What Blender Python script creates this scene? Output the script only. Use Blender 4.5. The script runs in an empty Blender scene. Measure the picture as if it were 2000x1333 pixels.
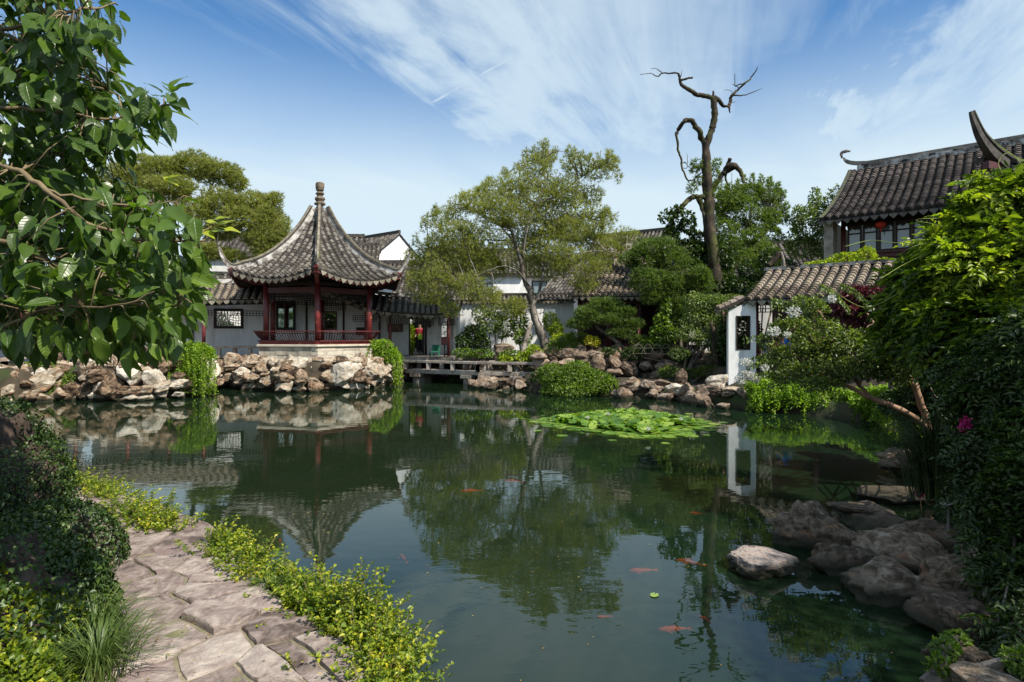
import bpy, bmesh, math, random
import numpy as np
from mathutils import Vector, Matrix, noise
random.seed(5)
rng = np.random.default_rng(11)
SC = bpy.context.scene
COL = SC.collection
F, HOR, H = 1150.0, 655.0, 2.2          # focal length in photo pixels, horizon row, eye height over the water

# ---------------------------------------------------------------- camera, sky, sun, exposure
cam = bpy.data.cameras.new('camera'); camo = bpy.data.objects.new('camera', cam); COL.objects.link(camo)
camo.location = (0, 0, H); camo.rotation_euler = (math.radians(90), 0, 0)
cam.sensor_width = 36; cam.lens = 36*F/2000; cam.shift_y = -(666.5-HOR)/2000
cam.clip_start = 0.05; cam.clip_end = 3000
SC.camera = camo
SUN_EL = math.radians(47); SUN_AZ = math.atan2(0.72, -0.58)   # measured from +Y towards +X
world = bpy.data.worlds.new('World'); SC.world = world; world.use_nodes = True
SC.view_settings.view_transform = 'Standard'; SC.view_settings.look = 'None'
SC.view_settings.gamma = 1; SC.view_settings.use_curve_mapping = False
SC.view_settings.exposure = 0.55
sl = bpy.data.lights.new('sun', 'SUN'); sl.energy = 5.0; sl.angle = math.radians(0.53); sl.color = (1, 0.93, 0.82)
so = bpy.data.objects.new('sun', sl); COL.objects.link(so)
sdir = Vector((math.sin(SUN_AZ)*math.cos(SUN_EL), math.cos(SUN_AZ)*math.cos(SUN_EL), math.sin(SUN_EL)))
so.rotation_euler = sdir.to_track_quat('Z', 'Y').to_euler(); so.location = sdir*60
try:
    SC.cycles.use_denoising = True
    SC.cycles.max_bounces = 8; SC.cycles.transparent_max_bounces = 12
    SC.cycles.caustics_reflective = False; SC.cycles.caustics_refractive = False
    SC.cycles.sample_clamp_indirect = 8
except Exception: pass

def build_world():
    nt = world.node_tree; nt.nodes.clear(); N = nt.nodes.new; L = nt.links.new
    def M(op, a, b=None, c=None, clamp=False):
        n = N('ShaderNodeMath'); n.operation = op; n.use_clamp = clamp
        for i, v in enumerate((a, b, c)):
            if v is None: continue
            if isinstance(v, (int, float)): n.inputs[i].default_value = v
            else: L(v, n.inputs[i])
        return n.outputs[0]
    def sm(v, a, b):
        n = N('ShaderNodeMapRange'); n.interpolation_type = 'SMOOTHSTEP'
        n.inputs['From Min'].default_value = a; n.inputs['From Max'].default_value = b
        L(v, n.inputs['Value']); return n.outputs['Result']
    sky = N('ShaderNodeTexSky'); sky.sky_type = 'NISHITA'; sky.sun_disc = False
    sky.sun_elevation = SUN_EL; sky.sun_rotation = SUN_AZ
    sky.air_density = 1.0; sky.dust_density = 0.6; sky.ozone_density = 2.2
    g = N('ShaderNodeTexCoord'); sep = N('ShaderNodeSeparateXYZ'); L(g.outputs['Generated'], sep.inputs[0])
    x, y, z = sep.outputs
    zc = M('MAXIMUM', z, 0.03)
    X = M('DIVIDE', x, zc); Y = M('DIVIDE', y, zc)
    th = math.radians(19.2); cs, sn = math.cos(th), math.sin(th)
    c = M('SUBTRACT', M('MULTIPLY', X, cs), M('MULTIPLY', Y, sn))
    s = M('ADD', M('MULTIPLY', X, sn), M('MULTIPLY', Y, cs))
    def nz(cx, sx, off, detail, dist, rough=0.55):
        cb = N('ShaderNodeCombineXYZ'); L(M('MULTIPLY', c, cx), cb.inputs[0]); L(M('MULTIPLY', s, sx), cb.inputs[1]); cb.inputs[2].default_value = off
        t = N('ShaderNodeTexNoise'); L(cb.outputs[0], t.inputs['Vector']); t.inputs['Scale'].default_value = 1
        t.inputs['Detail'].default_value = detail; t.inputs['Distortion'].default_value = dist; t.inputs['Roughness'].default_value = rough
        return t.outputs['Fac']
    n1 = nz(2.6, 0.75, 3.1, 8, 1.0, 0.62); n2 = nz(0.9, 0.5, 7.7, 5, 0.9); n3 = nz(9, 1.1, 1.3, 6, 0.7, 0.6)
    cw = M('ADD', c, M('ADD', M('MULTIPLY', M('SUBTRACT', n2, 0.5), 1.7), M('MULTIPLY', M('SUBTRACT', n1, 0.5), 0.9)))
    m1 = M('MULTIPLY', sm(cw, -1.5, -0.7), M('SUBTRACT', 1, sm(cw, -0.5, 0.45)))
    m2 = M('MULTIPLY', M('MULTIPLY', sm(cw, 0.45, 0.85), M('SUBTRACT', 1, sm(cw, 1.3, 1.9))), 0.8)
    mask = M('ADD', M('ADD', m1, m2), M('MULTIPLY_ADD', n2, 0.9, 0.26))
    st = M('ADD', M('MULTIPLY', n1, 0.72), M('MULTIPLY', n3, 0.28))
    wisp = M('MULTIPLY', sm(M('ADD', st, M('MULTIPLY', mask, 0.2)), 0.40, 0.94), M('MULTIPLY', sm(mask, 0.0, 1.45), 0.84))
    haze = M('SUBTRACT', 1, sm(z, 0.05, 0.50))
    haze2 = M('MULTIPLY', haze, 1.12)
    hz_n = M('MULTIPLY', M('MULTIPLY', n2, M('SUBTRACT', 1, sm(z, 0.12, 0.48))), 0.75)
    def trail(pa, pb, w, op, off):
        def pl(p): return Vector(((p[0]-1000)/(655-p[1]), 1150/(655-p[1])))
        A, B = pl(pa), pl(pb); d = (B-A); ln = d.length; d /= ln
        dx = M('SUBTRACT', X, A.x); dy = M('SUBTRACT', Y, A.y)
        al = M('ADD', M('MULTIPLY', dx, d.x), M('MULTIPLY', dy, d.y))
        cr = M('ABSOLUTE', M('SUBTRACT', M('MULTIPLY', dx, d.y), M('MULTIPLY', dy, d.x)))
        k = M('MULTIPLY', M('SUBTRACT', 1, sm(cr, w*0.2, w)), M('MULTIPLY', sm(al, -0.02, ln*0.12), M('SUBTRACT', 1, sm(al, ln*0.75, ln))))
        return M('MULTIPLY', M('MULTIPLY', k, M('ADD', M('MULTIPLY', n3, 0.9), 0.25)), op)
    t1 = trail((832, 208), (1100, 55), 0.017, 1.0, 0); t2 = trail((1045, 185), (1285, 5), 0.016, 0.55, 0)
    fac = M('MAXIMUM', M('MAXIMUM', wisp, M('ADD', haze2, hz_n)), M('ADD', t1, t2), clamp=True)
    fac = M('MULTIPLY', fac, 0.93, clamp=True)
    gain = N('ShaderNodeVectorMath'); gain.operation = 'MULTIPLY'; L(sky.outputs[0], gain.inputs[0]); gain.inputs[1].default_value = (0.43, 0.93, 1.26)
    mx = N('ShaderNodeMix'); mx.data_type = 'RGBA'; L(fac, mx.inputs['Factor']); L(gain.outputs[0], mx.inputs[6])
    mx.inputs[7].default_value = (5.8, 6.9, 7.5, 1)
    bg = N('ShaderNodeBackground'); bg.inputs['Strength'].default_value = 0.088; L(mx.outputs[2], bg.inputs['Color'])
    out = N('ShaderNodeOutputWorld'); L(bg.outputs[0], out.inputs[0])
build_world()

# ---------------------------------------------------------------- helpers
def P(px, py, D): return Vector(((px-1000)*D/F, D, H-(py-HOR)*D/F))
def G(px, py, z):
    D = (H-z)*F/(py-HOR); return Vector(((px-1000)*D/F, D, z))

def wloc(o):
    v = Vector((0, 0, 0))
    while o is not None: v += o.location; o = o.parent
    return v
def tag(o, label=None, cat=None, group=None, kind=None):
    for k, v in (('label', label), ('category', cat), ('group', group), ('kind', kind)):
        if v: o[k] = v
    return o
def thing(name, label, cat, loc=(0, 0, 0), group=None):
    o = bpy.data.objects.new(name, None); COL.objects.link(o); o.location = loc; o.empty_display_size = 0.2
    return tag(o, label, cat, group)
def link(name, me, m, parent=None, loc=None, rot=None, scale=None, smooth=False, kind=None):
    if m is not None and not me.materials: me.materials.append(m)
    if smooth: me.polygons.foreach_set('use_smooth', np.ones(len(me.polygons), bool))
    o = bpy.data.objects.new(name, me); COL.objects.link(o)
    if parent is not None: o.parent = parent
    if loc is not None:
        o.location = Vector(loc) - (wloc(parent) if parent is not None else Vector((0, 0, 0)))
    if rot is not None: o.rotation_euler = rot
    if scale is not None: o.scale = scale
    if kind: o['kind'] = kind
    return o
def np_mesh(name, V, Fc, m, parent=None, smooth=False, kind=None, uv=None):
    """V (n,3); Fc (k,3|4) array of equal sized faces, world coordinates"""
    V = np.asarray(V, np.float32).reshape(-1, 3); Fc = np.asarray(Fc, np.int32)
    if parent is not None: V = V - np.array(wloc(parent), np.float32)
    me = bpy.data.meshes.new(name); k = Fc.shape[1]
    me.vertices.add(len(V)); me.vertices.foreach_set('co', V.ravel())
    me.loops.add(Fc.size); me.loops.foreach_set('vertex_index', Fc.ravel())
    me.polygons.add(len(Fc)); me.polygons.foreach_set('loop_start', np.arange(0, Fc.size, k, dtype=np.int32))
    me.polygons.foreach_set('loop_total', np.full(len(Fc), k, np.int32))
    if smooth: me.polygons.foreach_set('use_smooth', np.ones(len(Fc), bool))
    if uv is not None:
        u = me.uv_layers.new(name='UVMap'); u.data.foreach_set('uv', np.asarray(uv, np.float32)[Fc.ravel()].ravel())
    me.update(calc_edges=True)
    return link(name, me, m, parent, kind=kind)

class MB:
    def __init__(s): s.v = []; s.f = []
    def add(s, vs, fs):
        b = len(s.v); s.v += [tuple(v) for v in vs]; s.f += [tuple(i+b for i in f) for f in fs]; return s
    def hexa(s, c):   # 8 corners: bottom 4 ccw, top 4 ccw
        return s.add(c, [(3, 2, 1, 0), (4, 5, 6, 7), (0, 1, 5, 4), (1, 2, 6, 5), (2, 3, 7, 6), (3, 0, 4, 7)])
    def box(s, x0, x1, y0, y1, z0, z1):
        return s.hexa([(x0, y0, z0), (x1, y0, z0), (x1, y1, z0), (x0, y1, z0), (x0, y0, z1), (x1, y0, z1), (x1, y1, z1), (x0, y1, z1)])
    def beam(s, a, b, w, h, up=(0, 0, 1)):    # bar from a to b, centred
        a = Vector(a); b = Vector(b); d = (b-a).normalized(); sd = d.cross(Vector(up))
        if sd.length < 1e-4: sd = Vector((1, 0, 0))
        sd.normalize(); u = sd.cross(d).normalized(); c = []
        for (p, q) in ((-1, -1), (1, -1), (1, 1), (-1, 1)):
            pass
        lo = [a-sd*w/2-u*h/2, a+sd*w/2-u*h/2, b+sd*w/2-u*h/2, b-sd*w/2-u*h/2]
        return s.hexa(lo+[p+u*h for p in lo])
    def tube(s, pts, rad, n=8, cap=True):
        pts = [Vector(p) for p in pts]; m = len(pts)
        if isinstance(rad, (int, float)): rad = [rad]*m
        ref = Vector((0.31, 0.2, 0.93)); rings = []
        b = len(s.v)
        for i, p in enumerate(pts):
            t = (pts[min(i+1, m-1)]-pts[max(i-1, 0)]).normalized()
            a = t.cross(ref)
            if a.length < 0.05: a = t.cross(Vector((1, 0, 0)))
            a.normalize(); c = t.cross(a)
            for k in range(n):
                an = 2*math.pi*k/n; s.v.append(tuple(p+(a*math.cos(an)+c*math.sin(an))*rad[i]))
        for i in range(m-1):
            for k in range(n):
                k2 = (k+1) % n; s.f.append((b+i*n+k, b+i*n+k2, b+(i+1)*n+k2, b+(i+1)*n+k))
        if cap:
            s.f.append(tuple(b+k for k in range(n))[::-1]); s.f.append(tuple(b+(m-1)*n+k for k in range(n)))
        return s
    def lathe(s, c, prof, n=16, sq=0):       # prof [(r,z)]
        b = len(s.v)
        for r, z in prof:
            for k in range(n):
                a = 2*math.pi*(k+0.5*sq)/n; s.v.append((c[0]+r*math.cos(a), c[1]+r*math.sin(a), c[2]+z))
        for i in range(len(prof)-1):
            for k in range(n):
                k2 = (k+1) % n; s.f.append((b+i*n+k, b+i*n+k2, b+(i+1)*n+k2, b+(i+1)*n+k))
        s.f.append(tuple(b+k for k in range(n))[::-1]); s.f.append(tuple(b+(len(prof)-1)*n+k for k in range(n)))
        return s
    def prism(s, poly, z0, z1):
        n = len(poly)
        return s.add([(p[0], p[1], z0) for p in poly]+[(p[0], p[1], z1) for p in poly],
                     [tuple(range(n))[::-1], tuple(range(n, 2*n))]+[(i, (i+1) % n, n+(i+1) % n, n+i) for i in range(n)])
    def build(s, name, m, parent=None, smooth=False, kind=None, bevel=0, local=False):
        me = bpy.data.meshes.new(name)
        off = wloc(parent) if (parent is not None and not local) else Vector((0, 0, 0))
        me.from_pydata([tuple(Vector(v)-off) for v in s.v], [], s.f); me.update()
        if bevel:
            bm = bmesh.new(); bm.from_mesh(me)
            bmesh.ops.bevel(bm, geom=bm.edges[:], offset=bevel, segments=1, affect='EDGES', clamp_overlap=True)
            bm.to_mesh(me); bm.free()
        return link(name, me, m, parent, smooth=smooth, kind=kind)

# ---------------------------------------------------------------- materials
def nodes(name):
    m = bpy.data.materials.new(name); m.use_nodes = True; nt = m.node_tree; nt.nodes.clear()
    out = nt.nodes.new('ShaderNodeOutputMaterial'); return m, nt, nt.nodes.new, nt.links.new, out
def ramp(N, cols, interp='LINEAR'):
    r = N('ShaderNodeValToRGB'); el = r.color_ramp.elements; r.color_ramp.interpolation = interp
    for i, (p, c) in enumerate(cols):
        e = el[i] if i < 2 else el.new(p)
        e.position = p; e.color = (*c, 1)
    return r
def surf(name, cols, scale=3.0, rough=0.8, bump=0.3, bscale=None, rand=0.0, randsrc='object', detail=8, spec=0.3, stretch=(1, 1, 1), cols2=None, scale2=0.7, f2=(0.5, 0.65), bdist=0.02, metallic=0, moss=None, voro=0, dist=0.0, wet=False):
    m, nt, N, L, out = nodes(name)
    tc = N('ShaderNodeTexCoord'); mp = N('ShaderNodeMapping'); mp.inputs['Scale'].default_value = stretch
    vec = tc.outputs['Object']
    if randsrc == 'object':
        oi = N('ShaderNodeObjectInfo'); rv = oi.outputs['Random']
        ad = N('ShaderNodeVectorMath'); ad.operation = 'ADD'; L(vec, ad.inputs[0])
        mu = N('ShaderNodeVectorMath'); mu.operation = 'SCALE'; mu.inputs[0].default_value = (17, 31, 23); L(rv, mu.inputs['Scale']); L(mu.outputs[0], ad.inputs[1]); vec = ad.outputs[0]
    else:
        ge = N('ShaderNodeNewGeometry'); rv = ge.outputs['Random Per Island']
    L(vec, mp.inputs[0])
    t = N('ShaderNodeTexNoise'); L(mp.outputs[0], t.inputs['Vector']); t.inputs['Scale'].default_value = scale; t.inputs['Detail'].default_value = detail; t.inputs['Roughness'].default_value = 0.6; t.inputs['Distortion'].default_value = dist
    fac = t.outputs['Fac']
    if rand:
        a = N('ShaderNodeMath'); a.operation = 'MULTIPLY_ADD'; L(rv, a.inputs[0]); a.inputs[1].default_value = rand; a.inputs[2].default_value = -rand/2
        b = N('ShaderNodeMath'); b.operation = 'ADD'; b.use_clamp = True; L(a.outputs[0], b.inputs[0]); L(fac, b.inputs[1]); fac = b.outputs[0]
    r = ramp(N, cols); L(fac, r.inputs[0]); col = r.outputs[0]
    if cols2:
        t2 = N('ShaderNodeTexNoise'); L(mp.outputs[0], t2.inputs['Vector']); t2.inputs['Scale'].default_value = scale2; t2.inputs['Detail'].default_value = 6; t2.inputs['Roughness'].default_value = 0.65
        mr = N('ShaderNodeMapRange'); mr.inputs['From Min'].default_value = f2[0]; mr.inputs['From Max'].default_value = f2[1]; L(t2.outputs['Fac'], mr.inputs['Value'])
        mx = N('ShaderNodeMix'); mx.data_type = 'RGBA'; L(mr.outputs[0], mx.inputs['Factor']); L(col, mx.inputs[6]); mx.inputs[7].default_value = (*cols2, 1); col = mx.outputs[2]
    if moss:      # growth on upward faces
        ge2 = N('ShaderNodeNewGeometry'); sp = N('ShaderNodeSeparateXYZ'); L(ge2.outputs['Normal'], sp.inputs[0])
        t3 = N('ShaderNodeTexNoise'); L(mp.outputs[0], t3.inputs['Vector']); t3.inputs['Scale'].default_value = scale*1.7
        mu3 = N('ShaderNodeMath'); mu3.operation = 'MULTIPLY'; L(sp.outputs[2], mu3.inputs[0]); L(t3.outputs['Fac'], mu3.inputs[1])
        mr = N('ShaderNodeMapRange'); mr.inputs['From Min'].default_value = 0.38; mr.inputs['From Max'].default_value = 0.6; L(mu3.outputs[0], mr.inputs['Value'])
        mx = N('ShaderNodeMix'); mx.data_type = 'RGBA'; L(mr.outputs[0], mx.inputs['Factor']); L(col, mx.inputs[6]); mx.inputs[7].default_value = (*moss, 1); col = mx.outputs[2]
    if wet:       # algae stained band just above the pond level
        ge3 = N('ShaderNodeNewGeometry'); sp3 = N('ShaderNodeSeparateXYZ'); L(ge3.outputs['Position'], sp3.inputs[0])
        ad3 = N('ShaderNodeMath'); ad3.operation = 'MULTIPLY_ADD'; L(t.outputs['Fac'], ad3.inputs[0]); ad3.inputs[1].default_value = -0.22; L(sp3.outputs[2], ad3.inputs[2])
        mr3 = N('ShaderNodeMapRange'); mr3.inputs['From Min'].default_value = 0.03; mr3.inputs['From Max'].default_value = -0.04; L(ad3.outputs[0], mr3.inputs['Value'])
        mx3 = N('ShaderNodeMix'); mx3.data_type = 'RGBA'; L(mr3.outputs[0], mx3.inputs['Factor']); L(col, mx3.inputs[6]); mx3.inputs[7].default_value = (0.028, 0.027, 0.014, 1); col = mx3.outputs[2]
    bs = N('ShaderNodeBsdfPrincipled'); L(col, bs.inputs['Base Color']); bs.inputs['Roughness'].default_value = rough
    bs.inputs['Specular IOR Level'].default_value = spec; bs.inputs['Metallic'].default_value = metallic
    if bump:
        bt = N('ShaderNodeTexNoise'); L(mp.outputs[0], bt.inputs['Vector']); bt.inputs['Scale'].default_value = bscale or scale*3; bt.inputs['Detail'].default_value = 8; bt.inputs['Roughness'].default_value = 0.65
        h = bt.outputs['Fac']
        if voro:
            vo = N('ShaderNodeTexVoronoi'); vo.feature = 'DISTANCE_TO_EDGE'; L(mp.outputs[0], vo.inputs['Vector']); vo.inputs['Scale'].default_value = voro
            mr = N('ShaderNodeMapRange'); mr.inputs['From Max'].default_value = 0.12; L(vo.outputs['Distance'], mr.inputs['Value'])
            ad2 = N('ShaderNodeMath'); ad2.operation = 'MULTIPLY_ADD'; L(mr.outputs[0], ad2.inputs[0]); ad2.inputs[1].default_value = 0.5; L(h, ad2.inputs[2]); h = ad2.outputs[0]
        bn = N('ShaderNodeBump'); bn.inputs['Strength'].default_value = bump; bn.inputs['Distance'].default_value = bdist; L(h, bn.inputs['Height']); L(bn.outputs[0], bs.inputs['Normal'])
    L(bs.outputs[0], out.inputs[0]); return m
def leafmat(name, cols, trans=0.35, rough=0.45, big=False, spec=0.4, clump=2.0, veins=False, randsrc='island', tboost=(1.5, 1.7, 0.6)):
    m, nt, N, L, out = nodes(name)
    if randsrc == 'object': rv = N('ShaderNodeObjectInfo').outputs['Random']
    else: rv = N('ShaderNodeNewGeometry').outputs['Random Per Island']
    tc = N('ShaderNodeTexCoord'); t = N('ShaderNodeTexNoise'); L(tc.outputs['Object'], t.inputs['Vector']); t.inputs['Scale'].default_value = clump; t.inputs['Detail'].default_value = 3
    a = N('ShaderNodeMath'); a.operation = 'MULTIPLY_ADD'; L(rv, a.inputs[0]); a.inputs[1].default_value = 0.62
    b = N('ShaderNodeMath'); b.operation = 'MULTIPLY_ADD'; L(t.outputs['Fac'], b.inputs[0]); b.inputs[1].default_value = 0.9; b.inputs[2].default_value = -0.28
    L(b.outputs[0], a.inputs[2])
    r = ramp(N, cols); L(a.outputs[0], r.inputs[0]); col = r.outputs[0]
    bs = N('ShaderNodeBsdfPrincipled'); bs.inputs['Roughness'].default_value = rough; bs.inputs['Specular IOR Level'].default_value = spec
    if veins:
        uv = N('ShaderNodeUVMap'); sp = N('ShaderNodeSeparateXYZ'); L(uv.outputs[0], sp.inputs[0])
        # side veins: stripes slanting from the midrib; midrib at v=0
        ab = N('ShaderNodeMath'); ab.operation = 'ABSOLUTE'; L(sp.outputs[1], ab.inputs[0])
        q = N('ShaderNodeMath'); q.operation = 'MULTIPLY_ADD'; L(ab.outputs[0], q.inputs[0]); q.inputs[1].default_value = -0.35; L(sp.outputs[0], q.inputs[2])
        q2 = N('ShaderNodeMath'); q2.operation = 'MULTIPLY'; L(q.outputs[0], q2.inputs[0]); q2.inputs[1].default_value = 50
        sn = N('ShaderNodeMath'); sn.operation = 'SINE'; L(q2.outputs[0], sn.inputs[0])
        mr = N('ShaderNodeMapRange'); mr.inputs['From Min'].default_value = 0.80; mr.inputs['From Max'].default_value = 1.0; L(sn.outputs[0], mr.inputs['Value'])
        mid = N('ShaderNodeMapRange'); mid.inputs['From Min'].default_value = 0.035; mid.inputs['From Max'].default_value = 0.0; L(ab.outputs[0], mid.inputs['Value'])
        mxx = N('ShaderNodeMath'); mxx.operation = 'MAXIMUM'; L(mr.outputs[0], mxx.inputs[0]); L(mid.outputs[0], mxx.inputs[1])
        sc = N('ShaderNodeMath'); sc.operation = 'MULTIPLY'; L(mxx.outputs[0], sc.inputs[0]); sc.inputs[1].default_value = 0.28
        mx = N('ShaderNodeMix'); mx.data_type = 'RGBA'; L(sc.outputs[0], mx.inputs['Factor']); L(col, mx.inputs[6]); mx.inputs[7].default_value = (0.16, 0.22, 0.06, 1); col = mx.outputs[2]
        bn = N('ShaderNodeBump'); bn.inputs['Strength'].default_value = 0.5; bn.inputs['Distance'].default_value = 0.003; bn.invert = True; L(mxx.outputs[0], bn.inputs['Height']); L(bn.outputs[0], bs.inputs['Normal'])
    L(col, bs.inputs['Base Color'])
    g = N('ShaderNodeVectorMath'); g.operation = 'MULTIPLY'; L(col, g.inputs[0]); g.inputs[1].default_value = tboost
    tr = N('ShaderNodeBsdfTranslucent'); L(g.outputs[0], tr.inputs['Color'])
    mix = N('ShaderNodeMixShader'); mix.inputs[0].default_value = trans; L(bs.outputs[0], mix.inputs[1]); L(tr.outputs[0], mix.inputs[2]); L(mix.outputs[0], out.inputs[0])
    return m

M_tile = surf('roof_tile', [(0.25, (0.028, 0.024, 0.022)), (0.5, (0.085, 0.074, 0.066)), (0.75, (0.19, 0.172, 0.15))], 9, 0.85, 0.5, 30, rand=0.5, randsrc='island', moss=(0.13, 0.115, 0.07))
M_tile_warm = surf('weathered_roof_tile', [(0.25, (0.055, 0.042, 0.035)), (0.5, (0.15, 0.115, 0.095)), (0.75, (0.30, 0.25, 0.20))], 8, 0.9, 0.5, 30, rand=0.5, randsrc='island', moss=(0.15, 0.13, 0.06))
M_tile_dark = surf('dark_roof_tile', [(0.25, (0.015, 0.012, 0.013)), (0.5, (0.045, 0.036, 0.034)), (0.78, (0.12, 0.10, 0.088))], 9, 0.8, 0.5, 30, rand=0.5, randsrc='island')
M_pan = surf('roof_deck', [(0.3, (0.016, 0.013, 0.012)), (0.7, (0.055, 0.046, 0.04))], 12, 0.9, 0.6, 40)
M_dripd = surf('dark_drip_tile', [(0.3, (0.07, 0.06, 0.055)), (0.7, (0.18, 0.165, 0.14))], 12, 0.85, 0.3, 40, rand=0.5)
M_drip = surf('drip_tile', [(0.3, (0.11, 0.095, 0.07)), (0.7, (0.30, 0.27, 0.21))], 12, 0.85, 0.3, 40, rand=0.5, moss=(0.26, 0.22, 0.08))
M_ridge = surf('ridge_plaster', [(0.3, (0.06, 0.05, 0.045)), (0.45, (0.22, 0.20, 0.18)), (0.58, (0.5, 0.48, 0.45)), (0.75, (0.68, 0.66, 0.62))], 3.2, 0.9, 0.4, 20, cols2=(0.035, 0.03, 0.028), scale2=2.6, f2=(0.54, 0.62))
M_ridge_dark = surf('dark_ridge', [(0.3, (0.02, 0.018, 0.017)), (0.7, (0.10, 0.09, 0.08))], 5, 0.9, 0.5, 20, moss=(0.10, 0.13, 0.02))
M_ridge_line = surf('lichen_ridge_cap', [(0.3, (0.10, 0.085, 0.065)), (0.7, (0.30, 0.265, 0.20))], 7, 0.9, 0.4, 25)
M_wall = surf('limewash_wall', [(0.25, (0.62, 0.62, 0.61)), (0.6, (0.80, 0.80, 0.79))], 1.3, 0.9, 0.08, 25, cols2=(0.40, 0.40, 0.38), scale2=1.6, f2=(0.52, 0.78), stretch=(1, 1, 0.22))
M_wallold = surf('stained_limewash', [(0.25, (0.42, 0.42, 0.40)), (0.6, (0.72, 0.71, 0.68))], 1.6, 0.9, 0.1, 25, cols2=(0.2, 0.19, 0.17), scale2=1.4, f2=(0.55, 0.75), stretch=(1, 1, 0.4))
M_red = surf('red_lacquer', [(0.3, (0.08, 0.010, 0.011)), (0.7, (0.18, 0.024, 0.022))], 4, 0.42, 0.1, 30, spec=0.5, cols2=(0.33, 0.16, 0.07), scale2=2.2, f2=(0.62, 0.68))
M_redwood = surf('dark_red_wood', [(0.3, (0.045, 0.010, 0.010)), (0.7, (0.11, 0.022, 0.020))], 5, 0.5, 0.15, 30, spec=0.4)
M_dark = surf('dark_timber', [(0.3, (0.014, 0.009, 0.008)), (0.7, (0.04, 0.025, 0.02))], 6, 0.6, 0.2, 30)
M_block = surf('pale_stone_block', [(0.2, (0.20, 0.17, 0.14)), (0.5, (0.44, 0.39, 0.31)), (0.8, (0.56, 0.51, 0.41))], 3, 0.85, 0.35, 30, rand=0.35)
M_slab = surf('grey_stone_slab', [(0.3, (0.12, 0.10, 0.085)), (0.5, (0.27, 0.235, 0.20)), (0.75, (0.42, 0.38, 0.33))], 3.5, 0.85, 0.5, 20, rand=0.25)
M_rail = surf('stone_rail', [(0.3, (0.25, 0.17, 0.12)), (0.6, (0.46, 0.37, 0.29)), (0.8, (0.55, 0.48, 0.4))], 3.5, 0.85, 0.4, 20, rand=0.2)
M_rock = surf('yellow_lake_rock', [(0.28, (0.04, 0.026, 0.017)), (0.43, (0.24, 0.16, 0.10)), (0.56, (0.38, 0.32, 0.24)), (0.72, (0.58, 0.52, 0.43))], 2.3, 0.85, 0.85, 7, rand=0.42, bdist=0.07, cols2=(0.36, 0.21, 0.11), scale2=1.5, f2=(0.58, 0.68), dist=0.6, wet=True)
M_rockgrey = surf('grey_lake_rock', [(0.28, (0.03, 0.021, 0.015)), (0.5, (0.16, 0.115, 0.08)), (0.72, (0.38, 0.30, 0.23))], 2.6, 0.85, 0.85, 8, rand=0.25, bdist=0.06, cols2=(0.20, 0.11, 0.06), scale2=1.7, f2=(0.55, 0.68), dist=0.6, wet=True)
M_rocknear = surf('near_rock', [(0.30, (0.025, 0.017, 0.011)), (0.46, (0.10, 0.072, 0.048)), (0.6, (0.21, 0.16, 0.115)), (0.75, (0.40, 0.33, 0.255))], 5.5, 0.85, 0.9, 16, rand=0.15, bdist=0.02, cols2=(0.22, 0.12, 0.07), scale2=3, f2=(0.58, 0.68), dist=0.8, wet=True)  # tones lowered so the colour itself carries the shade on these rocks
M_stepstone = surf('pale_pink_rock', [(0.30, (0.13, 0.09, 0.075)), (0.46, (0.33, 0.26, 0.22)), (0.62, (0.50, 0.42, 0.37))], 7, 0.85, 1.0, 18, bdist=0.02, dist=1.2, wet=True)
M_ivyrock = surf('shade_toned_rock', [(0.3, (0.02, 0.014, 0.010)), (0.55, (0.08, 0.055, 0.042)), (0.75, (0.20, 0.145, 0.11))], 5, 0.9, 0.9, 16, rand=0.15, bdist=0.02)  # shade over the ivy mass is put into these dark tones
M_flag = surf('flagstone', [(0.28, (0.09, 0.066, 0.055)), (0.44, (0.22, 0.17, 0.147)), (0.58, (0.335, 0.272, 0.236)), (0.76, (0.45, 0.385, 0.325))], 6.5, 0.85, 1.0, 22, rand=0.22, bdist=0.022, cols2=(0.25, 0.18, 0.165), scale2=2.6, f2=(0.52, 0.66), dist=1.3)
M_mortar = surf('sandy_joint', [(0.3, (0.14, 0.115, 0.07)), (0.7, (0.34, 0.29, 0.20))], 16, 0.95, 0.8, 60, bdist=0.01, cols2=(0.09, 0.11, 0.035), scale2=4, f2=(0.5, 0.7))
M_ground = surf('garden_earth', [(0.3, (0.018, 0.015, 0.010)), (0.7, (0.075, 0.058, 0.038))], 2.2, 0.95, 0.7, 20, randsrc='island', bdist=0.03, cols2=(0.03, 0.045, 0.012), scale2=0.8, f2=(0.5, 0.62), wet=True)
M_bark = surf('grey_bark', [(0.3, (0.06, 0.05, 0.04)), (0.7, (0.24, 0.20, 0.17))], 5, 0.9, 0.8, 20, stretch=(1, 1, 0.3), bdist=0.02, randsrc='island')
M_palebark = surf('pale_bark', [(0.38, (0.055, 0.045, 0.035)), (0.65, (0.31, 0.27, 0.23))], 4, 0.85, 0.6, 18, stretch=(1, 1, 0.4), bdist=0.02, randsrc='island')
M_redbark = surf('red_brown_bark', [(0.3, (0.10, 0.05, 0.03)), (0.7, (0.36, 0.22, 0.14))], 4, 0.7, 0.4, 18, stretch=(1, 1, 0.3), bdist=0.01, randsrc='island')
M_dead = surf('mossy_dead_bark', [(0.35, (0.014, 0.011, 0.008)), (0.6, (0.055, 0.04, 0.028)), (0.8, (0.17, 0.11, 0.07))], 4, 0.9, 0.9, 14, stretch=(1, 1, 0.4), bdist=0.04, randsrc='island', cols2=(0.075, 0.085, 0.02), scale2=1.1, f2=(0.5, 0.62))
M_twig = surf('olive_twig', [(0.3, (0.09, 0.065, 0.035)), (0.7, (0.24, 0.185, 0.10))], 6, 0.7, 0.2, 30, randsrc='island')
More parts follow.
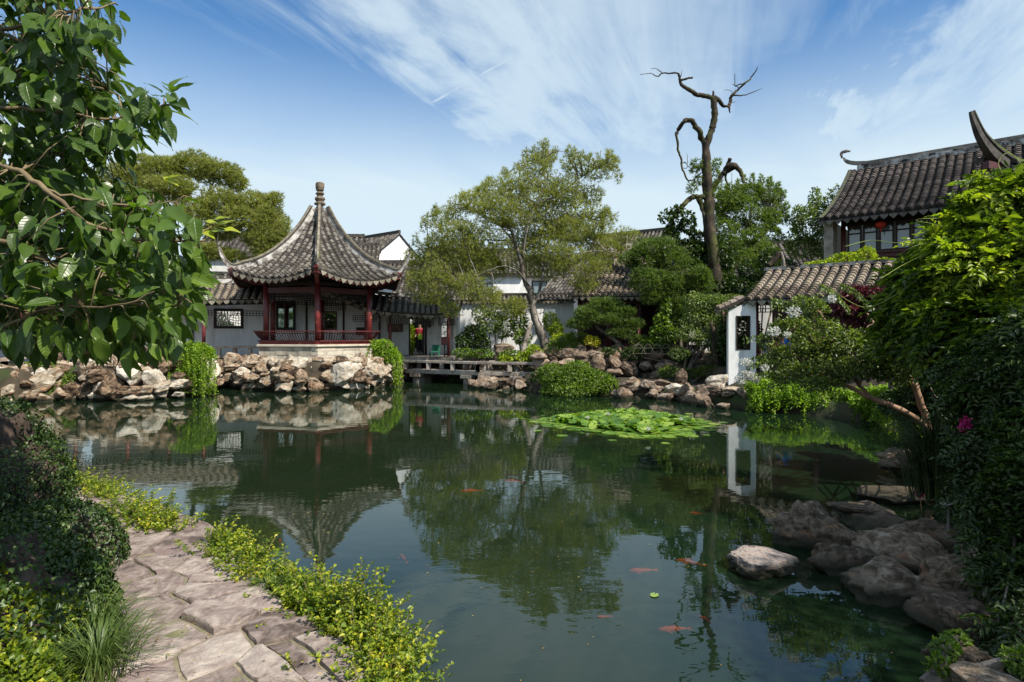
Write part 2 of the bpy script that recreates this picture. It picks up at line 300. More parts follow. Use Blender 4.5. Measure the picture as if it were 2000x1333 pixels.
M_white = surf('white_paint', [(0.3, (0.7, 0.7, 0.7)), (0.7, (0.8, 0.8, 0.8))], 2, 0.6, 0)
M_wirewood = surf('old_bamboo', [(0.3, (0.08, 0.07, 0.05)), (0.7, (0.2, 0.17, 0.12))], 4, 0.8, 0.2, 30)
M_glass = surf('dusty_window_glass', [(0.3, (0.10, 0.14, 0.16)), (0.7, (0.22, 0.28, 0.30))], 0.8, 0.08, 0, spec=1.0, rand=0.35)
M_mirror = surf('old_mirror', [(0.3, (0.55, 0.6, 0.55)), (0.7, (0.6, 0.65, 0.6))], 1, 0.04, 0, metallic=1)
M_lantern = surf('red_lantern', [(0.3, (0.40, 0.02, 0.015)), (0.7, (0.5, 0.04, 0.02))], 4, 0.6, 0)
M_petal = leafmat('white_petals', [(0.2, (0.62, 0.62, 0.55)), (0.8, (0.82, 0.82, 0.78))], 0.3, 0.6, tboost=(1, 1, 1))
M_pink = leafmat('magenta_petals', [(0.2, (0.45, 0.02, 0.14)), (0.8, (0.65, 0.05, 0.24))], 0.3, 0.6, tboost=(1, 1, 1))
M_tendril = surf('tendril_green', [(0.3, (0.12, 0.17, 0.03)), (0.7, (0.24, 0.27, 0.06))], 8, 0.6, 0)
M_koi = surf('koi_orange', [(0.3, (0.70, 0.06, 0.03)), (0.7, (0.8, 0.16, 0.05))], 8, 0.4, 0)

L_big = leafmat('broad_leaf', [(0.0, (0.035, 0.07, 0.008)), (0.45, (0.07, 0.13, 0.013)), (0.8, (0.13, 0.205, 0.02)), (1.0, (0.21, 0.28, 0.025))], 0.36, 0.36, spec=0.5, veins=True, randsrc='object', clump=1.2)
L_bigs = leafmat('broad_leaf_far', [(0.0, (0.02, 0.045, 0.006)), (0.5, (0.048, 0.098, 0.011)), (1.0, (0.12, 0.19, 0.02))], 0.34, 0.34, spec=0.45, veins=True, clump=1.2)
L_young = leafmat('young_leaf', [(0.1, (0.22, 0.30, 0.025)), (0.9, (0.42, 0.45, 0.04))], 0.45, 0.35, randsrc='object')
L_edge = leafmat('yellow_green_leaf', [(0.05, (0.05, 0.095, 0.010)), (0.38, (0.12, 0.18, 0.014)), (0.68, (0.26, 0.31, 0.022)), (0.93, (0.55, 0.48, 0.035))], 0.34, 0.4, clump=5)
L_ivy = leafmat('dark_ivy_leaf', [(0.1, (0.018, 0.034, 0.008)), (0.5, (0.035, 0.07, 0.012)), (0.85, (0.08, 0.13, 0.02)), (0.97, (0.18, 0.2, 0.03))], 0.2, 0.4, clump=3)
L_pine = leafmat('pine_needles', [(0.05, (0.11, 0.13, 0.03)), (0.5, (0.24, 0.25, 0.07)), (0.95, (0.38, 0.37, 0.12))], 0.45, 0.55, clump=0.9)
L_pined = leafmat('deep_pine_needles', [(0.05, (0.035, 0.065, 0.015)), (0.5, (0.10, 0.15, 0.03)), (0.95, (0.20, 0.26, 0.06))], 0.35, 0.55, clump=1.1)
L_juni = leafmat('juniper_sprays', [(0.05, (0.07, 0.11, 0.022)), (0.5, (0.14, 0.195, 0.045)), (0.95, (0.23, 0.29, 0.07))], 0.38, 0.55, clump=1.4)
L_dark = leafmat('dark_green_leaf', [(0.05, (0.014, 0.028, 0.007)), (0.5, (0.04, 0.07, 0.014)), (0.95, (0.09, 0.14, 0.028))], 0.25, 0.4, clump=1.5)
L_mid = leafmat('mid_green_leaf', [(0.05, (0.05, 0.095, 0.012)), (0.5, (0.12, 0.19, 0.024)), (0.95, (0.24, 0.32, 0.045))], 0.36, 0.42, clump=2)
L_grey = leafmat('grey_green_leaf', [(0.05, (0.06, 0.09, 0.025)), (0.5, (0.14, 0.19, 0.055)), (0.95, (0.26, 0.32, 0.10))], 0.34, 0.42, clump=2)
L_bright = leafmat('bright_green_leaf', [(0.05, (0.12, 0.18, 0.012)), (0.5, (0.28, 0.35, 0.025)), (0.95, (0.46, 0.48, 0.04))], 0.42, 0.4, clump=1.6)
L_wist = leafmat('wisteria_leaf', [(0.02, (0.016, 0.042, 0.007)), (0.4, (0.06, 0.10, 0.012)), (0.7, (0.16, 0.215, 0.022)), (0.95, (0.30, 0.35, 0.03))], 0.38, 0.38, clump=0.9)
L_purple = leafmat('purple_leaf', [(0.05, (0.045, 0.010, 0.014)), (0.6, (0.12, 0.03, 0.035)), (0.95, (0.20, 0.06, 0.05))], 0.3, 0.45, clump=2, tboost=(1.5, 1, 1))
L_yellow = leafmat('yellow_leaf', [(0.05, (0.30, 0.30, 0.03)), (0.95, (0.60, 0.52, 0.04))], 0.35, 0.45)
L_vine = leafmat('jasmine_leaf', [(0.05, (0.08, 0.15, 0.012)), (0.5, (0.19, 0.31, 0.02)), (0.95, (0.34, 0.45, 0.04))], 0.40, 0.45, clump=3)
L_lily = leafmat('lily_pad', [(0.1, (0.05, 0.12, 0.015)), (0.45, (0.13, 0.24, 0.03)), (0.8, (0.28, 0.36, 0.07)), (0.98, (0.42, 0.46, 0.14))], 0.12, 0.3, spec=0.6, randsrc='object')
L_lilys = leafmat('lily_leaf_raised', [(0.1, (0.04, 0.10, 0.012)), (0.45, (0.11, 0.21, 0.02)), (0.85, (0.30, 0.40, 0.06))], 0.25, 0.25, spec=0.6)
L_grass = leafmat('grass_blade', [(0.05, (0.04, 0.075, 0.015)), (0.5, (0.09, 0.14, 0.03)), (0.95, (0.22, 0.26, 0.07))], 0.3, 0.45)

def water_mat():
    m, nt, N, L, out = nodes('pond_water')
    tc = N('ShaderNodeTexCoord'); mp = N('ShaderNodeMapping'); mp.inputs['Scale'].default_value = (0.9, 1.5, 1); L(tc.outputs['Object'], mp.inputs[0])
    t1 = N('ShaderNodeTexNoise'); L(mp.outputs[0], t1.inputs['Vector']); t1.inputs['Scale'].default_value = 2.6; t1.inputs['Detail'].default_value = 3
    t2 = N('ShaderNodeTexNoise'); L(mp.outputs[0], t2.inputs['Vector']); t2.inputs['Scale'].default_value = 0.22; t2.inputs['Detail'].default_value = 2
    mr = N('ShaderNodeMapRange'); mr.inputs['From Min'].default_value = 0.42; mr.inputs['From Max'].default_value = 0.66; mr.inputs['To Min'].default_value = 0.2; mr.inputs['To Max'].default_value = 1.0; L(t2.outputs['Fac'], mr.inputs['Value'])
    mu = N('ShaderNodeMath'); mu.operation = 'MULTIPLY'; L(t1.outputs['Fac'], mu.inputs[0]); L(mr.outputs[0], mu.inputs[1])
    bn = N('ShaderNodeBump'); bn.inputs['Strength'].default_value = 0.13; bn.inputs['Distance'].default_value = 0.03; L(mu.outputs[0], bn.inputs['Height'])
    fr = N('ShaderNodeFresnel'); gb = N('ShaderNodeNewGeometry'); ir = N('ShaderNodeMapRange'); ir.inputs['To Min'].default_value = 1.55; ir.inputs['To Max'].default_value = 1/1.55; L(gb.outputs['Backfacing'], ir.inputs['Value']); L(ir.outputs[0], fr.inputs['IOR']); L(bn.outputs[0], fr.inputs['Normal'])
    gl = N('ShaderNodeBsdfGlossy'); gl.inputs['Roughness'].default_value = 0.012; gl.inputs['Color'].default_value = (0.92, 0.97, 0.98, 1); L(bn.outputs[0], gl.inputs['Normal'])
    df = N('ShaderNodeBsdfDiffuse'); df.inputs['Color'].default_value = (0.011, 0.027, 0.012, 1)
    tp = N('ShaderNodeBsdfTransparent'); tp.inputs['Color'].default_value = (0.88, 0.80, 0.60, 1)
    b = N('ShaderNodeMixShader'); b.inputs[0].default_value = 0.42; L(df.outputs[0], b.inputs[1]); L(tp.outputs[0], b.inputs[2])
    a = N('ShaderNodeMixShader'); L(fr.outputs[0], a.inputs[0]); L(b.outputs[0], a.inputs[1]); L(gl.outputs[0], a.inputs[2])
    L(a.outputs[0], out.inputs[0]); return m
M_water = water_mat()

# ---------------------------------------------------------------- vegetation helpers (numpy)
def unit(a): return a/np.maximum(np.linalg.norm(a, axis=-1, keepdims=True), 1e-6)
def rvec(n): return unit(rng.normal(size=(n, 3)))
def leaf_arrays(p, d, nr, l, w, fold=0.25, curve=0.15):
    """four-cornered leaf folded on its midrib: base, side, tip, side (+mid) -> 2 quads of 5 verts as 4 tris"""
    p = np.asarray(p); d = unit(d); s = unit(np.cross(d, nr)); nr = np.cross(s, d)
    l = np.asarray(l)[:, None]; w = np.asarray(w)[:, None]
    mid = p+d*l*0.45+nr*l*curve
    a = mid+s*w*0.5+nr*w*fold; b = mid-s*w*0.5+nr*w*fold
    tip = p+d*l
    V = np.stack([p, a, tip, b], 1); n = len(p)
    i = np.arange(n)[:, None]*4
    Fc = np.concatenate([i+np.array([0, 1, 2]), i+np.array([0, 2, 3])])
    return V.reshape(-1, 3), Fc
def leaves(name, p, d, nr, l, w, m, parent=None, kind=None, fold=0.25):
    V, Fc = leaf_arrays(p, d, nr, l, w, fold); return np_mesh(name, V, Fc, m, parent, kind=kind)
def needles(name, p, d, m, parent, k=6, l=0.16, w=0.03, spread=0.8, kind=None):
    n = len(p); P_ = np.repeat(p, k, 0); D_ = unit(np.repeat(unit(d), k, 0)+spread*rvec(n*k))
    s = unit(np.cross(D_, rvec(n*k))); ll = l*rng.uniform(0.6, 1.25, (n*k, 1))
    V = np.stack([P_+s*w/2, P_-s*w/2, P_+D_*ll], 1).reshape(-1, 3)
    return np_mesh(name, V, np.arange(n*k*3).reshape(-1, 3), m, parent, kind=kind)
def blobpts(blobs, n, shell=0.55, lump=0.35):
    """blobs: (center, (rx,ry,rz)) ; points biased to a lumpy shell, plus outward directions"""
    C = np.array([tuple(b[0]) for b in blobs]); R = np.array([b[1] for b in blobs])
    ar = (R[:, 0]*R[:, 2]+R[:, 0]*R[:, 1]+R[:, 1]*R[:, 2]); idx = rng.choice(len(blobs), n, p=ar/ar.sum())
    u = rvec(n)
    # lumps: each blob owns a few sub-centres
    r = rng.uniform(0, 1, (n, 1))**0.5*(1-shell)+shell*rng.uniform(0.75, 1.0, (n, 1))
    k = 9; sub = rvec(len(blobs)*k).reshape(len(blobs), k, 3)
    near = (sub[idx]*u[:, None, :]).sum(-1).max(-1)[:, None]
    r = r*(1-lump+lump*np.clip(near, 0, 1)**2*1.25)
    return C[idx]+u*R[idx]*r, u, r
def cloud(blobs, n, **k): return blobpts(blobs, n, **k)
def pxblobs(L_):     # (px,py,rx_px,ry_px,D[,depth]) -> world blobs
    o = []
    for b in L_:
        px, py, rx, ry, D = b[:5]; dy = b[5] if len(b) > 5 else None
        c = P(px, py, D); sx, sz = rx*D/F, ry*D/F
        o.append((c, (sx, dy if dy else (sx+sz)*0.5, sz)))
    return o
def foliage(name, blobs, n, l, w, m, parent, shell=0.5, lump=0.35, droop=0.2, kind=None, fold=0.25, zmin=None, up=0.35):
    p, u, r = blobpts(blobs, n, shell, lump)
    if zmin is not None:
        k = p[:, 2] > zmin; p, u = p[k], u[k]
    n = len(p); d = unit(u+0.9*rvec(n)+np.array([0, 0, -droop])); nr = unit(u*0.6+0.7*rvec(n)+np.array([0, 0, up*2]))
    return leaves(name, p, d, nr, l*rng.uniform(0.6, 1.2, n), w*rng.uniform(0.6, 1.2, n), m, parent, kind, fold)
def interp(pts, n):
    pts = [Vector(p) for p in pts]; out = []
    m = len(pts)
    for i in range(m-1):
        p0, p1, p2, p3 = pts[max(i-1, 0)], pts[i], pts[i+1], pts[min(i+2, m-1)]
        for k in range(n):
            t = k/n
            out.append(0.5*((2*p1)+(-p0+p2)*t+(2*p0-5*p1+4*p2-p3)*t*t+(-p0+3*p1-3*p2+p3)*t**3))
    out.append(pts[-1]); return out
def limb(mb, pts, r0, r1, n=7, sub=4, wob=0.0):
    q = interp(pts, sub); m = len(q)
    if wob: q = [p+Vector((random.uniform(-1, 1), random.uniform(-1, 1), random.uniform(-1, 1)))*wob if 0 < i < m-1 else p for i, p in enumerate(q)]
    rad = [r0+(r1-r0)*(i/(m-1)) for i in range(m)]
    rad = [r*random.uniform(0.88, 1.12) for r in rad]
    mb.tube(q, rad, n); return q
def twigs_to(mb, src, blobs, per, r0=0.02, r1=0.006):
    """limbs from the nearest source points out into each blob, so a crown hangs on real branches"""
    for c, R in blobs:
        for _ in range(per):
            u = Vector(rvec(1)[0]); t = Vector(c)+Vector((u.x*R[0], u.y*R[1], u.z*R[2]))*random.uniform(0.3, 0.9)
            s = min(src, key=lambda q: (q-t).length+random.uniform(0, 0.5)); mid = (s+t)/2+Vector((0, 0, random.uniform(-0.1, 0.25)*(t-s).length))
            limb(mb, [s, mid, t], r0, r1, 5, 3, 0.02)

# ---------------------------------------------------------------- rocks
def rock_mesh(name, seed, sub=3, planes=13, amp=0.16, flat_top=None):
    rs = np.random.default_rng(seed); bm = bmesh.new(); bmesh.ops.create_icosphere(bm, subdivisions=sub, radius=1)
    v = np.array([tuple(x.co) for x in bm.verts])
    for _ in range(planes):
        nrm = unit(rs.normal(size=(1, 3)))[0]; o = rs.uniform(0.5, 0.9)
        v = v-np.maximum(0, v@nrm-o)[:, None]*nrm*0.93
    off = Vector(rs.uniform(-50, 50, 3))
    for i, x in enumerate(bm.verts):
        q = Vector(v[i]); dsp = noise.noise(q*1.6+off)*amp*1.4+noise.noise(q*4+off)*amp*0.6+abs(noise.noise(q*3.1-off))*-amp*0.9
        if sub > 3: dsp += noise.noise(q*9+off)*amp*0.3
        q = q*(1+dsp)
        if flat_top is not None and q.z > flat_top: q.z = flat_top+(q.z-flat_top)*0.15
        x.co = q
    me = bpy.data.meshes.new(name); bm.to_mesh(me); bm.free()
    return me
ROCKS = [rock_mesh('rock', 100+i, 3) for i in range(12)]
ROCKB = [rock_mesh('rock', 200+i, 5, 22, 0.21) for i in range(6)]
ROCKF = [rock_mesh('rock', 300+i, 5, 12, 0.12, 0.35) for i in range(3)]
def _mm(lst, m): 
    out = []
    for me in lst:
        c = me.copy(); c.materials.append(m); out.append(c)
    return out
for me in ROCKB+ROCKF: me.polygons.foreach_set('use_smooth', np.ones(len(me.polygons), bool))
RK_Y, RK_G = _mm(ROCKS, M_rock), _mm(ROCKS, M_rockgrey)
RK_N, RK_F, RK_I = _mm(ROCKB, M_rocknear), _mm(ROCKF, M_rocknear), _mm(ROCKB, M_ivyrock)
def rock(lst, loc, size, parent=None, name='rock', rz=None, tilt=0.3):
    me = random.choice(lst)
    return link(name, me, None, parent, loc, (random.uniform(-tilt, tilt), random.uniform(-tilt, tilt), random.uniform(0, 6.28) if rz is None else rz), size)
# ---------------------------------------------------------------- ground, pond, water
def W(px, py, z=0.0): v = G(px, py, z); return (v.x, v.y)
SHORE = [W(*q) for q in ((150, 781), (250, 784), (350, 779), (395, 768), (430, 756), (490, 762), (560, 767), (640, 765), (700, 763), (745, 758), (765, 752))]
SHORE += [(-5.2, 27.6), (-4.6, 29.6), (-2.8, 30.2), (-0.4, 29.8), (0.6, 27.5), (0.2, 25.6)]
SHORE += [W(*q) for q in ((1010, 762), (1060, 768), (1130, 772), (1210, 778), (1300, 781), (1345, 787), (1440, 800), (1500, 806), (1560, 811), (1650, 823), (1720, 840), (1745, 870), (1735, 905), (1745, 945), (1700, 985), (1620, 1012), (1548, 1050), (1560, 1100), (1650, 1185), (1830, 1235))]
SHORE += [(2.75, 3.3), (2.6, 2.2), (2.5, 0.0), (2.4, -3), (-0.3, -3), (-0.42, 2.0), (-0.55, 2.9), (-0.85, 3.3), (-1.45, 3.75), (-1.95, 4.3), (-2.35, 4.9), (-3.0, 5.5), (-3.9, 6.2), (-4.9, 6.9), (-6.5, 8.0), (-9, 10), (-12.5, 13), (-15, 16), (-16.2, 18.3)]
SH = np.array(SHORE)
def inside(x, y):
    c = np.zeros(x.shape, bool); n = len(SH)
    for i in range(n):
        x1, y1 = SH[i]; x2, y2 = SH[(i+1) % n]
        if y1 == y2: continue
        k = ((y1 > y) != (y2 > y)) & (x < (x2-x1)*(y-y1)/(y2-y1)+x1); c ^= k
    return c
def sdist(x, y):
    d = np.full(x.shape, 1e9); n = len(SH)
    for i in range(n):
        a = SH[i]; b = SH[(i+1) % n]; e = b-a; L2 = max((e*e).sum(), 1e-9)
        t = np.clip(((x-a[0])*e[0]+(y-a[1])*e[1])/L2, 0, 1)
        d = np.minimum(d, np.hypot(x-a[0]-t*e[0], y-a[1]-t*e[1]))
    return d
def sst(v, a, b): t = np.clip((v-a)/(b-a), 0, 1); return t*t*(3-2*t)
def gheight(x, y):
    x = np.asarray(x, float); y = np.asarray(y, float)
    d = sdist(x, y); ins = inside(x, y)
    hb = 0.52+0.6*sst(y, 9, 19)
    hb = np.where((x > 0.3) & (y > 15), 0.42+0.6*sst(np.where(x < 7, y-25.0, d-1.6), 0.0, 1.2), hb)
    hb = np.where((x > 1.8) & (y <= 15), -0.05+0.6*sst(d, 0.9, 2.6), hb)
    hb = np.where(y > 26.3, np.maximum(hb, 1.12), hb)
    up = -0.25+(hb+0.25)*sst(d, 0.0, 0.45)
    return np.where(ins, -0.25-0.9*sst(d, 0, 1.2), up)
def gz(x, y): return float(gheight(np.array([x]), np.array([y]))[0])
def build_ground():
    xs = np.unique(np.concatenate([np.array([-900, -300, -120, -60, -40, -30]), np.arange(-24, 24.1, 0.2), np.array([30, 40, 60, 120, 300, 900])]))
    ys = np.unique(np.concatenate([np.array([-900, -300, -100, -40, -15, -8]), np.arange(-4, 36.1, 0.2), np.array([42, 55, 80, 140, 300, 900])]))
    X, Y = np.meshgrid(xs, ys); Z = gheight(X, Y)
    far = (np.abs(X) > 24) | (Y > 36) | (Y < -4); Z = np.where(far, np.maximum(Z, 0.6), Z)
    nx, ny = len(xs), len(ys); V = np.stack([X, Y, Z], -1).reshape(-1, 3)
    i = (np.arange(ny-1)[:, None]*nx+np.arange(nx-1)[None]).reshape(-1, 1)
    np_mesh('ground', V, np.concatenate([i, i+1, i+nx+1, i+nx], 1), M_ground, smooth=True, kind='structure')
    MB().add([(-26, -3.5, 0), (26, -3.5, 0), (26, 34, 0), (-26, 34, 0)], [(0, 1, 2, 3)]).build('water', M_water, kind='structure')
build_ground()

# ---------------------------------------------------------------- stepping path of flagstones (near left)
PATHZ = 0.60
def build_path():
    out = [(-0.50, 1.5), (-0.52, 2.4), (-0.62, 2.85), (-0.92, 3.1), (-1.32, 3.45), (-1.72, 3.95), (-2.1, 4.5), (-2.6, 5.05), (-3.4, 5.6), (-4.4, 6.25), (-5.2, 6.6), (-5.2, 5.6), (-4.0, 5.0), (-2.75, 4.0), (-2.35, 3.2), (-1.95, 2.6), (-1.85, 2.0), (-1.8, 1.5)]
    pav = thing('garden_path', None, None, (-1.5, 3.5, PATHZ)); pav['kind'] = 'structure'
    MB().prism(out, 0.1, PATHZ-0.014).build('path_bed', M_mortar, pav)
    seeds_px = [(172, 1002), (255, 1068), (345, 1068), (310, 1105), (385, 1105), (440, 1120), (300, 1145), (295, 1198), (430, 1150), (425, 1198), (560, 1225), (620, 1270), (400, 1282), (540, 1305), (300, 1320), (420, 1345), (315, 1238), (205, 1040), (140, 985), (500, 1370), (350, 1400), (250, 1120), (575, 1290), (250, 1290), (470, 1175)]
    sd = [W(px, py, PATHZ) for px, py in seeds_px]+[(-0.75, 2.3), (-1.3, 2.05), (-1.7, 2.2)]
    pr = [v*1.0 for v in (1.0,)]
    def clip(poly, p, nrm):
        o = []
        for i in range(len(poly)):
            a, b = poly[i], poly[(i+1) % len(poly)]
            da = (a[0]-p[0])*nrm[0]+(a[1]-p[1])*nrm[1]; db = (b[0]-p[0])*nrm[0]+(b[1]-p[1])*nrm[1]
            if da <= 0: o.append(a)
            if (da < 0 < db) or (db < 0 < da):
                t = da/(da-db); o.append((a[0]+(b[0]-a[0])*t, a[1]+(b[1]-a[1])*t))
        return o
    SHP = out
    for i, s in enumerate(sd):
        c = [(s[0]-1.2, s[1]-1.2), (s[0]+1.2, s[1]-1.2), (s[0]+1.2, s[1]+1.2), (s[0]-1.2, s[1]+1.2)]
        for j, q in enumerate(sd):
            if i == j: continue
            dx, dy = q[0]-s[0], q[1]-s[1]; ln = math.hypot(dx, dy)
            if ln > 2.4: continue
            c = clip(c, (s[0]+dx/2-dx/ln*0.008, s[1]+dy/2-dy/ln*0.008), (dx/ln, dy/ln))
            if len(c) < 3: break
        if len(c) < 3: continue
        # fine outline with a broken edge, kept inside the path outline
        pts = []
        for k in range(len(c)):
            a, b = Vector((*c[k], 0)), Vector((*c[(k+1) % len(c)], 0)); m = max(1, int((b-a).length/0.05))
            for t in range(m):
                p = a.lerp(b, t/m); wv = noise.noise_vector(Vector((p.x*2.3, p.y*2.3, 3.3)))*0.075+noise.noise_vector(Vector((p.x*9, p.y*9, 1.3)))*0.014; pts.append(p+Vector((wv.x, wv.y, 0)))
        cx = sum(p.x for p in pts)/len(pts); cy = sum(p.y for p in pts)/len(pts)
        def inpoly(x, y):
            r = False
            for k in range(len(SHP)):
                x1, y1 = SHP[k]; x2, y2 = SHP[(k+1) % len(SHP)]
                if (y1 > y) != (y2 > y) and x < (x2-x1)*(y-y1)/(y2-y1)+x1: r = not r
            return r
        if not inpoly(cx, cy): 
            if not inpoly(*s): continue
            cx, cy = s
        ring = []
        for p in pts:
            d = Vector((p.x-cx, p.y-cy)); f = 1.0+noise.noise(Vector((p.x*14, p.y*14, i)))*0.03-0.01
            q = Vector((cx, cy))+d*f; t = 1.0
            while t > 0.1 and not inpoly(cx+(q.x-cx)*t, cy+(q.y-cy)*t): t -= 0.05
            ring.append(Vector((cx+(q.x-cx)*t, cy+(q.y-cy)*t)))
        top = PATHZ+random.uniform(-0.006, 0.01)+(0.02 if i == 9 else 0)
        tx, ty = random.uniform(-0.012, 0.012), random.uniform(-0.012, 0.012)
        V = []; n = len(ring); lv = [(1.0, top-0.14), (1.0, top-0.012), (0.985, top-0.002), (0.955, None), (0.8, None), (0.6, None), (0.3, None)]
        for f, z in lv:
            for q in ring:
                x, y = cx+(q.x-cx)*f, cy+(q.y-cy)*f
                zz = top+noise.noise(Vector((x*5, y*5, i*3.1)))*0.016+noise.noise(Vector((x*16, y*16, i)))*0.006+(x-cx)*tx+(y-cy)*ty if z is None else z+(x-cx)*tx+(y-cy)*ty+noise.noise(Vector((x*16, y*16, i)))*0.006
                V.append((x, y, zz))
        V.append((cx, cy, top+0.004)); Fc = []
        for a in range(len(lv)-1):
            for k in range(n):
                k2 = (k+1) % n; Fc.append((a*n+k, a*n+k2, (a+1)*n+k2, (a+1)*n+k))
        for k in range(n): Fc.append(((len(lv)-1)*n+k, (len(lv)-1)*n+(k+1) % n, len(V)-1))
        m = MB(); m.add(V, Fc); o = m.build('flagstone', M_flag, pav); sm_ = [k >= 2*n for k in range(len(Fc))]; o.data.polygons.foreach_set('use_smooth', sm_)
build_path()

# ---------------------------------------------------------------- roofs
def half_rings(mb, pts, side, r, seg=4, capend=True):
    m = len(pts)
    for k in range(m-1):
        a, b = pts[k], pts[k+1]; t = (b-a).normalized(); s = (side-t*side.dot(t)).normalized(); nr = s.cross(t)
        if nr.z < 0: nr = -nr
        vs = []; j = random.uniform(-0.006, 0.006)
        for q, rr, lift in ((a-t*0.02, r*0.84, -0.004), (b, r*1.04, 0.012)):
            for i in range(seg+1):
                an = math.pi*i/seg; vs.append(q+s*(math.cos(an)*rr+j)+nr*(math.sin(an)*rr*0.95+lift))
        n1 = seg+1; fs = [(i, i+1, n1+i+1, n1+i) for i in range(seg)]
        fs.append(tuple(n1+i for i in range(n1)))
        mb.add(vs, fs)
DRIP = {}
def drip_mesh(w, m):
    key = (round(w, 2), m.name)
    if key in DRIP: return DRIP[key]
    prof = [(-0.5, 0.0), (0.5, 0.0), (0.44, -0.26), (0.22, -0.5), (0, -0.7), (-0.22, -0.5), (-0.44, -0.26)]
    V = [(x*w, 0, z*w) for x, z in prof]+[(x*w, 0.02, z*w) for x, z in prof]; n = len(prof)
    me = bpy.data.meshes.new('drip_tile'); me.from_pydata(V, [], [tuple(range(n)), tuple(range(n, 2*n))[::-1]]+[(i, n+i, n+(i+1) % n, (i+1) % n) for i in range(n)]); me.materials.append(m); me.update()
    DRIP[key] = me; return me
def roof_slope(t, S, n, mt=None, clen=0.19, r=0.1, joined=False, vst=lambda u: 0.0, drip=True, nu=24, nv=10, deck=True, seg=4, vend=1.0, thick=0.09):
    mt = mt or M_tile; J = MB()
    for i in range(n):
        u = (i+0.5)/n; v0 = vst(u)
        if v0 > 0.94: continue
        a, b = S(u, v0), S(u, vend); ln = max((b-a).length, 0.2); k = max(2, int(ln/clen))
        pts = [S(u, v0+(vend-v0)*q/k)+Vector((0, 0, 0.015)) for q in range(k+1)]
        side = S(min(1, u+0.01), 0.9)-S(max(0, u-0.01), 0.9)
        mb = J if joined else MB(); half_rings(mb, pts, side.normalized(), r, seg)
        if not joined: mb.build('tile_row', mt, t)
    if joined: J.build('tile_rows', mt, t, kind='stuff')
    if deck:
        V = []; 
        for dz in (0, -thick):
            for i in range(nu+1):
                u = i/nu; v0 = min(vst(u), 0.985)
                for j in range(nv+1): V.append(S(u, v0+(1-v0)*j/nv)+Vector((0, 0, dz)))
        A = (nu+1)*(nv+1); Fc = []; g = lambda i, j: i*(nv+1)+j
        for i in range(nu):
            for j in range(nv):
                q = (g(i, j), g(i+1, j), g(i+1, j+1), g(i, j+1)); Fc.append(q); Fc.append(tuple(A+x for x in q[::-1]))
        for i in range(nu):
            for j in (0, nv): Fc.append((g(i, j), g(i+1, j), A+g(i+1, j), A+g(i, j)))
        for j in range(nv):
            for i in (0, nu): Fc.append((g(i, j), g(i, j+1), A+g(i, j+1), A+g(i, j)))
        MB().add(V, Fc).build('roof_deck', M_pan, t)
    if drip:
        w = (S(0.5+0.5/n, 1)-S(0.5-0.5/n, 1)).length; me = drip_mesh(w*0.88, M_drip if mt is not M_tile_dark else M_dripd)
        for i in range(n+1):
            u = i/n
            if i in (0, n) and vst(u) > 0: continue
            p = S(u, 1.0); sd = (S(min(1, u+0.02), 1)-S(max(0, u-0.02), 1)).normalized(); dn = (S(u, 1)-S(u, 0.93)).normalized()
            z = Vector((0, 0, 1))-dn*dn.z*0.25; z = (z-sd*z.dot(sd)).normalized(); y = z.cross(sd)
            M = Matrix((sd, y, z)).transposed(); o = link('drip_tile', me, None, t, p+dn*0.035-Vector((0, 0, 0.015)), M.to_euler())
def sweep(mb, pts, w, h, off=0.0, taper=None, side=None):
    """rectangular section ridge along pts, lifted by off"""
    pts = [Vector(p) for p in pts]; n = len(pts); b = len(mb.v)
    for i, p in enumerate(pts):
        t = (pts[min(i+1, n-1)]-pts[max(i-1, 0)]).normalized(); s = t.cross(Vector((0, 0, 1))) if side is None else Vector(side)
        s = s.normalized() if s.length > 1e-3 else Vector((1, 0, 0)); u = s.cross(t).normalized(); f = 1 if taper is None else taper(i/(n-1))
        for a, c in ((-1, 0), (1, 0), (1, 1), (-1, 1)): mb.v.append(tuple(p+s*a*w*f/2+u*(off*f+c*h*f)))
    for i in range(n-1):
        for k in range(4): mb.f.append((b+i*4+k, b+i*4+(k+1) % 4, b+(i+1)*4+(k+1) % 4, b+(i+1)*4+k))
    mb.f.append((b+3, b+2, b+1, b)); e = b+(n-1)*4; mb.f.append((e, e+1, e+2, e+3)); return mb
def lerp(a, b, t): return a+(b-a)*t
def slope(eL, eR, rL, rR, sag=0.12, lift=0.0):
    eL, eR, rL, rR = map(Vector, (eL, eR, rL, rR))
    def S(u, v):
        p = rL.lerp(rR, u).lerp(eL.lerp(eR, u), v); p.z -= sag*4*v*(1-v)*0.5
        if lift: p.z += lift*max(0, abs(2*u-1)-0.7)**2*11*v
        return p
    return S
def wall_open(mb, p0, p1, z0, z1, th, ops=()):
    """wall from p0 to p1 (xy) with openings (s0,s1,za,zb) in metres along it; z1 may be (zL,zR)"""
    p0 = Vector((*p0, 0)); p1 = Vector((*p1, 0)); L_ = (p1-p0).length; d = (p1-p0)/L_; n = Vector((-d.y, d.x, 0))*th
    za, zb = (z1, z1) if not isinstance(z1, tuple) else z1; zt = lambda s: za+(zb-za)*s/L_
    def blk(s0, s1, a0, a1, b0, b1):
        A, B = p0+d*s0, p0+d*s1; up = lambda p, z: Vector((p.x, p.y, z))
        mb.hexa([up(A, a0), up(B, b0), up(B+n, b0), up(A+n, a0), up(A, a1), up(B, b1), up(B+n, b1), up(A+n, a1)])
    s = 0
    for (s0, s1, ya, yb) in sorted(ops):
        if s0 > s: blk(s, s0, z0, zt(s), z0, zt(s0))
        if ya > z0: blk(s0, s1, z0, ya, z0, ya)
        if yb < min(zt(s0), zt(s1)): blk(s0, s1, yb, zt(s0), yb, zt(s1))
        s = s1
    if s < L_: blk(s, L_, z0, zt(s), z0, zt(L_))
    return mb
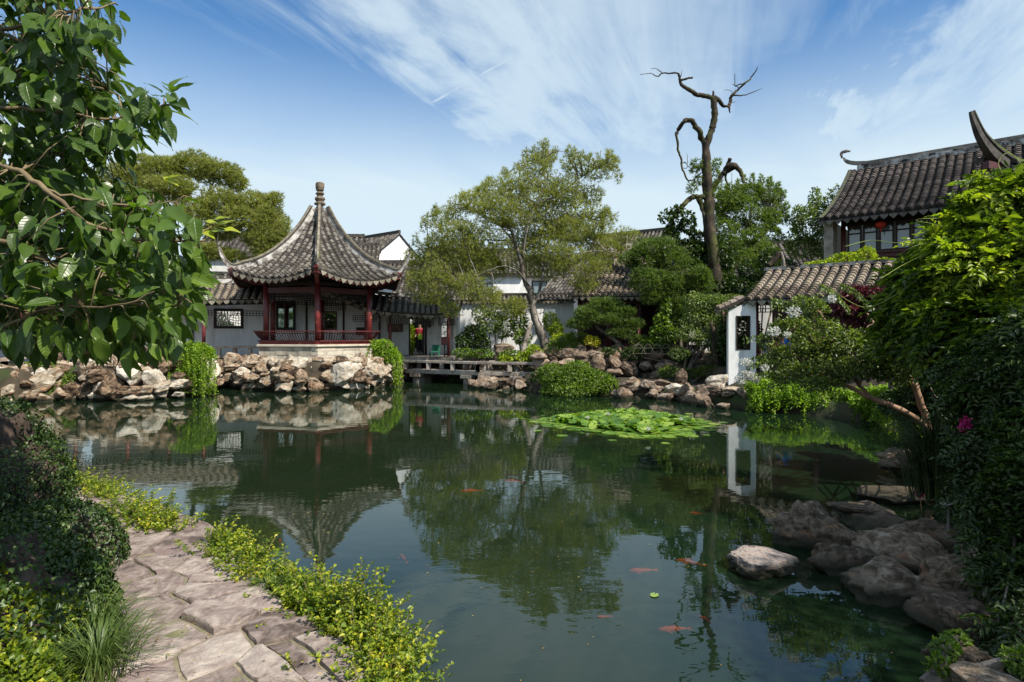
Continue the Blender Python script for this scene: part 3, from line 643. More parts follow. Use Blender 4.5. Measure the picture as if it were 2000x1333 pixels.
def s_at(px, p0, p1):      # where the sight line of photo column px meets the wall line
    k = (px-1000)/F; dx, dy = p1[0]-p0[0], p1[1]-p0[1]; t = (k*p0[1]-p0[0])/(dx-k*dy); L_ = math.hypot(dx, dy); return t*L_, p0[1]+dy*t
def zat(py, D): return H-(py-HOR)*D/F
def lattice(name, parent, m, p0, p1, z0, z1, nx, nz, bar=0.03, dep=0.03, crack=False, kind='stuff'):
    mb = MB(); p0 = Vector((*p0, 0)); p1 = Vector((*p1, 0)); q = lambda s, z: p0.lerp(p1, s)+Vector((0, 0, z)); n = (p1-p0).cross(Vector((0, 0, 1))).normalized()
    for a, b in ((q(0, z0), q(1, z0)), (q(0, z1), q(1, z1)), (q(0, z0), q(0, z1)), (q(1, z0), q(1, z1))): mb.beam(a, b, dep, bar, n)
    if crack:
        rs = random.Random(nx*7+nz); 
        G_ = [[(min(1, max(0, (i+(rs.uniform(-0.38, 0.38) if 0 < i < nx else 0))/nx)), z0+(z1-z0)*min(1, max(0, (j+(rs.uniform(-0.38, 0.38) if 0 < j < nz else 0))/nz))) for j in range(nz+1)] for i in range(nx+1)]
        for i in range(nx+1):
            for j in range(nz+1):
                if i < nx and 0 < j < nz: mb.beam(q(*G_[i][j]), q(*G_[i+1][j]), dep, bar, n)
                if j < nz and 0 < i < nx: mb.beam(q(*G_[i][j]), q(*G_[i][j+1]), dep, bar, n)
    else:
        for i in range(1, nx): mb.beam(q(i/nx, z0), q(i/nx, z1), dep, bar*0.8, n)
        for j in range(1, nz): mb.beam(q(0, z0+(z1-z0)*j/nz), q(1, z0+(z1-z0)*j/nz), dep*0.9, bar*0.8, n)
    return mb.build(name, m, parent, kind=kind)

# ---------------------------------------------------------------- the hexagonal pavilion
PC = Vector((-8.97, 27.5, 0))
def build_pavilion():
    t = thing('hexagonal_pavilion', 'hexagonal pavilion with swept tiled roof and red columns above the rock bank', 'pavilion', (PC.x, PC.y, 1.1))
    A0 = 286.0        # one corner points at the path on the near side
    hexp = lambda R, z, k: PC+Vector((R*math.cos(math.radians(A0+60*k)), R*math.sin(math.radians(A0+60*k)), z))
    # stone base: solid core, then the blocks of each face, cap and footing
    MB().prism([(hexp(2.72, 0, k).x, hexp(2.72, 0, k).y) for k in range(6)], 0.6, 1.70).build('base_core', M_slab, t)
    MB().prism([(hexp(2.95, 0, k).x, hexp(2.95, 0, k).y) for k in range(6)], 1.705, 1.80).build('base_cap', M_block, t, bevel=0.015)
    MB().prism([(hexp(2.98, 0, k).x, hexp(2.98, 0, k).y) for k in range(6)], 0.95, 1.17).build('base_footing', M_block, t, bevel=0.02)
    for k in range(6):
        A, B = hexp(2.84, 0, k), hexp(2.84, 0, k+1); d = (B-A); L_ = d.length; d /= L_; n = Vector((d.y, -d.x, 0))
        for c in range(3):
            z0 = 1.172+c*0.178; s = 0.0; rs = random.Random(k*9+c)
            while s < L_-0.05:
                w = min(rs.uniform(0.38, 0.85), L_-s)
                if L_-s-w < 0.2: w = L_-s
                pr = rs.uniform(0, 0.018); p, q = A+d*(s+0.006), A+d*(s+w-0.006); o = n*pr; i_ = -n*0.13
                MB().hexa([Vector((v.x, v.y, z0)) for v in (p+o, q+o, q+i_, p+i_)]+[Vector((v.x, v.y, z0+0.17)) for v in (p+o, q+o, q+i_, p+i_)]).build('stone_block', M_block, t)
                s += w
    for k in range(6):
        c = hexp(2.52, 0, k); MB().tube([(c.x, c.y, 1.80), (c.x, c.y, 3.1), (c.x, c.y, 4.42)], 0.125, 12).build('column', M_red, t, smooth=True)
        MB().lathe((c.x, c.y, 1.8), [(0.2, 0), (0.2, 0.05), (0.15, 0.09)], 12).build('column_base', M_block, t)
        B = hexp(2.52, 0, k+1)
        MB().beam(Vector((c.x, c.y, 4.15)), Vector((B.x, B.y, 4.15)), 0.1, 0.22).build('tie_beam', M_redwood, t)
        MB().beam(Vector((c.x, c.y, 4.42)), Vector((B.x, B.y, 4.42)), 0.12, 0.14).build('ring_beam', M_dark, t)
        lattice('hanging_lattice', t, M_dark, (lerp(c.x, B.x, .06), lerp(c.y, B.y, .06)), (lerp(c.x, B.x, .94), lerp(c.y, B.y, .94)), 3.72, 4.02, 14, 3, 0.03, 0.03)
    # leaning seat rail on four sides
    for k in (-2, -1, 0, 1):
        a0, b0 = hexp(2.72, 1.98, k), hexp(2.72, 1.98, k+1); a1, b1 = hexp(3.06, 2.37, k), hexp(3.06, 2.37, k+1)
        MB().beam(a1, b1, 0.07, 0.05).build('top_rail', M_redwood, t)
        MB().beam(lerp(a0, a1, 0.72), lerp(b0, b1, 0.72), 0.035, 0.035).build('middle_rail', M_red, t)
        MB().beam(a0-Vector((0, 0, 0.03)), b0-Vector((0, 0, 0.03)), 0.34, 0.06).build('bench_board', M_redwood, t)
        MB().beam(hexp(2.8, 1.875, k), hexp(2.8, 1.875, k+1), 0.05, 0.14).build('skirt_board', M_red, t)
        mb = MB()
        for i in range(24):
            s = (i+0.5)/24; p, q = lerp(a0, b0, s), lerp(a1, b1, s); mid = lerp(p, q, 0.5)+(p-PC).normalized()*0.05; mid.z = (p.z+q.z)/2
            mb.beam(p, mid, 0.028, 0.02); mb.beam(mid, q, 0.028, 0.02)
        mb.build('balusters', M_redwood, t, kind='stuff')
    # roof
    HR = [0, 0.22, 0.94, 1.85, 2.7, 3.4, 4.0]; HZ = [8.35, 7.9, 6.8, 5.85, 5.28, 5.02, 4.93]
    zh = lambda r: float(np.interp(r, HR, HZ))
    def zh(r):
        return float(np.polyval(ZP, r))
    ZP = np.polyfit(HR+[4.35], HZ+[4.96], 5)
    Re = 4.0; A_ = Re*math.cos(math.radians(30)); hw = Re/2
    for k in range(6):
        an = math.radians(A0+30+60*k); o = Vector((math.cos(an), math.sin(an), 0)); s = Vector((-o.y, o.x, 0))
        def S(u, v, o=o, s=s):
            x = (2*u-1)*hw; a = v*A_; w = min(1, abs(x)*math.sqrt(3)/max(a, 1e-4)) if a > 0 else 1
            r = a/math.cos(math.radians(30)); z = zh(r)-0.42*(1-w*w)*v**3; bow = 0.1*v**3*w**4
            return PC+o*(a+bow)+s*x+Vector((0, 0, z))
        roof_slope(t, S, 13, M_tile, 0.2, 0.095, vst=lambda u: abs(2*u-1)*0.985+0.015, nu=26, nv=12, seg=5)
        # fascia under the eave
        e = [S(i/16, 0.985)-Vector((0, 0, 0.2)) for i in range(17)]
        sweep(MB(), e, 0.04, 0.12).build('eave_board', M_redwood, t)
        raf = MB()
        for i in range(15):
            u = (i+0.5)/15; p = S(u, 0.98)-Vector((0, 0, 0.14)); q = PC+o*2.1+s*((2*u-1)*1.2)+Vector((0, 0, 4.62)); raf.beam(p, q, 0.06, 0.06)
        raf.build('rafters', M_dark, t, kind='stuff')
    for k in range(6):
        an = math.radians(A0+60*k); o = Vector((math.cos(an), math.sin(an), 0))
        rr = [0.16+i*(3.95-0.16)/22 for i in range(23)]; pts = [PC+o*r+Vector((0, 0, zh(r))) for r in rr]
        pts += [PC+o*4.15+Vector((0, 0, 5.05)), PC+o*4.32+Vector((0, 0, 5.24)), PC+o*4.45+Vector((0, 0, 5.5)), PC+o*4.53+Vector((0, 0, 5.82))]
        tp = lambda f: 1.0 if f < 0.72 else 1.0-0.72*(f-0.72)/0.28
        sd = Vector((o.y, -o.x, 0))
        sweep(MB(), pts, 0.14, 0.3, 0.0, tp, sd).build('hip_ridge', M_ridge, t)
        sweep(MB(), pts, 0.21, 0.04, 0.27, tp, sd).build('ridge_band', M_ridge_dark, t)
        sweep(MB(), pts, 0.10, 0.07, 0.32, tp, sd).build('ridge_cap', M_ridge_line, t)
        MB().tube([pts[-1]+Vector((0, 0, 0.0)), pts[-1]+o*0.03+Vector((0, 0, 0.25)), pts[-1]+o*-0.03+Vector((0, 0, 0.5))], [0.03, 0.02, 0.01], 5).build('tip_rod', M_ridge_dark, t)
        q = [PC+o*r+Vector((0, 0, z)) for r, z in ((2.3, 4.35), (3.0, 4.42), (3.6, 4.58), (4.0, 4.78), (4.12, 4.95))]
        sweep(MB(), q, 0.16, 0.2, -0.02, None, sd).build('corner_beam', M_red, t)
    prof = [(r_*0.84, z_) for r_, z_ in [(0.30, 0), (0.33, 0.06), (0.2, 0.14), (0.24, 0.2), (0.30, 0.27), (0.27, 0.34), (0.15, 0.4), (0.17, 0.45), (0.25, 0.52), (0.20, 0.58), (0.13, 0.62), (0.22, 0.68), (0.25, 0.82), (0.25, 0.98), (0.2, 1.04), (0.0, 1.06)]]
    MB().lathe((PC.x, PC.y, 8.28), prof, 8).build('finial', surf('finial_stone', [(0.3, (0.06, 0.048, 0.035)), (0.7, (0.22, 0.17, 0.12))], 4, 0.8, 0.4, 20), t)
    # inside: round stone table is hidden; a framed mirror hangs at the back
build_pavilion()

# ---------------------------------------------------------------- covered corridors behind the pavilion
FLO = 1.17
def column(t, x, y, z0, z1, r=0.09, m=None, name='column'):
    MB().tube([(x, y, z0), (x, y, z1)], r, 10).build(name, m or M_red, t, smooth=True)
def window_frame(t, p0, p1, s0, s1, z0, z1, th, m=None, latt=None, lm=None, name='window_frame', w=0.07):
    d = (Vector((*p1, 0))-Vector((*p0, 0))).normalized(); n = Vector((-d.y, d.x, 0)); b = Vector((*p0, 0))
    q = lambda s, z, k=0: b+d*s+n*k+Vector((0, 0, z)); m = m or M_dark; mb = MB(); c = -0.02; e = th+0.02
    def bar(s_0, s_1, z_0, z_1): mb.hexa([q(s_0, z_0, c), q(s_1, z_0, c), q(s_1, z_0, e), q(s_0, z_0, e), q(s_0, z_1, c), q(s_1, z_1, c), q(s_1, z_1, e), q(s_0, z_1, e)])
    bar(s0-w, s1+w, z1, z1+w); bar(s0-w, s1+w, z0-w, z0); bar(s0-w, s0, z0, z1); bar(s1, s1+w, z0, z1)
    o = mb.build(name, m, t)
    if latt:
        k = th*0.5; A, B = q(s0, 0, k), q(s1, 0, k); lattice('lattice', o, lm or M_white, (A.x, A.y), (B.x, B.y), z0, z1, latt[0], latt[1], 0.025, 0.03, crack=True)
    return o
def build_corridors():
    # left arm
    t = thing('covered_corridor', 'long white walled corridor left of the pavilion with a latticed window and red posts', 'corridor', (-15, 27.5, FLO))
    p0, p1 = (-19.4, 27.2), (-11.3, 29.7)
    s0, D0 = s_at(423, p0, p1); s1, D1 = s_at(470, p0, p1)
    mb = wall_open(MB(), p0, p1, 0.9, 4.45, 0.2, [(s0, s1, zat(637, D0), zat(608, D0))]); mb.build('wall', M_wall, t)
    window_frame(t, p0, p1, s0, s1, zat(637, D0), zat(608, D0), 0.2, M_dark, (9, 5), M_white, w=0.13)
    wall_open(MB(), (-20.3, 15), (-20.1, 27.6), 0.6, 4.2, 0.2).build('side_wall', M_wall, t)
    S = slope((-19.2, 25.0, 3.55), (-11.1, 27.1, 3.86), (-19.6, 26.5, 4.5), (-11.5, 28.6, 4.7), 0.1)
    roof_slope(t, S, 27, M_tile_warm, 0.2, 0.1)
    S2 = slope((-18.3, 15, 3.2), (-18.1, 25.2, 3.5), (-19.6, 15, 4.1), (-19.5, 26, 4.4), 0.1); roof_slope(t, S2, 32, M_tile_warm, 0.2, 0.1, joined=True)
    sweep(MB(), [S(i/10, 0)+Vector((0, 0, 0.02)) for i in range(11)], 0.2, 0.2).build('ridge', M_ridge, t)
    MB().beam((-19.0, 25.35, 3.42), (-11.2, 27.4, 3.72), 0.12, 0.16).build('eave_beam', M_dark, t)
    # hanging fringe
    lattice('hanging_fringe', t, M_dark, (-19.0, 25.4), (-11.2, 27.45), 3.1, 3.32, 60, 2, 0.025, 0.03)
    lattice('side_fringe', t, M_dark, (-18.5, 15), (-18.4, 25.3), 2.95, 3.15, 60, 2, 0.025, 0.03)
    for px, m in ((398, M_red), (250, M_red), (330, M_redwood)):
        s, D = s_at(px, (-19.0, 25.4), (-11.2, 27.45)); column(t, (px-1000)*D/F, D, FLO, 3.5, 0.075, m)
    for y in (24.8, 22.0, 19.2, 16.4): column(t, -18.4, y, 0.9, 3.35, 0.075, M_redwood)
    for px in (378, 520, 300): 
        s, D = s_at(px, p0, p1); column(t, (px-1000)*D/F, D-0.09, FLO, 4.2, 0.05, M_dark, 'wall_post')
    MB().prism([(-19.4, 25.1), (-11.0, 27.2), (-11.4, 29.6), (-19.6, 27.1)], 0.9, FLO).build('floor', M_slab, t)
    MB().prism([(-20.1, 15), (-18.1, 15), (-18.0, 25.5), (-19.9, 27.0)], 0.7, 1.02).build('side_floor', M_slab, t)
    # low stone railing in front
    r = thing('stone_railing', 'low stone railing with square openings along the left corridor', 'railing', (-15, 25.2, FLO))
    pl = [(-18.15, 15, 0.9), (-18.1, 21, 0.9), (-18.0, 24.9, 1.14), (-11.25, 26.85, 1.19)]
    for (a, b, top) in ((pl[0], pl[1], (1.30, 1.33)), (pl[1], pl[2], (1.33, 1.63)), (pl[2], pl[3], (1.63, 1.67))):
        A = Vector((a[0], a[1], top[0])); B = Vector((b[0], b[1], top[1])); n = max(2, int((B-A).length/0.62))
        MB().beam(A, B, 0.22, 0.11).build('rail_beam', M_rail, r)
        MB().beam(A-Vector((0, 0, 0.42)), B-Vector((0, 0, 0.42)), 0.2, 0.1).build('plinth', M_rail, r)
        for i in range(n+1):
            c = A.lerp(B, i/n); MB().box(c.x-0.075, c.x+0.075, c.y-0.07, c.y+0.07, c.z-0.37, c.z-0.056).build('baluster', M_rail, r)
    # wall behind the pavilion and the right arm
    t = thing('covered_corridor', 'short corridor right of the pavilion with an open doorway and a stone tablet', 'corridor', (-5.5, 29.5, FLO))
    p0, p1 = (-11.28, 29.7), (-2.75, 31.0)
    def sz(px): return s_at(px, p0, p1)
    o1 = (sz(628)[0], sz(655)[0], zat(642, 30.4), zat(612, 30.4)); o2 = (sz(801)[0], sz(826)[0], FLO, zat(624, 30.8)); o3 = (sz(862)[0], sz(873)[0], zat(662, 31), zat(622, 31))
    wall_open(MB(), p0, p1, 0.9, (4.6, 3.75), 0.2, [o1, o2, o3]).build('wall', M_wallold, t)
    window_frame(t, p0, p1, *o1, 0.2, M_redwood, w=0.09); window_frame(t, p0, p1, *o2, 0.2, M_dark, name='door_frame', w=0.07)
    window_frame(t, p0, p1, *o3, 0.2, M_wallold, (2, 6), M_wallold, w=0.04)
    d = (Vector((*p1, 0))-Vector((*p0, 0))).normalized(); n = Vector((d.y, -d.x, 0))
    def panel(px0, px1, y0, y1, m, name, k=0.03, th=0.04):
        a, D = sz(px0); b, _ = sz(px1); A = Vector((*p0, 0))+d*a+n*k; B = Vector((*p0, 0))+d*b+n*k; z0, z1 = zat(y1, D), zat(y0, D)
        up = lambda p, z: Vector((p.x, p.y, z)); return MB().hexa([up(A+n*th, z0), up(B+n*th, z0), up(B, z0), up(A, z0), up(A+n*th, z1), up(B+n*th, z1), up(B, z1), up(A, z1)]).build(name, m, t)
    panel(757, 787, 634, 649, M_rockgrey, 'stone_tablet'); panel(696, 724, 640, 655, M_dark, 'wooden_plaque'); panel(835, 842, 628, 640, M_dark, 'notice_board')
    # mirror with its frame
    fr = panel(540, 578, 588, 645, M_dark, 'mirror_frame', 0.05, 0.06); a, D = sz(545); b, _ = sz(573); A = Vector((*p0, 0))+d*a+n*0.115; B = Vector((*p0, 0))+d*b+n*0.115
    up = lambda p, z: Vector((p.x, p.y, z)); MB().hexa([up(A+n*.01, zat(640, D)), up(B+n*.01, zat(640, D)), up(B, zat(640, D)), up(A, zat(640, D)), up(A+n*.01, zat(591, D)), up(B+n*.01, zat(591, D)), up(B, zat(591, D)), up(A, zat(591, D))]).build('mirror_glass', M_mirror, fr)
    for px in (520, 600, 672, 742, 832): 
        s, D = sz(px); column(t, (px-1000)*D/F, D-0.09, FLO, 3.9, 0.05, M_dark, 'wall_post')
    e = [(-9.4, 28.0, 4.3), (-8.6, 28.1, 4.18), (-6.8, 28.35, 3.46), (-5.2, 28.5, 3.26), (-3.9, 28.7, 3.19), (-2.75, 28.9, 3.24)]
    g = [(-9.6, 29.4, 5.0), (-8.8, 29.5, 4.85), (-7.0, 29.7, 4.28), (-5.4, 29.9, 4.12), (-4.1, 30.05, 4.08), (-3.1, 30.2, 4.05)]
    E = interp(e, 4); R_ = interp(g, 4)
    def S(u, v):
        i = u*(len(E)-1); k = min(int(i), len(E)-2); f = i-k; p = R_[k].lerp(R_[k+1], f).lerp(E[k].lerp(E[k+1], f), v); p.z -= 0.2*v*(1-v); return p
    roof_slope(t, S, 24, M_tile, 0.2, 0.1, nu=30)
    sweep(MB(), [S(i/16, 0)+Vector((0, 0, 0.02)) for i in range(17)], 0.2, 0.16).build('ridge', M_ridge, t)
    back = lambda u, v: S(u, 0).lerp(S(u, 0)+Vector((0.2, 1.3, -0.75)), v)
    roof_slope(t, back, 24, M_tile, 0.3, 0.1, joined=True, drip=False)
    tip = [(-3.4, 30.2, 4.12), (-2.95, 29.5, 3.62), (-2.72, 29.05, 3.4), (-2.55, 28.8, 3.5), (-2.4, 28.6, 3.85), (-2.25, 28.5, 4.15)]
    sweep(MB(), interp(tip, 5), 0.14, 0.2, 0, lambda f: 1-0.7*f).build('hip_ridge', M_ridge_dark, t)
    sweep(MB(), [S(i/16, 0.93)-Vector((0, 0, 0.24)) for i in range(17)], 0.1, 0.14).build('eave_beam', M_dark, t)
    for i in range(5):
        u0, u1 = (i+0.3)/5.6+0.08, (i+1.1)/5.6+0.08; a, b = S(min(u0, 1), 0.93), S(min(u1, 1), 0.93)
        lattice('hanging_fringe', t, M_dark, (a.x, a.y), (b.x, b.y), min(a.z, b.z)-0.55, min(a.z, b.z)-0.26, 12, 3, 0.02, 0.03)
    for px in (762, 876): 
        D = 28.8; column(t, (px-1000)*D/F, D, FLO, 3.4, 0.075, M_red if px == 762 else M_redwood)
    MB().prism([(-11.4, 27.0), (-2.4, 28.5), (-2.7, 31.0), (-11.4, 29.8)], 0.9, FLO).build('floor', M_slab, t)
    MB().box(-3.0, -2.75, 30.2, 31.2, 0.9, 3.8).build('end_wall', M_wall, t)
build_corridors()

# ---------------------------------------------------------------- generic house with one or two tiled slopes
def house(name, label, p, ang, L_, dep, z0, ze, zr, mt=None, mw=None, rows=20, joined=True, over=0.35, wins=(), group=None, drip=False, cat='house', back=True, ridge_m=None, r=0.1, steps=0.3):
    """front eave line starts at p and runs L_ along angle ang; the house stands behind it"""
    t = thing(name, label, cat, (p[0], p[1], z0), group); mw = mw or M_wall; mt = mt or M_tile
    d = Vector((math.cos(ang), math.sin(ang), 0)); n = Vector((-d.y, d.x, 0)); o = Vector((p[0], p[1], 0)); up = lambda v, z: Vector((v.x, v.y, z))
    A, B = o, o+d*L_; C_, D_ = B+n*dep, A+n*dep
    mb = MB(); mb.hexa([up(A, z0), up(B, z0), up(C_, z0), up(D_, z0), up(A, ze), up(B, ze), up(C_, ze), up(D_, ze)]); mb.build('wall', mw, t)
    for X, Y in ((A, D_), (B, C_)):
        dd = d*0.16*(1 if X is A else -1); m_ = (X+Y)/2
        MB().add([up(X, ze), up(Y, ze), up(m_, zr), up(X+dd, ze), up(Y+dd, ze), up(m_+dd, zr)], [(0, 1, 2), (5, 4, 3), (0, 3, 4, 1), (1, 4, 5, 2), (2, 5, 3, 0)]).build('gable', mw, t)
    ov = d*0.12; drop = (zr-ze)/(dep/2)*over
    S = slope(up(A-n*over-ov, ze-drop+0.06), up(B-n*over+ov, ze-drop+0.06), up((A+D_)/2-ov, zr+0.06), up((B+C_)/2+ov, zr+0.06), 0.08)
    roof_slope(t, S, rows, mt, steps, r, joined, drip=drip, nu=8, nv=6)
    if back:
        S2 = slope(up(C_+n*over+ov, ze-drop+0.06), up(D_+n*over-ov, ze-drop+0.06), up((B+C_)/2+ov, zr+0.06), up((A+D_)/2-ov, zr+0.06), 0.08)
        roof_slope(t, S2, rows, mt, steps*1.5, r, True, drip=False, nu=6, nv=4)
    rp = [up((A+D_)/2-d*0.1, zr+0.08), up((A+D_)/2+d*0.3, zr+0.06), up((B+C_)/2-d*0.3, zr+0.06), up((B+C_)/2+d*0.1, zr+0.08)]
    sweep(MB(), rp, 0.22, 0.28).build('ridge', ridge_m or M_ridge_dark, t)
    for (s0, s1, a, b) in wins:
        q = lambda s, z, k: up(o+d*s-n*k, z)
        f = MB(); w = 0.07
        for (u0, u1, v0, v1) in ((s0-w, s1+w, b, b+w), (s0-w, s1+w, a-w, a), (s0-w, s0, a, b), (s1, s1+w, a, b), ((s0+s1)/2-0.02, (s0+s1)/2+0.02, a, b)):
            f.hexa([q(u0, v0, 0.06), q(u1, v0, 0.06), q(u1, v0, 0.002), q(u0, v0, 0.002), q(u0, v1, 0.06), q(u1, v1, 0.06), q(u1, v1, 0.002), q(u0, v1, 0.002)])
        fo = f.build('window_frame', M_dark, t); MB().hexa([q(s0, a, 0.02), q(s1, a, 0.02), q(s1, a, 0.001), q(s0, a, 0.001), q(s0, b, 0.02), q(s1, b, 0.02), q(s1, b, 0.001), q(s0, b, 0.001)]).build('pane', M_glass, fo)
    return t
def coped_wall(label, p0, p1, z0, z1, ops=(), m=None, rows=20, name='garden_wall', over=0.32, hgt=0.3, lat=None):
    t = thing(name, label, 'wall', (p0[0], p0[1], z0)); wall_open(MB(), p0, p1, z0, z1, 0.28, ops).build('plaster', m or M_wall, t)
    a, b = Vector((*p0, z1)), Vector((*p1, z1)); d = (b-a).normalized(); n = Vector((-d.y, d.x, 0)); c = n*0.14; up = Vector((0, 0, hgt))
    for sg, A, B in ((-1, a, b), (1, b, a)):
        S = slope(A+c+n*sg*over, B+c+n*sg*over, A+c+up, B+c+up, 0.02); roof_slope(t, S, rows, M_tile, 0.18, 0.075, sg == 1, drip=(sg == -1), nu=2, nv=2, thick=0.05)
    sweep(MB(), [a+c+up, b+c+up], 0.16, 0.14).build('ridge', M_ridge_dark, t)
    for o in ops: window_frame(t, p0, p1, o[0], o[1], o[2], o[3], 0.28, m or M_wall, lat, M_wallold, w=0.05)
    return t
def build_background():
    coped_wall('stained white wall with tile coping rising behind the left corridor roof', (-20.5, 29.5), (-8.5, 32.5), 0.9, 5.1, (), M_wallold, rows=34)
    # sunlit wall in the middle with lattice window on its right
    p0, p1 = (-4.5, 33.0), (3.4, 32.4); s0, D = s_at(1043, p0, p1); s1, _ = s_at(1085, p0, p1)
    coped_wall('bright white garden wall behind the pines with a lattice window at its right', p0, p1, 0.9, 4.1, [(s0, s1, zat(640, D), zat(603, D))], rows=34, lat=(4, 4))
    house('corridor_annex', 'low tiled wing behind the right end of the corridor roof', (-6.9, 33.8), -0.05, 4.6, 3.0, 0.9, 4.3, 5.4, M_tile, M_wallold, rows=16, steps=0.2, cat='building')
    # distant houses
    house('gabled_house', 'white gabled house seen between the pavilion roof and the big pine', (-14.4, 50.2), math.radians(-38), 4.6, 4.4, 2, 8.9, 10.6, M_tile, M_wall, rows=16)
    house('long_house', 'blue white house wing with a small dark window right of the pavilion tip', (-11.6, 42), math.radians(-4), 5.4, 3.4, 1, 6.1, 7.4, M_tile, M_wall, rows=18, wins=((3.4, 3.9, 5.2, 5.75),))
    house('tiled_house', 'white house behind the left half of the big pine crown', (-6.2, 41), math.radians(3), 7.0, 5, 1, 6.6, 8.3, M_tile, M_wall, rows=24, wins=((1.2, 1.8, 5.0, 5.8), (4.2, 4.8, 5.0, 5.8)))
    house('gabled_house', 'white gable behind the pine trunk with a plain triangular end', (2.0, 37.6), math.radians(-52), 4.5, 3.6, 1, 5.0, 6.9, M_tile, M_wall, rows=14)
    house('tiled_house', 'far white house showing its dark roof and gable above the pine crown right side', (6.2, 52.5), math.radians(-34), 7.5, 5.5, 1, 8.9, 11.2, M_tile, M_wall, rows=22)
    house('low_house', 'white walled house with dark windows behind the middle of the big pine', (0.5, 43), math.radians(0), 6.5, 4, 1, 6.6, 8.0, M_tile, M_wallold, rows=22, wins=((1.0, 2.0, 5.2, 6.1), (3.4, 4.4, 5.2, 6.1)))
    house('long_hall', 'long dark tiled hall roof behind the round juniper', (10.2, 35.0), math.radians(-10), 12, 8.5, 0.9, 5.3, 8.0, M_tile, M_wallold, rows=40)
    house('tiled_house', 'grey roofed house glimpsed left of the pavilion roof under the far pines', (-25.5, 47), math.radians(4), 13, 5, 1, 8.6, 10.5, M_tile, M_wallold, rows=30)
    house('low_house', 'white house end seen just left of the pavilion hip among branches', (-14.8, 44.5), math.radians(8), 4.5, 4, 1, 7.8, 9.2, M_tile, M_wall, rows=14)
build_background()

# ---------------------------------------------------------------- open hall with red columns, middle right
def build_hall():
    t = thing('waterside_hall', 'open hall with dark red columns behind the small pine at the middle right', 'hall', (5, 29, 1.1))
    eL, eR = Vector((2.75, 27.6, 4.02)), Vector((8.6, 26.8, 3.95)); rL, rR = Vector((4.9, 31.6, 6.75)), Vector((10.4, 30.9, 6.75))
    S = slope(eL, eR, rL, rR, 0.3, 0.0); roof_slope(t, S, 21, M_tile_warm, 0.21, 0.11, nu=10, nv=8)
    SL = slope(Vector((4.2, 33, 4.1)), eL, rL, rL+Vector((0.01, 0, 0)), 0.3); roof_slope(t, SL, 14, M_tile_warm, 0.21, 0.11, joined=True, nu=10, nv=8, drip=False, vst=lambda u: 0.0)
    sweep(MB(), [rL, rR], 0.25, 0.35).build('ridge', M_ridge, t)
    d = (eR-eL).normalized(); n = Vector((-d.y, d.x, 0))
    a, b = eL+n*0.7+d*0.4, eR+n*0.7
    MB().beam(Vector((a.x, a.y, 3.85)), Vector((b.x, b.y, 3.8)), 0.14, 0.24).build('lintel', M_redwood, t)
    for i in range(5):
        c = a.lerp(b, i/4); column(t, c.x, c.y, 1.1, 3.9, 0.1, M_redwood)
    q0, q1 = a+n*2.6, b+n*2.6; wall_open(MB(), (q0.x, q0.y), (q1.x, q1.y), 1.0, 4.2, 0.15).build('back_wall', M_dark, t)
    for i in range(10):
        c0, c1 = q0.lerp(q1, (i+0.1)/10)-n*0.05, q0.lerp(q1, (i+0.9)/10)-n*0.05
        MB().hexa([Vector((v.x, v.y, z)) for z in (1.15, 2.0) for v in (c0-n*0.04, c1-n*0.04, c1, c0)]).build('door_panel', M_redwood, t)
        lattice('door_lattice', t, M_redwood, ((c0-n*0.05).x, (c0-n*0.05).y), ((c1-n*0.05).x, (c1-n*0.05).y), 2.05, 3.5, 3, 7, 0.03, 0.03)
    q2, q3 = a-n*0.02, b-n*0.02
    for i in range(4):
        c0, c1 = q2.lerp(q3, (i+0.05)/4), q2.lerp(q3, (i+0.95)/4)
        MB().hexa([Vector((v.x, v.y, z)) for z in (1.12, 1.75) for v in (c0, c1, c1+n*0.06, c0+n*0.06)]).build('front_panel', M_redwood, t)
    MB().prism([(v.x, v.y) for v in (a-n*0.3-d*0.3, b-n*0.3, b+n*3, a+n*3-d*0.3)], 0.8, 1.12).build('floor', M_slab, t)
build_hall()

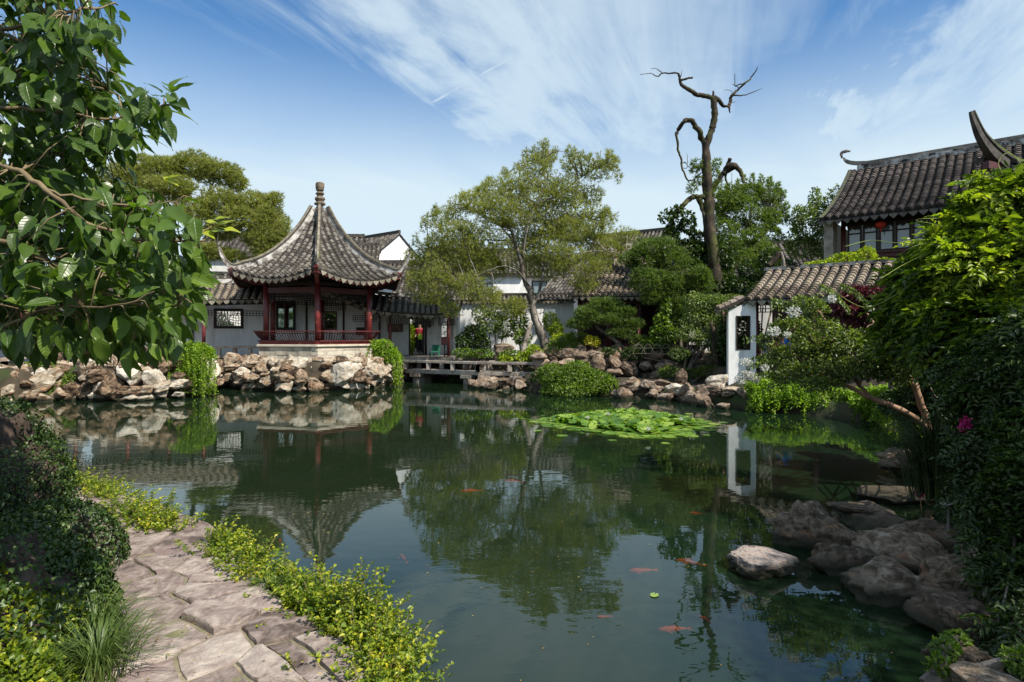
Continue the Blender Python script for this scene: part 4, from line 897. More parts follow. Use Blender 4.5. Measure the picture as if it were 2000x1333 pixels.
# ---------------------------------------------------------------- buildings on the right bank
DR = Vector((0.76, -0.65, 0)); NR = Vector((0.65, 0.76, 0))
def build_right():
    t = thing('waterside_gallery', 'low gallery on the right bank with a white end wall pierced by a tall window', 'gallery', (7.8, 20, 0.7))
    e0 = Vector((7.85, 20.0, 3.38)); S = slope(e0, e0+DR*9, e0+NR*2.5+Vector((0, 0, 1.2)), e0+NR*2.5+DR*9+Vector((0, 0, 1.2)), 0.12)
    roof_slope(t, S, 29, M_tile_warm, 0.2, 0.115, nu=14, nv=8)
    g0 = e0+NR*2.5+Vector((0, 0, 1.2)); sweep(MB(), [g0-DR*0.05, g0+DR*9], 0.26, 0.12).build('ridge', M_ridge, t)
    S2 = slope(g0+NR*2.2+DR*9-Vector((0, 0, 1.1)), g0+NR*2.2-Vector((0, 0, 1.1)), g0+DR*9, g0, 0.1); roof_slope(t, S2, 29, M_tile_warm, 0.3, 0.115, True, drip=False)
    # white end wall facing the pond, top slanting to the left under a narrow tiled lean-to
    x0, x1, D = (1424-1000)*20/F, (1475-1000)*20/F, 20.05
    a, b = (1440-1000)*20/F, (1463-1000)*20/F
    wall_open(MB(), (x0, D), (x1, D-0.12), 0.2, (3.05, 3.42), 0.28, [(a-x0, b-x0, zat(682, 20), zat(619, 20))]).build('end_wall', M_wall, t)
    window_frame(t, (x0, D), (x1, D-0.12), a-x0, b-x0, zat(682, 20), zat(619, 20), 0.28, M_dark, w=0.03)
    S3 = slope(Vector((7.1, 20.5, 3.12)), Vector((7.05, 19.95, 3.08)), Vector((7.9, 20.5, 3.5)), Vector((7.85, 19.9, 3.46)), 0.04); roof_slope(t, S3, 2, M_tile_warm, 0.2, 0.1, nu=4, nv=4)
    w0 = Vector((x1-0.05, 20.15, 0)); 
    for i in range(5):
        c = w0+DR*(0.1+i*1.9)+NR*0.1; column(t, c.x, c.y, 0.9, 3.4, 0.09, M_redwood)
        if i < 4:
            q = w0+DR*(0.1+(i+1)*1.9)+NR*0.1
            MB().beam(Vector((c.x, c.y, 1.55)), Vector((q.x, q.y, 1.55)), 0.3, 0.06).build('bench_board', M_redwood, t)
            lattice('bench_lattice', t, M_dark, (c.x, c.y), (q.x, q.y), 1.0, 1.5, 9, 2, 0.04, 0.04)
            lattice('hanging_lattice', t, M_dark, (c.x, c.y), (q.x, q.y), 2.98, 3.22, 12, 2, 0.03, 0.03)
    A, B = w0+NR*2.2, w0+NR*2.2+DR*8.5; wall_open(MB(), (A.x, A.y), (B.x, B.y), 0.8, 4.3, 0.2, [(4.2, 5.2, 1.9, 2.9)]).build('back_wall', M_redwood, t)
    MB().beam(w0+NR*0.1+Vector((0, 0, 3.32)), w0+NR*0.1+DR*8.5+Vector((0, 0, 3.32)), 0.14, 0.16).build('lintel', M_dark, t)
    MB().prism([(v.x, v.y) for v in (w0-NR*0.1, w0-NR*0.1+DR*8.5, B, A)], 0.3, 0.95).build('floor', M_slab, t)

    # upper storey of the big house behind
    t = thing('two_storey_house', 'two storey house at the right with dark tiled roof above a row of glazed windows', 'house', (14, 24, 1))
    e0 = Vector((12.6, 24.0, 6.86)); r0 = e0+NR*5.6+Vector((0, 0, 3.15)); Lh = 7.5
    S = slope(e0, e0+DR*Lh, r0, r0+DR*Lh, 0.45); roof_slope(t, S, 24, M_tile_dark, 0.2, 0.14, nu=12, nv=10, seg=5)
    S2 = slope(r0+NR*5+DR*Lh-Vector((0, 0, 3)), r0+NR*5-Vector((0, 0, 3)), r0+DR*Lh, r0, 0.4); roof_slope(t, S2, 24, M_tile_dark, 0.4, 0.14, True, drip=False)
    rp = [r0+DR*(-0.35)+Vector((0, 0, 0.75)), r0+DR*(-0.28)+Vector((0, 0, 0.5)), r0+DR*0.0+Vector((0, 0, 0.33)), r0+DR*0.5+Vector((0, 0, 0.22)), r0+DR*1.5+Vector((0, 0, 0.18)), r0+DR*Lh+Vector((0, 0, 0.22))]
    sweep(MB(), interp(rp, 5), 0.2, 0.16, 0.05, lambda f: min(1, 0.45+f*3)).build('ridge_cap', M_slab, t)
    sweep(MB(), [r0+DR*0.3, r0+DR*Lh], 0.26, 0.26, 0).build('ridge_body', M_ridge, t)
    # upturned ornament on the ridge end
    o_ = rp[0]; MB().tube(interp([o_, o_+Vector((-0.05, 0, 0.16)), o_+Vector((0.0, 0, 0.28)), o_+DR*0.18+Vector((0, 0, 0.3)), o_+DR*0.36+Vector((0, 0, 0.26))], 3), [0.05]*3+[0.07]*4+[0.08]*3+[0.05]*2+[0.015], 6).build('ridge_ornament', M_slab, t)
    sweep(MB(), [S(0, v) +Vector((0, 0, 0.0)) for v in [i/10 for i in range(11)]], 0.16, 0.14, 0, None, tuple(-DR)).build('verge', M_ridge_dark, t)
    wL = e0+NR*1.1; up = lambda v, z: Vector((v.x, v.y, z))
    # pier, gable side wall and storey below
    MB().hexa([up(v, z) for z in (1.0, 6.95) for v in (e0+NR*0.45, e0+NR*0.45+DR*0.34, e0+NR*1.2+DR*0.34, e0+NR*1.2)]).build('pier', M_slab, t)  # grey stone colour stands in for shade on the white pier
    MB().hexa([up(v, z) for z in (1.0, 6.9) for v in (e0+NR*1.2, e0+NR*1.2+DR*0.3, e0+NR*10+DR*0.3, e0+NR*10)]).build('side_wall', M_wallold, t)
    MB().hexa([up(v, z) for z in (1.0, 5.55) for v in (wL+DR*0.5, wL+DR*Lh, wL+DR*Lh+NR*0.2, wL+DR*0.5+NR*0.2)]).build('lower_wall', M_redwood, t)
    MB().hexa([up(v, z) for z in (6.72, 7.4) for v in (wL+DR*0.5, wL+DR*Lh, wL+DR*Lh+NR*0.2, wL+DR*0.5+NR*0.2)]).build('upper_board', M_dark, t)
    MB().hexa([up(v, z) for z in (5.5, 7.2) for v in (wL+DR*0.5+NR*2.2, wL+DR*Lh+NR*2.2, wL+DR*Lh+NR*2.4, wL+DR*0.5+NR*2.4)]).build('inner_wall', M_wallold, t)
    xs = [0.75+i*0.56 for i in range(12)]
    for i, s in enumerate(xs):
        if i == 6: continue
        A, B = wL+DR*s, wL+DR*(s+0.5); fr = MB(); w = 0.055
        q = lambda k, z, o=0.0: up(A.lerp(B, k)-NR*o, z)
        for (k0, k1, z0, z1) in ((0, 1, 5.58, 5.64), (0, 1, 6.62, 6.7), (0, 0.11, 5.64, 6.62), (0.89, 1, 5.64, 6.62), (0.11, 0.89, 6.33, 6.38)):
            fr.hexa([q(k0, z0, .05), q(k1, z0, .05), q(k1, z0, -.01), q(k0, z0, -.01), q(k0, z1, .05), q(k1, z1, .05), q(k1, z1, -.01), q(k0, z1, -.01)])
        f = fr.build('window_frame', M_dark, t)
        for z0, z1 in ((5.64, 6.33), (6.38, 6.62)):
            MB().hexa([q(0.11, z0, .012), q(0.89, z0, .012), q(0.89, z0, 0), q(0.11, z0, 0), q(0.11, z1, .012), q(0.89, z1, .012), q(0.89, z1, 0), q(0.11, z1, 0)]).build('pane', M_glass, f)
        # scalloped valance over each window
        va = MB(); pr = [(0, 6.74), (0, 6.6), (.15, 6.52), (.3, 6.6), (.5, 6.5), (.7, 6.6), (.85, 6.52), (1, 6.6), (1, 6.74)]
        va.add([q(k, z, .12) for k, z in pr]+[q(k, z, .09) for k, z in pr], [tuple(range(9)), tuple(range(9, 18))[::-1]]+[(j, 9+j, 9+(j+1) % 9, (j+1) % 9) for j in range(9)]).build('valance', M_dark, t)
    for s in (0.6, 4.22, 7.4):
        c = wL+DR*s-NR*0.05; column(t, c.x, c.y, 4.0, 7.1, 0.09, M_redwood)
    for z in (5.05, 5.35, 5.53): MB().beam(up(wL+DR*0.6-NR*0.06, z), up(wL+DR*Lh-NR*0.06, z), 0.06, 0.07).build('rail', M_redwood, t)
    c = P(1720, 439, 23.2); ln = thing('paper_lantern', 'round red lantern hanging under the upper eave of the right house', 'lantern', tuple(c))
    MB().lathe(c, [(0.06, -0.14), (0.16, -0.09), (0.2, 0), (0.16, 0.09), (0.06, 0.14)], 14).build('lantern_body', M_lantern, ln, smooth=True)
    MB().tube([c+Vector((0, 0, 0.13)), c+Vector((0, 0, 0.42))], 0.012, 5).build('cord', M_dark, ln); MB().tube([c-Vector((0, 0, 0.13)), c-Vector((0, 0, 0.3))], [0.03, 0.02], 6).build('tassel', M_lantern, ln)

    # nearer pavilion whose flying eave pokes in at the right edge
    t = thing('eave_pavilion', 'pavilion at the right edge showing only its mossy upturned roof corner', 'pavilion', (13.5, 14, 1))
    tp = [P(1899, 217, 14), P(1906, 238, 14.02), P(1916, 262, 14.08), P(1930, 283, 14.2), P(1952, 305, 14.4), P(1985, 326, 14.8), P(2030, 330, 15.6), P(2100, 320, 16.8)]
    q = interp(tp, 5); tf = lambda f: 0.3+0.75*min(1, f*1.6)
    sweep(MB(), q, 0.2, 0.27, -0.24, tf).build('hip_ridge', M_ridge_dark, t); sweep(MB(), q, 0.27, 0.05, 0.03, tf).build('ridge_band', M_ridge_dark, t); sweep(MB(), q, 0.16, 0.09, 0.09, tf).build('ridge_cap', M_moss, t)
    cn = P(1925, 318, 14.3); k1 = P(1990, 372, 14.9)
    S = slope(cn+Vector((-0.05, 0.1, 0.15)), cn+Vector((4.6, 0.2, -0.75)), tp[6]+Vector((0.1, .3, -.1)), tp[6]+Vector((4, 3, 1.2)), 0.2); roof_slope(t, S, 15, M_tile_dark, 0.2, 0.12, nu=8, nv=6)
    MB().beam(cn+Vector((0.5, 0.4, -0.35)), cn+Vector((4.6, 0.5, -1.1)), 0.16, 0.2).build('eave_beam', M_redwood, t)
    for x in (1.2, 4.2): column(t, cn.x+x, cn.y+0.9, 0.8, 5.6, 0.13, M_redwood)
    sweep(MB(), interp([P(1925, 330, 14.2), P(1945, 335, 14.35), P(1990, 350, 15)], 4), 0.14, 0.18, 0).build('corner_beam', M_redwood, t)
M_moss = surf('mossy_ridge_cap', [(0.3, (0.04, 0.055, 0.012)), (0.7, (0.13, 0.17, 0.03))], 8, 0.95, 0.5, 30)
build_right()

# ---------------------------------------------------------------- stone bridge
def build_bridge():
    t = thing('stone_bridge', 'low zigzag stone slab bridge with squat railings over the inlet', 'bridge', (-2.5, 26.7, 0.5))
    seg = [(Vector((-5.0, 27.6, 0)), Vector((-1.5, 25.9, 0))), (Vector((-1.5, 25.9, 0)), Vector((1.3, 25.2, 0)))]
    for i, (a, b) in enumerate(seg):
        d = (b-a).normalized(); n = Vector((-d.y, d.x, 0)); L_ = (b-a).length
        for k in range(3):
            A, B = a+n*(0.02+k*0.36), b+n*(0.02+k*0.36); MB().hexa([Vector((v.x, v.y, z)) for z in (0.42, 0.6) for v in (A, B, B+n*0.34, A+n*0.34)]).build('deck_slab', M_slab, t, bevel=0.02)
        for sd in (0.0, 1.12):
            A, B = a+n*sd, b+n*sd; MB().beam(A+Vector((0, 0, 0.98)), B+Vector((0, 0, 0.98)), 0.2, 0.12).build('rail_beam', M_slab, t, bevel=0.015)
            m = max(2, int(L_/1.15))
            for k in range(m+1):
                c = A.lerp(B, k/m); MB().box(c.x-0.1, c.x+0.1, c.y-0.08, c.y+0.08, 0.6, 0.92).build('rail_post', M_slab, t, bevel=0.012)
        for k in (0.15, 0.85) if i == 0 else (0.1, 0.6):
            c = a.lerp(b, k); MB().hexa([Vector((v.x, v.y, z)) for z in (-1.0, 0.42) for v in (c-d*0.16, c+d*0.16, c+d*0.16+n*1.15, c-d*0.16+n*1.15)]).build('pier', M_slab, t)
            MB().hexa([Vector((v.x, v.y, z)) for z in (0.28, 0.418) for v in (c-d*0.26-n*0.1, c+d*0.26-n*0.1, c+d*0.26+n*1.25, c-d*0.26+n*1.25)]).build('pier_cap', M_slab, t)
build_bridge()
# ---------------------------------------------------------------- rock banks
def along(pts, step):
    out = []; pts = [Vector((*p, 0)) for p in pts]
    for a, b in zip(pts, pts[1:]):
        n = max(1, int((b-a).length/step))
        for i in range(n): out.append(a.lerp(b, i/n))
    return out
def bank(name, label, pts, layers, lst, step=0.5, cat='rockery', inset=0.15, jit=0.15, skip=0.0, big=1.0):
    """stones stacked along a shoreline; layers = [(z, size, setback)]"""
    c = along(pts, 1.0)[len(pts)//2]; t = thing(name, label, cat, (c.x, c.y, 0))
    for z, s, sb in layers:
        q = along(pts, step*s/0.74)
        for i, p in enumerate(q):
            if random.random() < skip: continue
            d = (q[min(i+1, len(q)-1)]-q[max(i-1, 0)]).normalized(); n = Vector((-d.y, d.x, 0))     # landward side is on the left of travel
            k = s*random.uniform(0.65, 1.45)*big*1.02; zz = z+random.uniform(-0.5, 0.5)*s*0.45
            rock(lst, p+n*(sb+random.uniform(-jit, jit)*1.4)+Vector((0, 0, zz)), (k*random.uniform(0.75, 1.25)*0.62, k*random.uniform(0.7, 1.1)*0.5, k*random.uniform(0.45, 0.95)*0.55), t, rz=math.atan2(d.y, d.x)+random.uniform(-0.7, 0.7), tilt=random.choice((0.2, 0.3, 0.5, 1.0)))
    return t
bank('rock_embankment', 'yellow rock embankment with dark hollows under the hexagonal pavilion', [(-12.6, 26.0)]+SHORE[4:11], [(0.12, 0.62, 0.12), (0.45, 0.6, 0.0), (0.78, 0.72, 0.05), (1.02, 0.6, 0.4), (1.1, 0.5, 0.9)], RK_Y, 0.5, skip=0.06)
# hollows open at the water line: the stones above them project as a lintel
bank('rock_embankment', 'tall jumbled yellow rock bank at the left shore between the two hanging plants', SHORE[0:4]+[(-12.7, 25.2)], [(0.12, 0.6, 0.12), (0.45, 0.72, 0.0), (0.8, 0.75, 0.1), (1.1, 0.7, 0.35), (1.35, 0.55, 0.6), (1.3, 0.6, 1.2)], RK_Y, 0.5, skip=0.04)
t = thing('rockery', 'piled yellow stones standing highest on the left bank before the corridor railing', 'rockery', (-14, 22.5, 1.1))
for (px, py, w, h, D) in ((108, 697, 40, 20, 21.8), (150, 690, 46, 22, 21.8), (190, 712, 50, 26, 21.2), (235, 700, 44, 24, 22), (275, 692, 34, 26, 22), (300, 688, 30, 26, 22.2), (325, 705, 30, 26, 22), (225, 722, 48, 24, 21), (170, 735, 44, 34, 20.9), (130, 725, 40, 34, 20.9), (280, 735, 44, 30, 20.9), (95, 735, 40, 40, 20.6), (60, 742, 40, 40, 20.4)):
    k = D/F; rock(RK_Y, P(px, py, D), (w*k*0.75, w*k*0.5, h*k*0.72), t)
bank('low_rock_shore', 'flat grey rocks at the water under the bridge end and the clipped bush', [W(918, 757), W(960, 762), W(1010, 764), W(1045, 766)], [(0.1, 0.7, 0.1), (0.2, 0.6, 0.6)], RK_G, 0.5)
bank('inlet_bank', 'shaded stones lining the inlet around the stone bridge', [(-5.2, 26.8), (-5.3, 27.8), (-4.7, 29.7), (-2.8, 30.4), (-0.4, 30.0), (0.8, 27.6), (0.5, 26.0)], [(0.1, 0.55, 0.1), (0.45, 0.55, 0.15), (0.8, 0.6, 0.3), (1.05, 0.5, 0.7)], RK_G, 0.5)
t = bank('retaining_rocks', 'brown retaining rock wall below the hall and small pine', [(1.2, 25.0), (3.0, 25.0), (5.0, 25.0), (7.0, 24.4), (8.8, 23.6)], [(0.5, 0.75, 0.0), (0.9, 0.8, 0.12), (1.25, 0.7, 0.3), (1.4, 0.5, 0.8)], RK_G, 0.55)
t = bank('shore_rocks', 'warm brown boulders and slabs at the water right of the clipped bush', [W(1215, 779), W(1300, 783), W(1345, 789), W(1440, 802)], [(0.1, 0.6, 0.1), (0.4, 0.5, 0.5)], RK_G, 0.5)
for nm, lb, (px, py, w, h, D), lst in (
    ('boulder', 'square orange brown boulder at the water right of the clipped bush', (1240, 757, 26, 20, 21.0), RK_Y),
    ('stone_slab', 'long dark slab with a pale top over the shore rocks', (1292, 748, 34, 8, 20.8), RK_G),
    ('boulder', 'upright rounded brown boulder behind the long shore slab', (1328, 742, 18, 22, 21.0), RK_G),
    ('boulder', 'flat topped orange rock overhanging the water left of the white end wall', (1322, 762, 32, 13, 19.9), RK_Y),
    ('boulder', 'pale pointed boulder directly in front of the white end wall', (1402, 745, 30, 17, 19.2), RK_Y),
    ('boulder', 'layered tan rock at the water below the pale pointed boulder', (1428, 765, 30, 12, 18.3), RK_Y),
    ('boulder', 'dark rock at the water between the orange slab and the layered rock', (1375, 772, 28, 18, 18.9), RK_G),
    ('boulder', 'round pale stone lying in the grass by the right bank', (1581, 790, 20, 9, 16.9), RK_Y),
    ('boulder', 'flat brown rock tip at the water under the leaning pine prop', (962, 748, 44, 9, 25.2), RK_G),
    ('boulder', 'brown boulder at the foot of the big pine', (1128, 692, 26, 22, 26.2), RK_G),
    ('boulder', 'grey brown garden rock left of the pine foot', (985, 682, 26, 14, 27.2), RK_G)):
    k = D/F; o = rock(lst, P(px, py, D), (w*k, w*k*0.75, h*k*1.15), None, nm, tilt=0.12); tag(o, lb, 'rock')
# near right rocks, one by one
for nm, lb, (px, py, w, h, D), lst, kk in (
    ('boulder', 'wide low boulder at the waterline under the brown jagged one', (1690, 1165, 60, 34, 5.3), 'N', 0.9),
    ('boulder', 'dark mid sized boulder between the speckled one and the reeds', (1830, 1050, 60, 40, 6.1), 'N', 0.9),
    ('boulder', 'dark boulder behind the sloping rock at the lower right', (1960, 1110, 80, 60, 5.2), 'N', 0.9),
    ('stepping_rock', 'pale flat rock standing alone in the pond near the right bank', (1495, 1112, 62, 36, 5.35), 'S', 0.8),
    ('boulder', 'dark blocky boulder at the left end of the near right rocks', (1600, 1052, 66, 56, 6.2), 'N', 0.9),
    ('boulder', 'big speckled pale boulder on top of the near right rocks', (1752, 1085, 76, 60, 5.7), 'N', 0.9),
    ('boulder', 'brown jagged boulder hanging over dark water left of the speckled one', (1668, 1110, 64, 56, 5.55), 'N', 0.9),
    ('boulder', 'dark brown boulder below the speckled one at the water', (1770, 1165, 90, 52, 5.0), 'N', 0.9),
    ('boulder', 'shaded boulder right of the speckled one near the dark leaves', (1880, 1140, 80, 70, 5.0), 'N', 0.9),
    ('boulder', 'sloping dark rock reaching the water at the lower right', (1900, 1222, 90, 56, 4.3), 'N', 0.9),
    ('boulder', 'rounded grey stone at the bottom right corner upper one', (1890, 1292, 60, 30, 3.4), 'N', 0.8),
    ('boulder', 'flat pinkish stone at the very bottom right corner', (1930, 1335, 62, 26, 3.1), 'F', 0.8),
    ('stone_slab', 'small pale slab lying tilted on the dark block', (1668, 994, 42, 12, 7.1), 'F', 0.8),
    ('stone_slab', 'long grey slab with a pale tip above the small tilted slab', (1748, 968, 58, 16, 7.9), 'F', 0.8),
    ('boulder', 'layered brown rock under the crepe myrtle trunk', (1785, 905, 48, 30, 9.4), 'N', 0.9),
    ('boulder', 'dark rock filling the gap behind the near right boulders', (1720, 1035, 90, 40, 6.8), 'N', 1.0),
    ('boulder', 'dark rock at the right frame edge behind the leaves', (1985, 1180, 80, 70, 4.6), 'N', 0.9)):
    k = D/F; lst = {'N': RK_N, 'F': RK_F, 'S': [ROCKF[0].copy()]}[lst]
    if nm == 'stepping_rock': lst[0].materials.append(M_stepstone)
    o = rock(lst, P(px, py, D), (w*k*1.35, w*k*kk*1.3, h*k*1.35), None, nm, tilt=0.1); tag(o, lb, 'rock')
    if nm == 'stepping_rock': o.scale = (0.35, 0.33, 0.15); o.location = P(1495, 1112, 5.5)+Vector((0, 0, -0.0)); o.location.z = 0.085; o.rotation_euler = (0, 0, 0.4)

# ---------------------------------------------------------------- pines and trees on the far bank
def pine(name, label, trunks, blobs, n, m, bark, k=6, l=0.17, w=0.032, r0=0.16, cat='tree', shell=0.45, lump=0.55, per=3, group=None, tw=0.035, base=None):
    b0 = trunks[0][0][0]; t = thing(name, label, cat, (b0.x, b0.y, base if base is not None else b0.z), group)
    mb = MB(); src = []
    for pts, ra, rb in trunks: src += limb(mb, pts, ra*0.72, rb*0.72, 9, 5, 0.02)
    src = src[len(src)//5:]
    twigs_to(mb, src, blobs, per, tw, 0.008)
    mb.build('trunk', bark, t, smooth=True)
    p, u, r = blobpts(blobs, n, shell, lump); needles('crown', p, unit(u+np.array([0, 0, 0.7])), m, t, k, l, w, 0.85); return t
D = 27.5
tp = lambda L_, D_=27.5: [P(x, y, D_+(d if len(q_) > 2 else 0)) for q_ in L_ for x, y, d in [(q_+(0,))[:3]]]
TR = [(tp([(1068, 690), (1058, 655), (1045, 622), (1038, 588), (1036, 560)]), 0.30, 0.20),
      (tp([(1036, 575), (1022, 540), (1018, 510), (1008, 480), (1000, 450, -.5)]), 0.17, 0.09),
      (tp([(1018, 515), (1000, 470, .5), (975, 440, 1), (945, 420, 1), (915, 405, 1)]), 0.09, 0.03),
      (tp([(1020, 505), (1028, 450, -.5), (1045, 400, -.5), (1070, 350, 0), (1060, 310, 0)]), 0.09, 0.025),
      (tp([(1045, 400, -.5), (1090, 380), (1130, 350, .5), (1170, 325, .5)]), 0.06, 0.02),
      (tp([(1040, 600), (1052, 575), (1060, 540), (1062, 500, 1), (1080, 450, 1), (1120, 420, 1), (1160, 430, 1.5)]), 0.11, 0.03),
      (tp([(1035, 560), (1010, 530, -1), (980, 520, -1.5), (940, 535, -1.5), (890, 545, -1)]), 0.045, 0.015),
      (tp([(1000, 470), (940, 470, 1), (880, 480, 1.2), (830, 495, 1)]), 0.05, 0.015),
      (tp([(1060, 520), (1110, 500, -1), (1170, 490, -1), (1230, 500, -1)]), 0.04, 0.012)]
BL = pxblobs([(1048, 330, 38, 32, 27.5), (1010, 365, 45, 30, 27), (1068, 312, 20, 22, 28), (1120, 325, 28, 28, 28), (1165, 335, 34, 24, 28), (1192, 318, 18, 18, 28.3), (1095, 375, 50, 30, 27.5), (1150, 385, 34, 24, 28.5), (955, 375, 42, 28, 27.5), (920, 400, 44, 28, 27), (975, 410, 55, 32, 26.5), (870, 430, 42, 28, 27), (905, 455, 55, 30, 26.5), (850, 480, 42, 30, 27), (820, 515, 34, 30, 27.5), (815, 555, 26, 28, 27), (860, 545, 46, 34, 26.5), (910, 560, 46, 30, 26), (960, 520, 46, 30, 28.5), (950, 580, 40, 26, 26.3), (1060, 430, 55, 34, 28), (1030, 480, 45, 26, 29), (1110, 450, 46, 30, 28), (1165, 465, 42, 30, 28), (1100, 500, 46, 28, 27), (1150, 520, 50, 30, 26.8), (1200, 490, 38, 30, 27.5), (1185, 425, 22, 18, 28), (845, 585, 34, 22, 26.6), (880, 605, 26, 18, 26.4), (1005, 600, 30, 24, 26.6), (1140, 555, 34, 18, 26.6), (1225, 465, 30, 26, 27.8), (1000, 430, 80, 44, 27.6), (1080, 470, 90, 40, 28), (940, 490, 80, 44, 27.4), (1060, 380, 80, 40, 27.8), (890, 510, 70, 50, 27.2), (1130, 430, 70, 40, 28.2), (1060, 520, 70, 30, 29)])
BL += pxblobs([(x, y, 7, 15, 27.6+random.uniform(-.8, .8)) for x, y in ((985, 338), (1010, 330), (1025, 305), (1042, 300), (1056, 290), (1066, 285), (1082, 300), (1110, 298), (1122, 300), (1137, 308), (1152, 310), (1170, 312), (1190, 305), (1200, 320), (1208, 345), (955, 355), (930, 380), (905, 385), (880, 410), (850, 415), (828, 440), (812, 470), (800, 500), (1185, 415), (1175, 440))])
pine('big_pine', 'large spreading pine with pale forking branches in the middle of the far bank', TR, BL, 30000, L_pine, M_palebark, 5, 0.18, 0.026, per=2, lump=0.6, shell=0.25)
t = thing('wooden_prop', 'thin pale pole leaning from the shore rock up to the pine trunk', 'pole', tuple(P(1000, 756, 25.2)))
MB().tube([P(1000, 757, 25.2), P(1018, 700, 26.0), P(1030, 655, 26.8), P(1036, 632, 27.2)], [0.115, 0.11, 0.10, 0.09], 9).build('pole', M_palebark, t, smooth=True)
# small shaped pine before the hall
pine('small_pine', 'low shaped pine with layered dark pads before the red columned hall', [(tp([(1222, 690), (1205, 668), (1180, 650), (1165, 638), (1170, 625), (1185, 610)], 25.8), 0.13, 0.05), (tp([(1170, 630), (1150, 615), (1130, 612)], 25.8), 0.05, 0.02), (tp([(1180, 622), (1215, 612), (1240, 622)], 25.8), 0.05, 0.02)],
     pxblobs([(1180, 598, 44, 17, 25.8), (1150, 612, 32, 14, 25.5), (1215, 610, 34, 15, 25.6), (1130, 632, 28, 12, 25.5), (1228, 632, 30, 13, 25.6), (1185, 625, 34, 10, 25.3), (1212, 650, 26, 10, 25.4), (1248, 665, 20, 12, 25.5)]), 3600, L_pined, M_palebark, 6, 0.15, 0.03, lump=0.4)
pine('dark_pine', 'dense dark green pine masses between the hall roof and the dead trunk', [(tp([(1330, 690), (1320, 620), (1300, 560), (1280, 500)], 26), 0.16, 0.06)],
     pxblobs([(1275, 485, 46, 26, 25.8), (1245, 505, 34, 26, 25.6), (1310, 510, 40, 30, 26), (1262, 545, 40, 26, 25.4), (1300, 560, 40, 30, 25.6), (1350, 555, 46, 30, 25.6), (1370, 540, 26, 22, 25.2), (1325, 595, 38, 26, 25.4), (1275, 580, 28, 16, 25.4), (1340, 620, 32, 28, 25.4)]), 7500, L_pined, M_bark, 6, 0.17, 0.034, lump=0.5)
# dead tree
z4 = lambda L_, D_=27.0: [P(1200+a/3.03, 120+b/3.03, D_) for a, b in L_]
DT = [([(620, 1700), (612, 1450), (598, 1290), (590, 1180), (570, 1060), (560, 950), (562, 850), (552, 750), (546, 640), (543, 560), (540, 475)], 0.42, 0.20), ([(543, 500), (560, 450), (582, 390), (594, 330), (590, 270), (586, 215)], 0.22, 0.18),
      ([(588, 222), (545, 200), (495, 194), (455, 184), (418, 162), (396, 130), (389, 98), (383, 78)], 0.15, 0.075), ([(386, 80), (360, 73), (325, 72), (280, 72), (262, 88), (240, 82), (210, 78), (150, 85)], 0.06, 0.015), ([(284, 72), (262, 58), (240, 48), (215, 45)], 0.03, 0.01), ([(398, 110), (425, 102), (465, 94)], 0.07, 0.06), ([(392, 90), (400, 72), (404, 52)], 0.035, 0.01), ([(584, 215), (583, 178)], 0.08, 0.05),
      ([(590, 215), (615, 235), (648, 258), (672, 275), (686, 304)], 0.17, 0.03), ([(676, 270), (686, 240), (688, 215), (700, 198), (735, 165), (772, 132), (800, 110), (822, 78), (838, 55), (845, 34)], 0.11, 0.02), ([(700, 203), (740, 202), (775, 200), (812, 184), (845, 176), (880, 155)], 0.05, 0.012), ([(770, 132), (740, 138), (715, 147), (718, 110), (711, 74)], 0.045, 0.015), ([(688, 222), (695, 180), (660, 168), (650, 175)], 0.02, 0.008), ([(740, 165), (715, 147), (698, 135)], 0.03, 0.012), ([(690, 245), (715, 246)], 0.02, 0.01),
      ([(540, 478), (520, 455), (498, 420), (480, 385), (458, 358), (428, 345), (408, 362), (388, 392), (366, 432)], 0.19, 0.11), ([(366, 430), (372, 480), (378, 530), (394, 580), (398, 625), (412, 665), (436, 702), (450, 708), (472, 700), (490, 676), (520, 660)], 0.075, 0.035), ([(398, 608), (412, 598), (430, 604), (436, 622), (420, 636), (404, 628)], 0.035, 0.02), ([(434, 605), (430, 570), (426, 540)], 0.02, 0.008), ([(436, 620), (458, 640), (466, 655), (456, 600), (452, 570)], 0.025, 0.008),
      ([(566, 790), (590, 745), (620, 700), (650, 655), (672, 615), (684, 576)], 0.16, 0.12), ([(672, 628), (700, 618), (728, 630), (748, 652), (758, 690), (762, 722)], 0.22, 0.07), ([(668, 640), (662, 690), (672, 738)], 0.11, 0.04), ([(640, 665), (690, 640), (735, 625)], 0.16, 0.06), ([(694, 660), (697, 720), (704, 770)], 0.015, 0.01),
      ([(562, 800), (520, 805), (478, 800), (440, 820), (410, 850), (385, 880)], 0.17, 0.15), ([(500, 810), (520, 860), (526, 910), (534, 955)], 0.2, 0.05), ([(385, 875), (352, 905), (342, 960), (345, 1020), (352, 1050), (378, 1072), (395, 1110), (402, 1150)], 0.15, 0.09), ([(400, 1140), (412, 1175), (398, 1200), (382, 1218)], 0.07, 0.04), ([(402, 1190), (418, 1225), (436, 1240), (452, 1256)], 0.06, 0.04), ([(430, 1245), (400, 1240), (386, 1232)], 0.05, 0.02), ([(436, 820), (458, 792), (480, 800)], 0.04, 0.02)]
t = thing('dead_tree', 'tall bare dead cypress trunk with hooked mossy limbs against the sky', 'tree', tuple(P(1400, 700, 27)))
mb = MB()
for i, (q, a, b) in enumerate(DT):
    rs = random.Random(i); pts = z4(q)
    for j, p in enumerate(pts):
        if j: p.y += rs.uniform(-0.12, 0.12)*(1 if i > 1 else 0.4)
    limb(mb, pts, *( (0.34, 0.18) if i == 0 else (a*0.74, b*0.74)), 9, 4, 0.014)
mb.build('trunk', M_dead, t, smooth=True)
